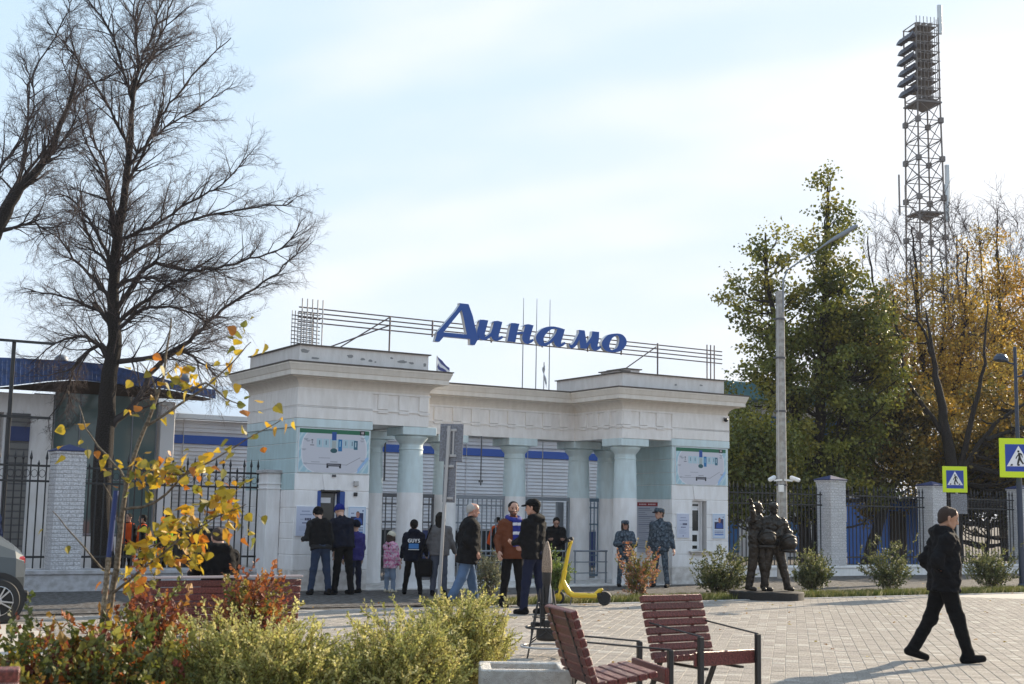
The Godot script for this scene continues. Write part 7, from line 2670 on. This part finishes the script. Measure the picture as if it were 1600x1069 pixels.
	for k in 5200:
		var p := G(rng.randf_range(0.8, 19.0), 0.012, rng.randf_range(-4.84, -4.17))
		if (p - Vector3(5.30, p.y, -27.3)).length() < 0.8:
			continue
		gx.append(Transform3D(Basis(Vector3.UP, rng.randf() * TAU).scaled(Vector3.ONE * rng.randf_range(0.7, 1.4)), p))
		gc.append(gp[rng.randi() % 4])
	for k in 3:
		var ga := []
		var gb := []
		for j in range(k, gx.size(), 3):
			ga.append(gx[j])
			gb.append(gc[j])
		scatter(self, "grass", tf[k], M.grass, ga, gb, "short green grass growing in the verge before the gate", "grass")
	# a few dry leaves blown about
	var lm := big_leaf(1.0, 0.4, 0.3)
	var lx := []
	var lc := []
	for k in 160:
		var p := G(rng.randf_range(-3.0, 18.0), 0.014, rng.randf_range(-9.5, -0.5))
		if rng.randf() < 0.35:
			p = Vector3(rng.randf_range(0.5, 9.0), 0.01, rng.randf_range(-26.0, -13.0))
		lx.append(Transform3D(Basis.from_euler(Vector3(-PI / 2 + rng.randf_range(-0.3, 0.3), rng.randf() * TAU, 0)).scaled(Vector3.ONE * rng.randf_range(0.035, 0.06)), p))
		lc.append([Color(0.45, 0.24, 0.04), Color(0.30, 0.13, 0.03), Color(0.42, 0.32, 0.08)][rng.randi() % 3])
	scatter(self, "fallen_leaves", lm, M.leaf, lx, lc, "dry yellow leaves scattered on the ground before the gate", "fallen leaves")

# ---------- people ----------

func people() -> void:
	make_protos()
	var black := cloth("cloth_black", lin(0.006, 0.006, 0.007))
	var black2 := cloth("cloth_black_soft", lin(0.008, 0.008, 0.0095))
	var jeans := cloth("cloth_jeans", lin(0.030, 0.045, 0.085))
	var jeans_light := cloth("cloth_jeans_light", lin(0.10, 0.16, 0.27))
	var jeans_pale := cloth("cloth_jeans_pale", lin(0.22, 0.28, 0.38))
	var navy := cloth("cloth_navy", lin(0.006, 0.008, 0.018))
	var navy2 := cloth("cloth_trousers_navy", lin(0.014, 0.018, 0.042))
	var grey := cloth("cloth_grey", lin(0.12, 0.115, 0.12))
	var greyd := cloth("cloth_grey_dark", lin(0.024, 0.024, 0.026))
	var brown := cloth("cloth_brown", lin(0.14, 0.045, 0.022))
	var blue := cloth("cloth_blue", lin(0.012, 0.020, 0.16))
	var cream := cloth("cloth_cream", lin(0.55, 0.50, 0.40))
	var orange := cloth("vest_orange", lin(0.65, 0.09, 0.015))
	var lime := cloth("vest_lime", lin(0.25, 0.50, 0.03))
	var purple := cloth("cloth_purple", lin(0.035, 0.03, 0.15))
	# patterned cloths: computed blotches
	var camo := blotches("camo", [Color(0.045, 0.06, 0.08), Color(0.075, 0.10, 0.13), Color(0.022, 0.03, 0.045), Color(0.13, 0.16, 0.20)], 14.0, 3)
	var camo_navy := blotches("camo_navy", [Color(0.02, 0.03, 0.07), Color(0.05, 0.06, 0.12), Color(0.012, 0.016, 0.04), Color(0.10, 0.11, 0.18)], 14.0, 5)
	var pink := blotches("pink_print", [Color(0.62, 0.16, 0.32), Color(0.72, 0.50, 0.58), Color(0.55, 0.50, 0.58), Color(0.45, 0.08, 0.24)], 10.0, 7)
	var hb := cloth("hair_brown", lin(0.045, 0.024, 0.016), {"rim": 0.2, "spec": 0.5, "scale": 14.0, "depth": 0.5})
	var hk := cloth("hair_black", lin(0.012, 0.010, 0.009), {"rim": 0.1})
	var hg := cloth("hair_grey", lin(0.42, 0.40, 0.38), {"rim": 0.1})
	var fair := Color(0.50, 0.30, 0.22)
	# the man who walks across the square
	person("man in black jacket and trousers walking right across the square", Vector3(5.22, 0, -15.95), 88, {"h": 1.86, "cell": 0.015, "jacket": black2, "trousers": black, "shoes": black, "hair": ["hair", hb], "skin": Color(0.42, 0.23, 0.15), "bulk": 1.26, "belly": 0.02, "hem": 0.80, "hood": true, "folds": 0.030, "wide": 1.06,
		"leg_l": [-17, 12, 2, 14, 0], "leg_r": [17, 3, 2, -8, 0], "arm_l": [-30, 12, 66, 22], "arm_r": [-30, 12, 66, 22], "yaw": -6, "nod": 12, "lean": 2})
	# at the ticket window
	person("man in grey shouldered dark jacket bending to the ticket window", Vector3(-3.70, 0, -26.2), 205, {"h": 1.76, "lean": 17, "jacket": greyd, "vest": black, "trousers": jeans, "shoes": black, "hat": ["beanie", black], "hair": ["hair", hk], "skin": fair, "bulk": 1.10, "hem": 0.86, "arm_l": [30, 10, 70, 10], "arm_r": [6, 14, 12, 4], "nod": 25, "leg_l": [2, 2, 6], "leg_r": [-2, 2, 6]})
	person("man in navy puffer jacket and bright blue hat at the ticket window", Vector3(-3.28, 0, -26.45), 215, {"h": 1.80, "lean": 14, "jacket": navy, "trousers": black, "shoes": black, "hat": ["beanie", blue], "hood": false, "skin": fair, "bulk": 1.16, "hem": 0.88, "arm_l": [26, 12, 60, 10], "arm_r": [28, 12, 62, 10], "nod": 20, "leg_l": [3, 2, 5], "leg_r": [-3, 3, 5]})
	person("child in dark purple jacket half hidden behind the blue hatted man", Vector3(-3.10, 0, -26.95), 220, {"h": 1.42, "jacket": purple, "trousers": navy2, "shoes": black, "hat": ["beanie", navy], "skin": fair, "bulk": 1.1, "hem": 0.80, "head": 1.08})
	# family before the columns
	person("small child in pink patterned jacket and cream hat before the columns", Vector3(-2.42, 0, -27.35), 150, {"h": 1.18, "jacket": pink, "trousers": jeans_pale, "shoes": cream, "hat": ["beanie", cream], "hair": ["hair_long", hb], "skin": fair, "bulk": 1.18, "hem": 0.72, "hood": true, "head": 1.22, "arm_l": [20, 8, 50, 10], "wide": 1.1})
	var gu := person("youth in black hoodie with a printed back beside the pink child", Vector3(-1.92, 0, -26.85), 186, {"h": 1.48, "jacket": navy, "trousers": black, "shoes": black, "hair": ["hair", hk], "hood": true, "skin": fair, "bulk": 1.16, "hem": 0.78, "head": 1.06, "arm_r": [6, 24, 30, 18], "arm_l": [4, 10, 20, 0], "leg_l": [4, 2, 7], "leg_r": [-4, 2, 7]})
	hoodie_print(gu)
	person("woman with long dark hair in grey jacket behind the sign post", Vector3(-1.38, 0, -26.6), 176, {"h": 1.64, "jacket": grey, "trousers": cloth("cloth_grey_blue", lin(0.07, 0.08, 0.11)), "shoes": black, "hair": ["hair_long", hk], "skin": fair, "bulk": 1.12, "hem": 0.84, "arm_l": [16, 10, 30, 10], "arm_r": [8, 14, 30, 0]})
	var bag := thing("shoulder_bag", "black bag hanging at the side of the woman in grey", "bag", Vector3(-1.66, 0.55, -26.5), 10)
	var bm := MB.new()
	bm.b(Vector3.ZERO, Vector3(0.30, 0.36, 0.16), 0.05)
	put(bag, "bag_body", bm, black)
	var bs := MB.new()
	bs.tube([Vector3(-0.1, 0.17, 0), Vector3(0.0, 0.5, 0.02), Vector3(0.12, 0.84, 0.0), Vector3(0.16, 0.80, -0.1), Vector3(0.1, 0.17, -0.05)], [0.014, 0.014, 0.014, 0.014, 0.014], 6)
	put(bag, "strap", bs, black)
	person("grey haired man in black coat and blue jeans walking before the gate", Vector3(-0.74, 0, -24.0), 104, {"h": 1.84, "jacket": black2, "trousers": jeans_light, "shoes": black, "hair": ["hair_fringe", hg], "skin": Color(0.50, 0.26, 0.19), "bulk": 1.34, "belly": 0.05, "hem": 0.72, "flare": 1.06, "lean": 5, "leg_l": [14, 4, 3, -6], "leg_r": [-15, 12, 3, 14], "arm_l": [-22, 14, 62, 22], "arm_r": [-20, 14, 62, 22], "wide": 1.18, "nod": 2})
	# the two who talk
	var bj := person("bearded man in brown jacket with a blue and white scarf", Vector3(0.08, 0, -23.8), 24, {"h": 1.86, "jacket": brown, "trousers": black, "shoes": black, "hair": ["hair", hk], "face": "head_beard", "skin": Color(0.46, 0.26, 0.19), "bulk": 1.06, "hem": 0.80, "arm_r": [-8, 18, 48, 8], "arm_l": [6, 10, 30, 10], "yaw": -14, "leg_l": [2, 2, 5], "leg_r": [-2, 2, 5]})
	scarf(bj, 1.86 / 1.75)
	person("man in black cap and black jacket turned away from the scooter", Vector3(0.42, 0, -22.2), 228, {"h": 1.88, "jacket": black2, "trousers": navy2, "shoes": black, "hat": ["cap", black], "brim": ["brim", black], "hair": ["hair", hk], "skin": Color(0.50, 0.27, 0.19), "bulk": 1.08, "hem": 0.84, "hood": true, "arm_l": [14, 8, 70, 30], "arm_r": [10, 10, 60, 26], "yaw": 26, "leg_l": [5, 3, 5], "leg_r": [-4, 3, 5]})
	# guards
	person("guard in dark clothes looking down in the open doorway", G(7.45, 0, 1.6), YAW - 30, {"h": 1.60, "lean": 10, "jacket": black2, "trousers": black, "shoes": black, "hair": ["hair", hk], "skin": Color(0.40, 0.22, 0.16), "bulk": 1.14, "arm_l": [24, 10, 80, 24], "arm_r": [24, 10, 80, 24], "nod": 28})
	person("steward in orange vest bending behind the wide barred gate", G(6.80, 0, 3.6), YAW + 60, {"h": 1.56, "lean": 16, "jacket": black, "vest": orange, "trousers": black, "shoes": black, "hair": ["hair", hk], "skin": fair, "bulk": 1.12})
	person("guard woman in blue camouflage and cap before the right front column", Vector3(2.72, 0, -31.0), 6, {"h": 1.52, "jacket": camo, "trousers": camo, "shoes": black, "hat": ["kepi", camo], "brim": ["brim", navy], "hair": ["hair_long", hb], "skin": Color(0.42, 0.22, 0.16), "bulk": 1.08, "hem": 0.80, "arm_l": [16, 18, 84, 62], "arm_r": [16, 18, 84, 62], "leg_l": [0, 1, 5], "leg_r": [0, 1, 5]})
	person("tall guard in blue camouflage looking left beside the right booth", Vector3(3.56, 0, -31.1), -22, {"h": 1.82, "jacket": camo, "trousers": camo, "shoes": black, "hat": ["kepi", camo], "brim": ["brim", navy], "hair": ["hair", hb], "skin": Color(0.46, 0.26, 0.19), "bulk": 1.08, "hem": 0.80, "yaw": -40, "arm_l": [-16, 10, 30, -6], "arm_r": [-16, 10, 30, -6], "leg_l": [3, 1, 6], "leg_r": [-2, 1, 6]})
	# on the bench
	person("man in black hooded jacket seated on the red bench", Vector3(-3.72, 0, -17.2), YAW + 180, {"h": 1.76, "cell": 0.018, "seat": 0.60, "lean": 6, "jacket": black, "trousers": navy2, "shoes": black, "hair": ["hair", hb], "skin": Color(0.46, 0.26, 0.18), "bulk": 1.16, "hem": 0.95, "hood": true, "arm_l": [40, 16, 50, 20], "arm_r": [40, 16, 50, 20], "leg_l": [84, 82, 6], "leg_r": [84, 82, 6], "nod": 22})
	# beyond the left fence
	person("steward in orange vest behind the fence beside the bare trunk", Vector3(-8.95, 0, -31.2), -20, {"h": 1.48, "jacket": black, "vest": orange, "trousers": black, "shoes": black, "hair": ["hair", hk], "skin": fair, "bulk": 1.1, "group": "stewards in the yard"})
	person("second steward in orange vest right of the first behind the fence", Vector3(-8.55, 0, -31.0), -70, {"h": 1.46, "jacket": black, "vest": orange, "trousers": navy, "shoes": black, "hair": ["hair", hk], "skin": fair, "bulk": 1.08, "group": "stewards in the yard"})
	person("steward in lime vest and black jacket behind the fence", Vector3(-8.0, 0, -30.7), 70, {"h": 1.50, "lean": 14, "jacket": black, "vest": lime, "trousers": black, "shoes": black, "hat": ["beanie", black], "skin": fair, "bulk": 1.15})
	person("person in dark clothes behind the fence left of the bare trunk", Vector3(-10.05, 0, -30.2), 10, {"h": 1.46, "jacket": greyd, "trousers": black, "shoes": black, "hair": ["hair", hk], "skin": fair})
	person("person in navy camouflage behind the parked car at the left edge", Vector3(-9.5, 0, -24.2), 60, {"h": 1.78, "jacket": camo_navy, "trousers": camo_navy, "shoes": black, "hat": ["cap", navy], "hair": ["hair", hk], "skin": fair, "bulk": 1.1})

func blotches(key: String, cols: Array, freq: float, s: int) -> StandardMaterial3D:
	var f := FastNoiseLite.new()
	f.seed = s
	f.frequency = 0.035
	f.fractal_octaves = 3
	var im := f.get_seamless_image(256, 256)
	f.seed = s + 50
	f.frequency = 0.05
	var im2 := f.get_seamless_image(256, 256)
	var o := Image.create(256, 256, false, Image.FORMAT_RGB8)
	for y in 256:
		for x in 256:
			var a := im.get_pixel(x, y).r
			var b := im2.get_pixel(x, y).r
			var c: Color = cols[0]
			if a > 0.56:
				c = cols[1]
			elif a < 0.42:
				c = cols[2]
			if b > 0.62:
				c = cols[3]
			o.set_pixel(x, y, c.linear_to_srgb())
	return cloth(key, Color(1, 1, 1), {"tex": ImageTexture.create_from_image(o), "scale": 1.0})

func hoodie_print(p: Node3D) -> void:
	# white word over a blue figure on the back of the hoodie
	var tm := TextMesh.new()
	tm.text = "GUYS"
	var f := SystemFont.new()
	f.font_names = PackedStringArray(["Droid Sans"])
	f.font_weight = 700
	tm.font = f
	tm.font_size = 16
	tm.pixel_size = 0.0062
	tm.depth = 0.01
	var o := put(p, "back_print", tm, M.sign_white)
	o.position = Vector3(0, 1.07, -0.158)
	o.rotation_degrees.y = 180
	var b := MB.new()
	b.b(Vector3(0, 0.965, -0.152), Vector3(0.20, 0.10, 0.012), 0.004)
	put(p, "back_print", b, M.panel_blue)
	var l := MB.new()
	l.b(Vector3(0, 0.895, -0.152), Vector3(0.22, 0.012, 0.012), 0.003)
	put(p, "back_print", l, M.sign_white)

func scarf(p: Node3D, s: float) -> void:
	# a loop round the neck and a tail down the chest, banded blue and white
	var n := 14
	var ring := []
	for k in 15:
		var a := TAU * k / 14.0
		ring.append(Vector3(sin(a) * 0.105, 1.475 - 0.03 * cos(a), cos(a) * 0.105 + 0.0) * s)
	var m := MB.new()
	m.tube(ring, radii(15, 0.045, 0.045), 8, false)
	put(p, "scarf", m, M.scarf_blue)
	for e in [[0.05, 0.16], [-0.03, 0.15]]:
		for k in 9:
			var q := MB.new()
			q.box(at3(Vector3(e[0], 1.43 - k * 0.05, e[1] - 0.010 + 0.004 * k) * s, 4, 0, 3), Vector3(0.085, 0.05, 0.022) * s, 0.006)
			put(p, "scarf_band", q, M.scarf_white if k % 3 == 1 else M.scarf_blue)

func _ready() -> void:
	rng.seed = 20241019
	lights_and_camera()
	materials()
	mat("scarf_blue", lin(0.012, 0.02, 0.20), 0.85)
	mat("scarf_white", lin(0.6, 0.6, 0.64), 0.85)
	ground()
	gate_building()
	boards()
	gates()
	await roof_sign()
	fences()
	buildings()
	floodlight_tower()
	poles()
	vegetation()
	bench()
	slat_chair("red slatted chair facing the camera with thin iron arms", Vector3(1.77, 0, -12.15), 33.5)
	slat_chair("red slatted chair seen from behind beside the stone planter", Vector3(0.84, 0, -10.72), 105.0)
	slat_chair("red slatted chair cut off by the bottom left corner", Vector3(-2.72, 0, -6.45), 200)
	planter()
	rocket()
	scooter()
	car()
	statue_and_people()

func statue_and_people() -> void:
	people()
	statue()
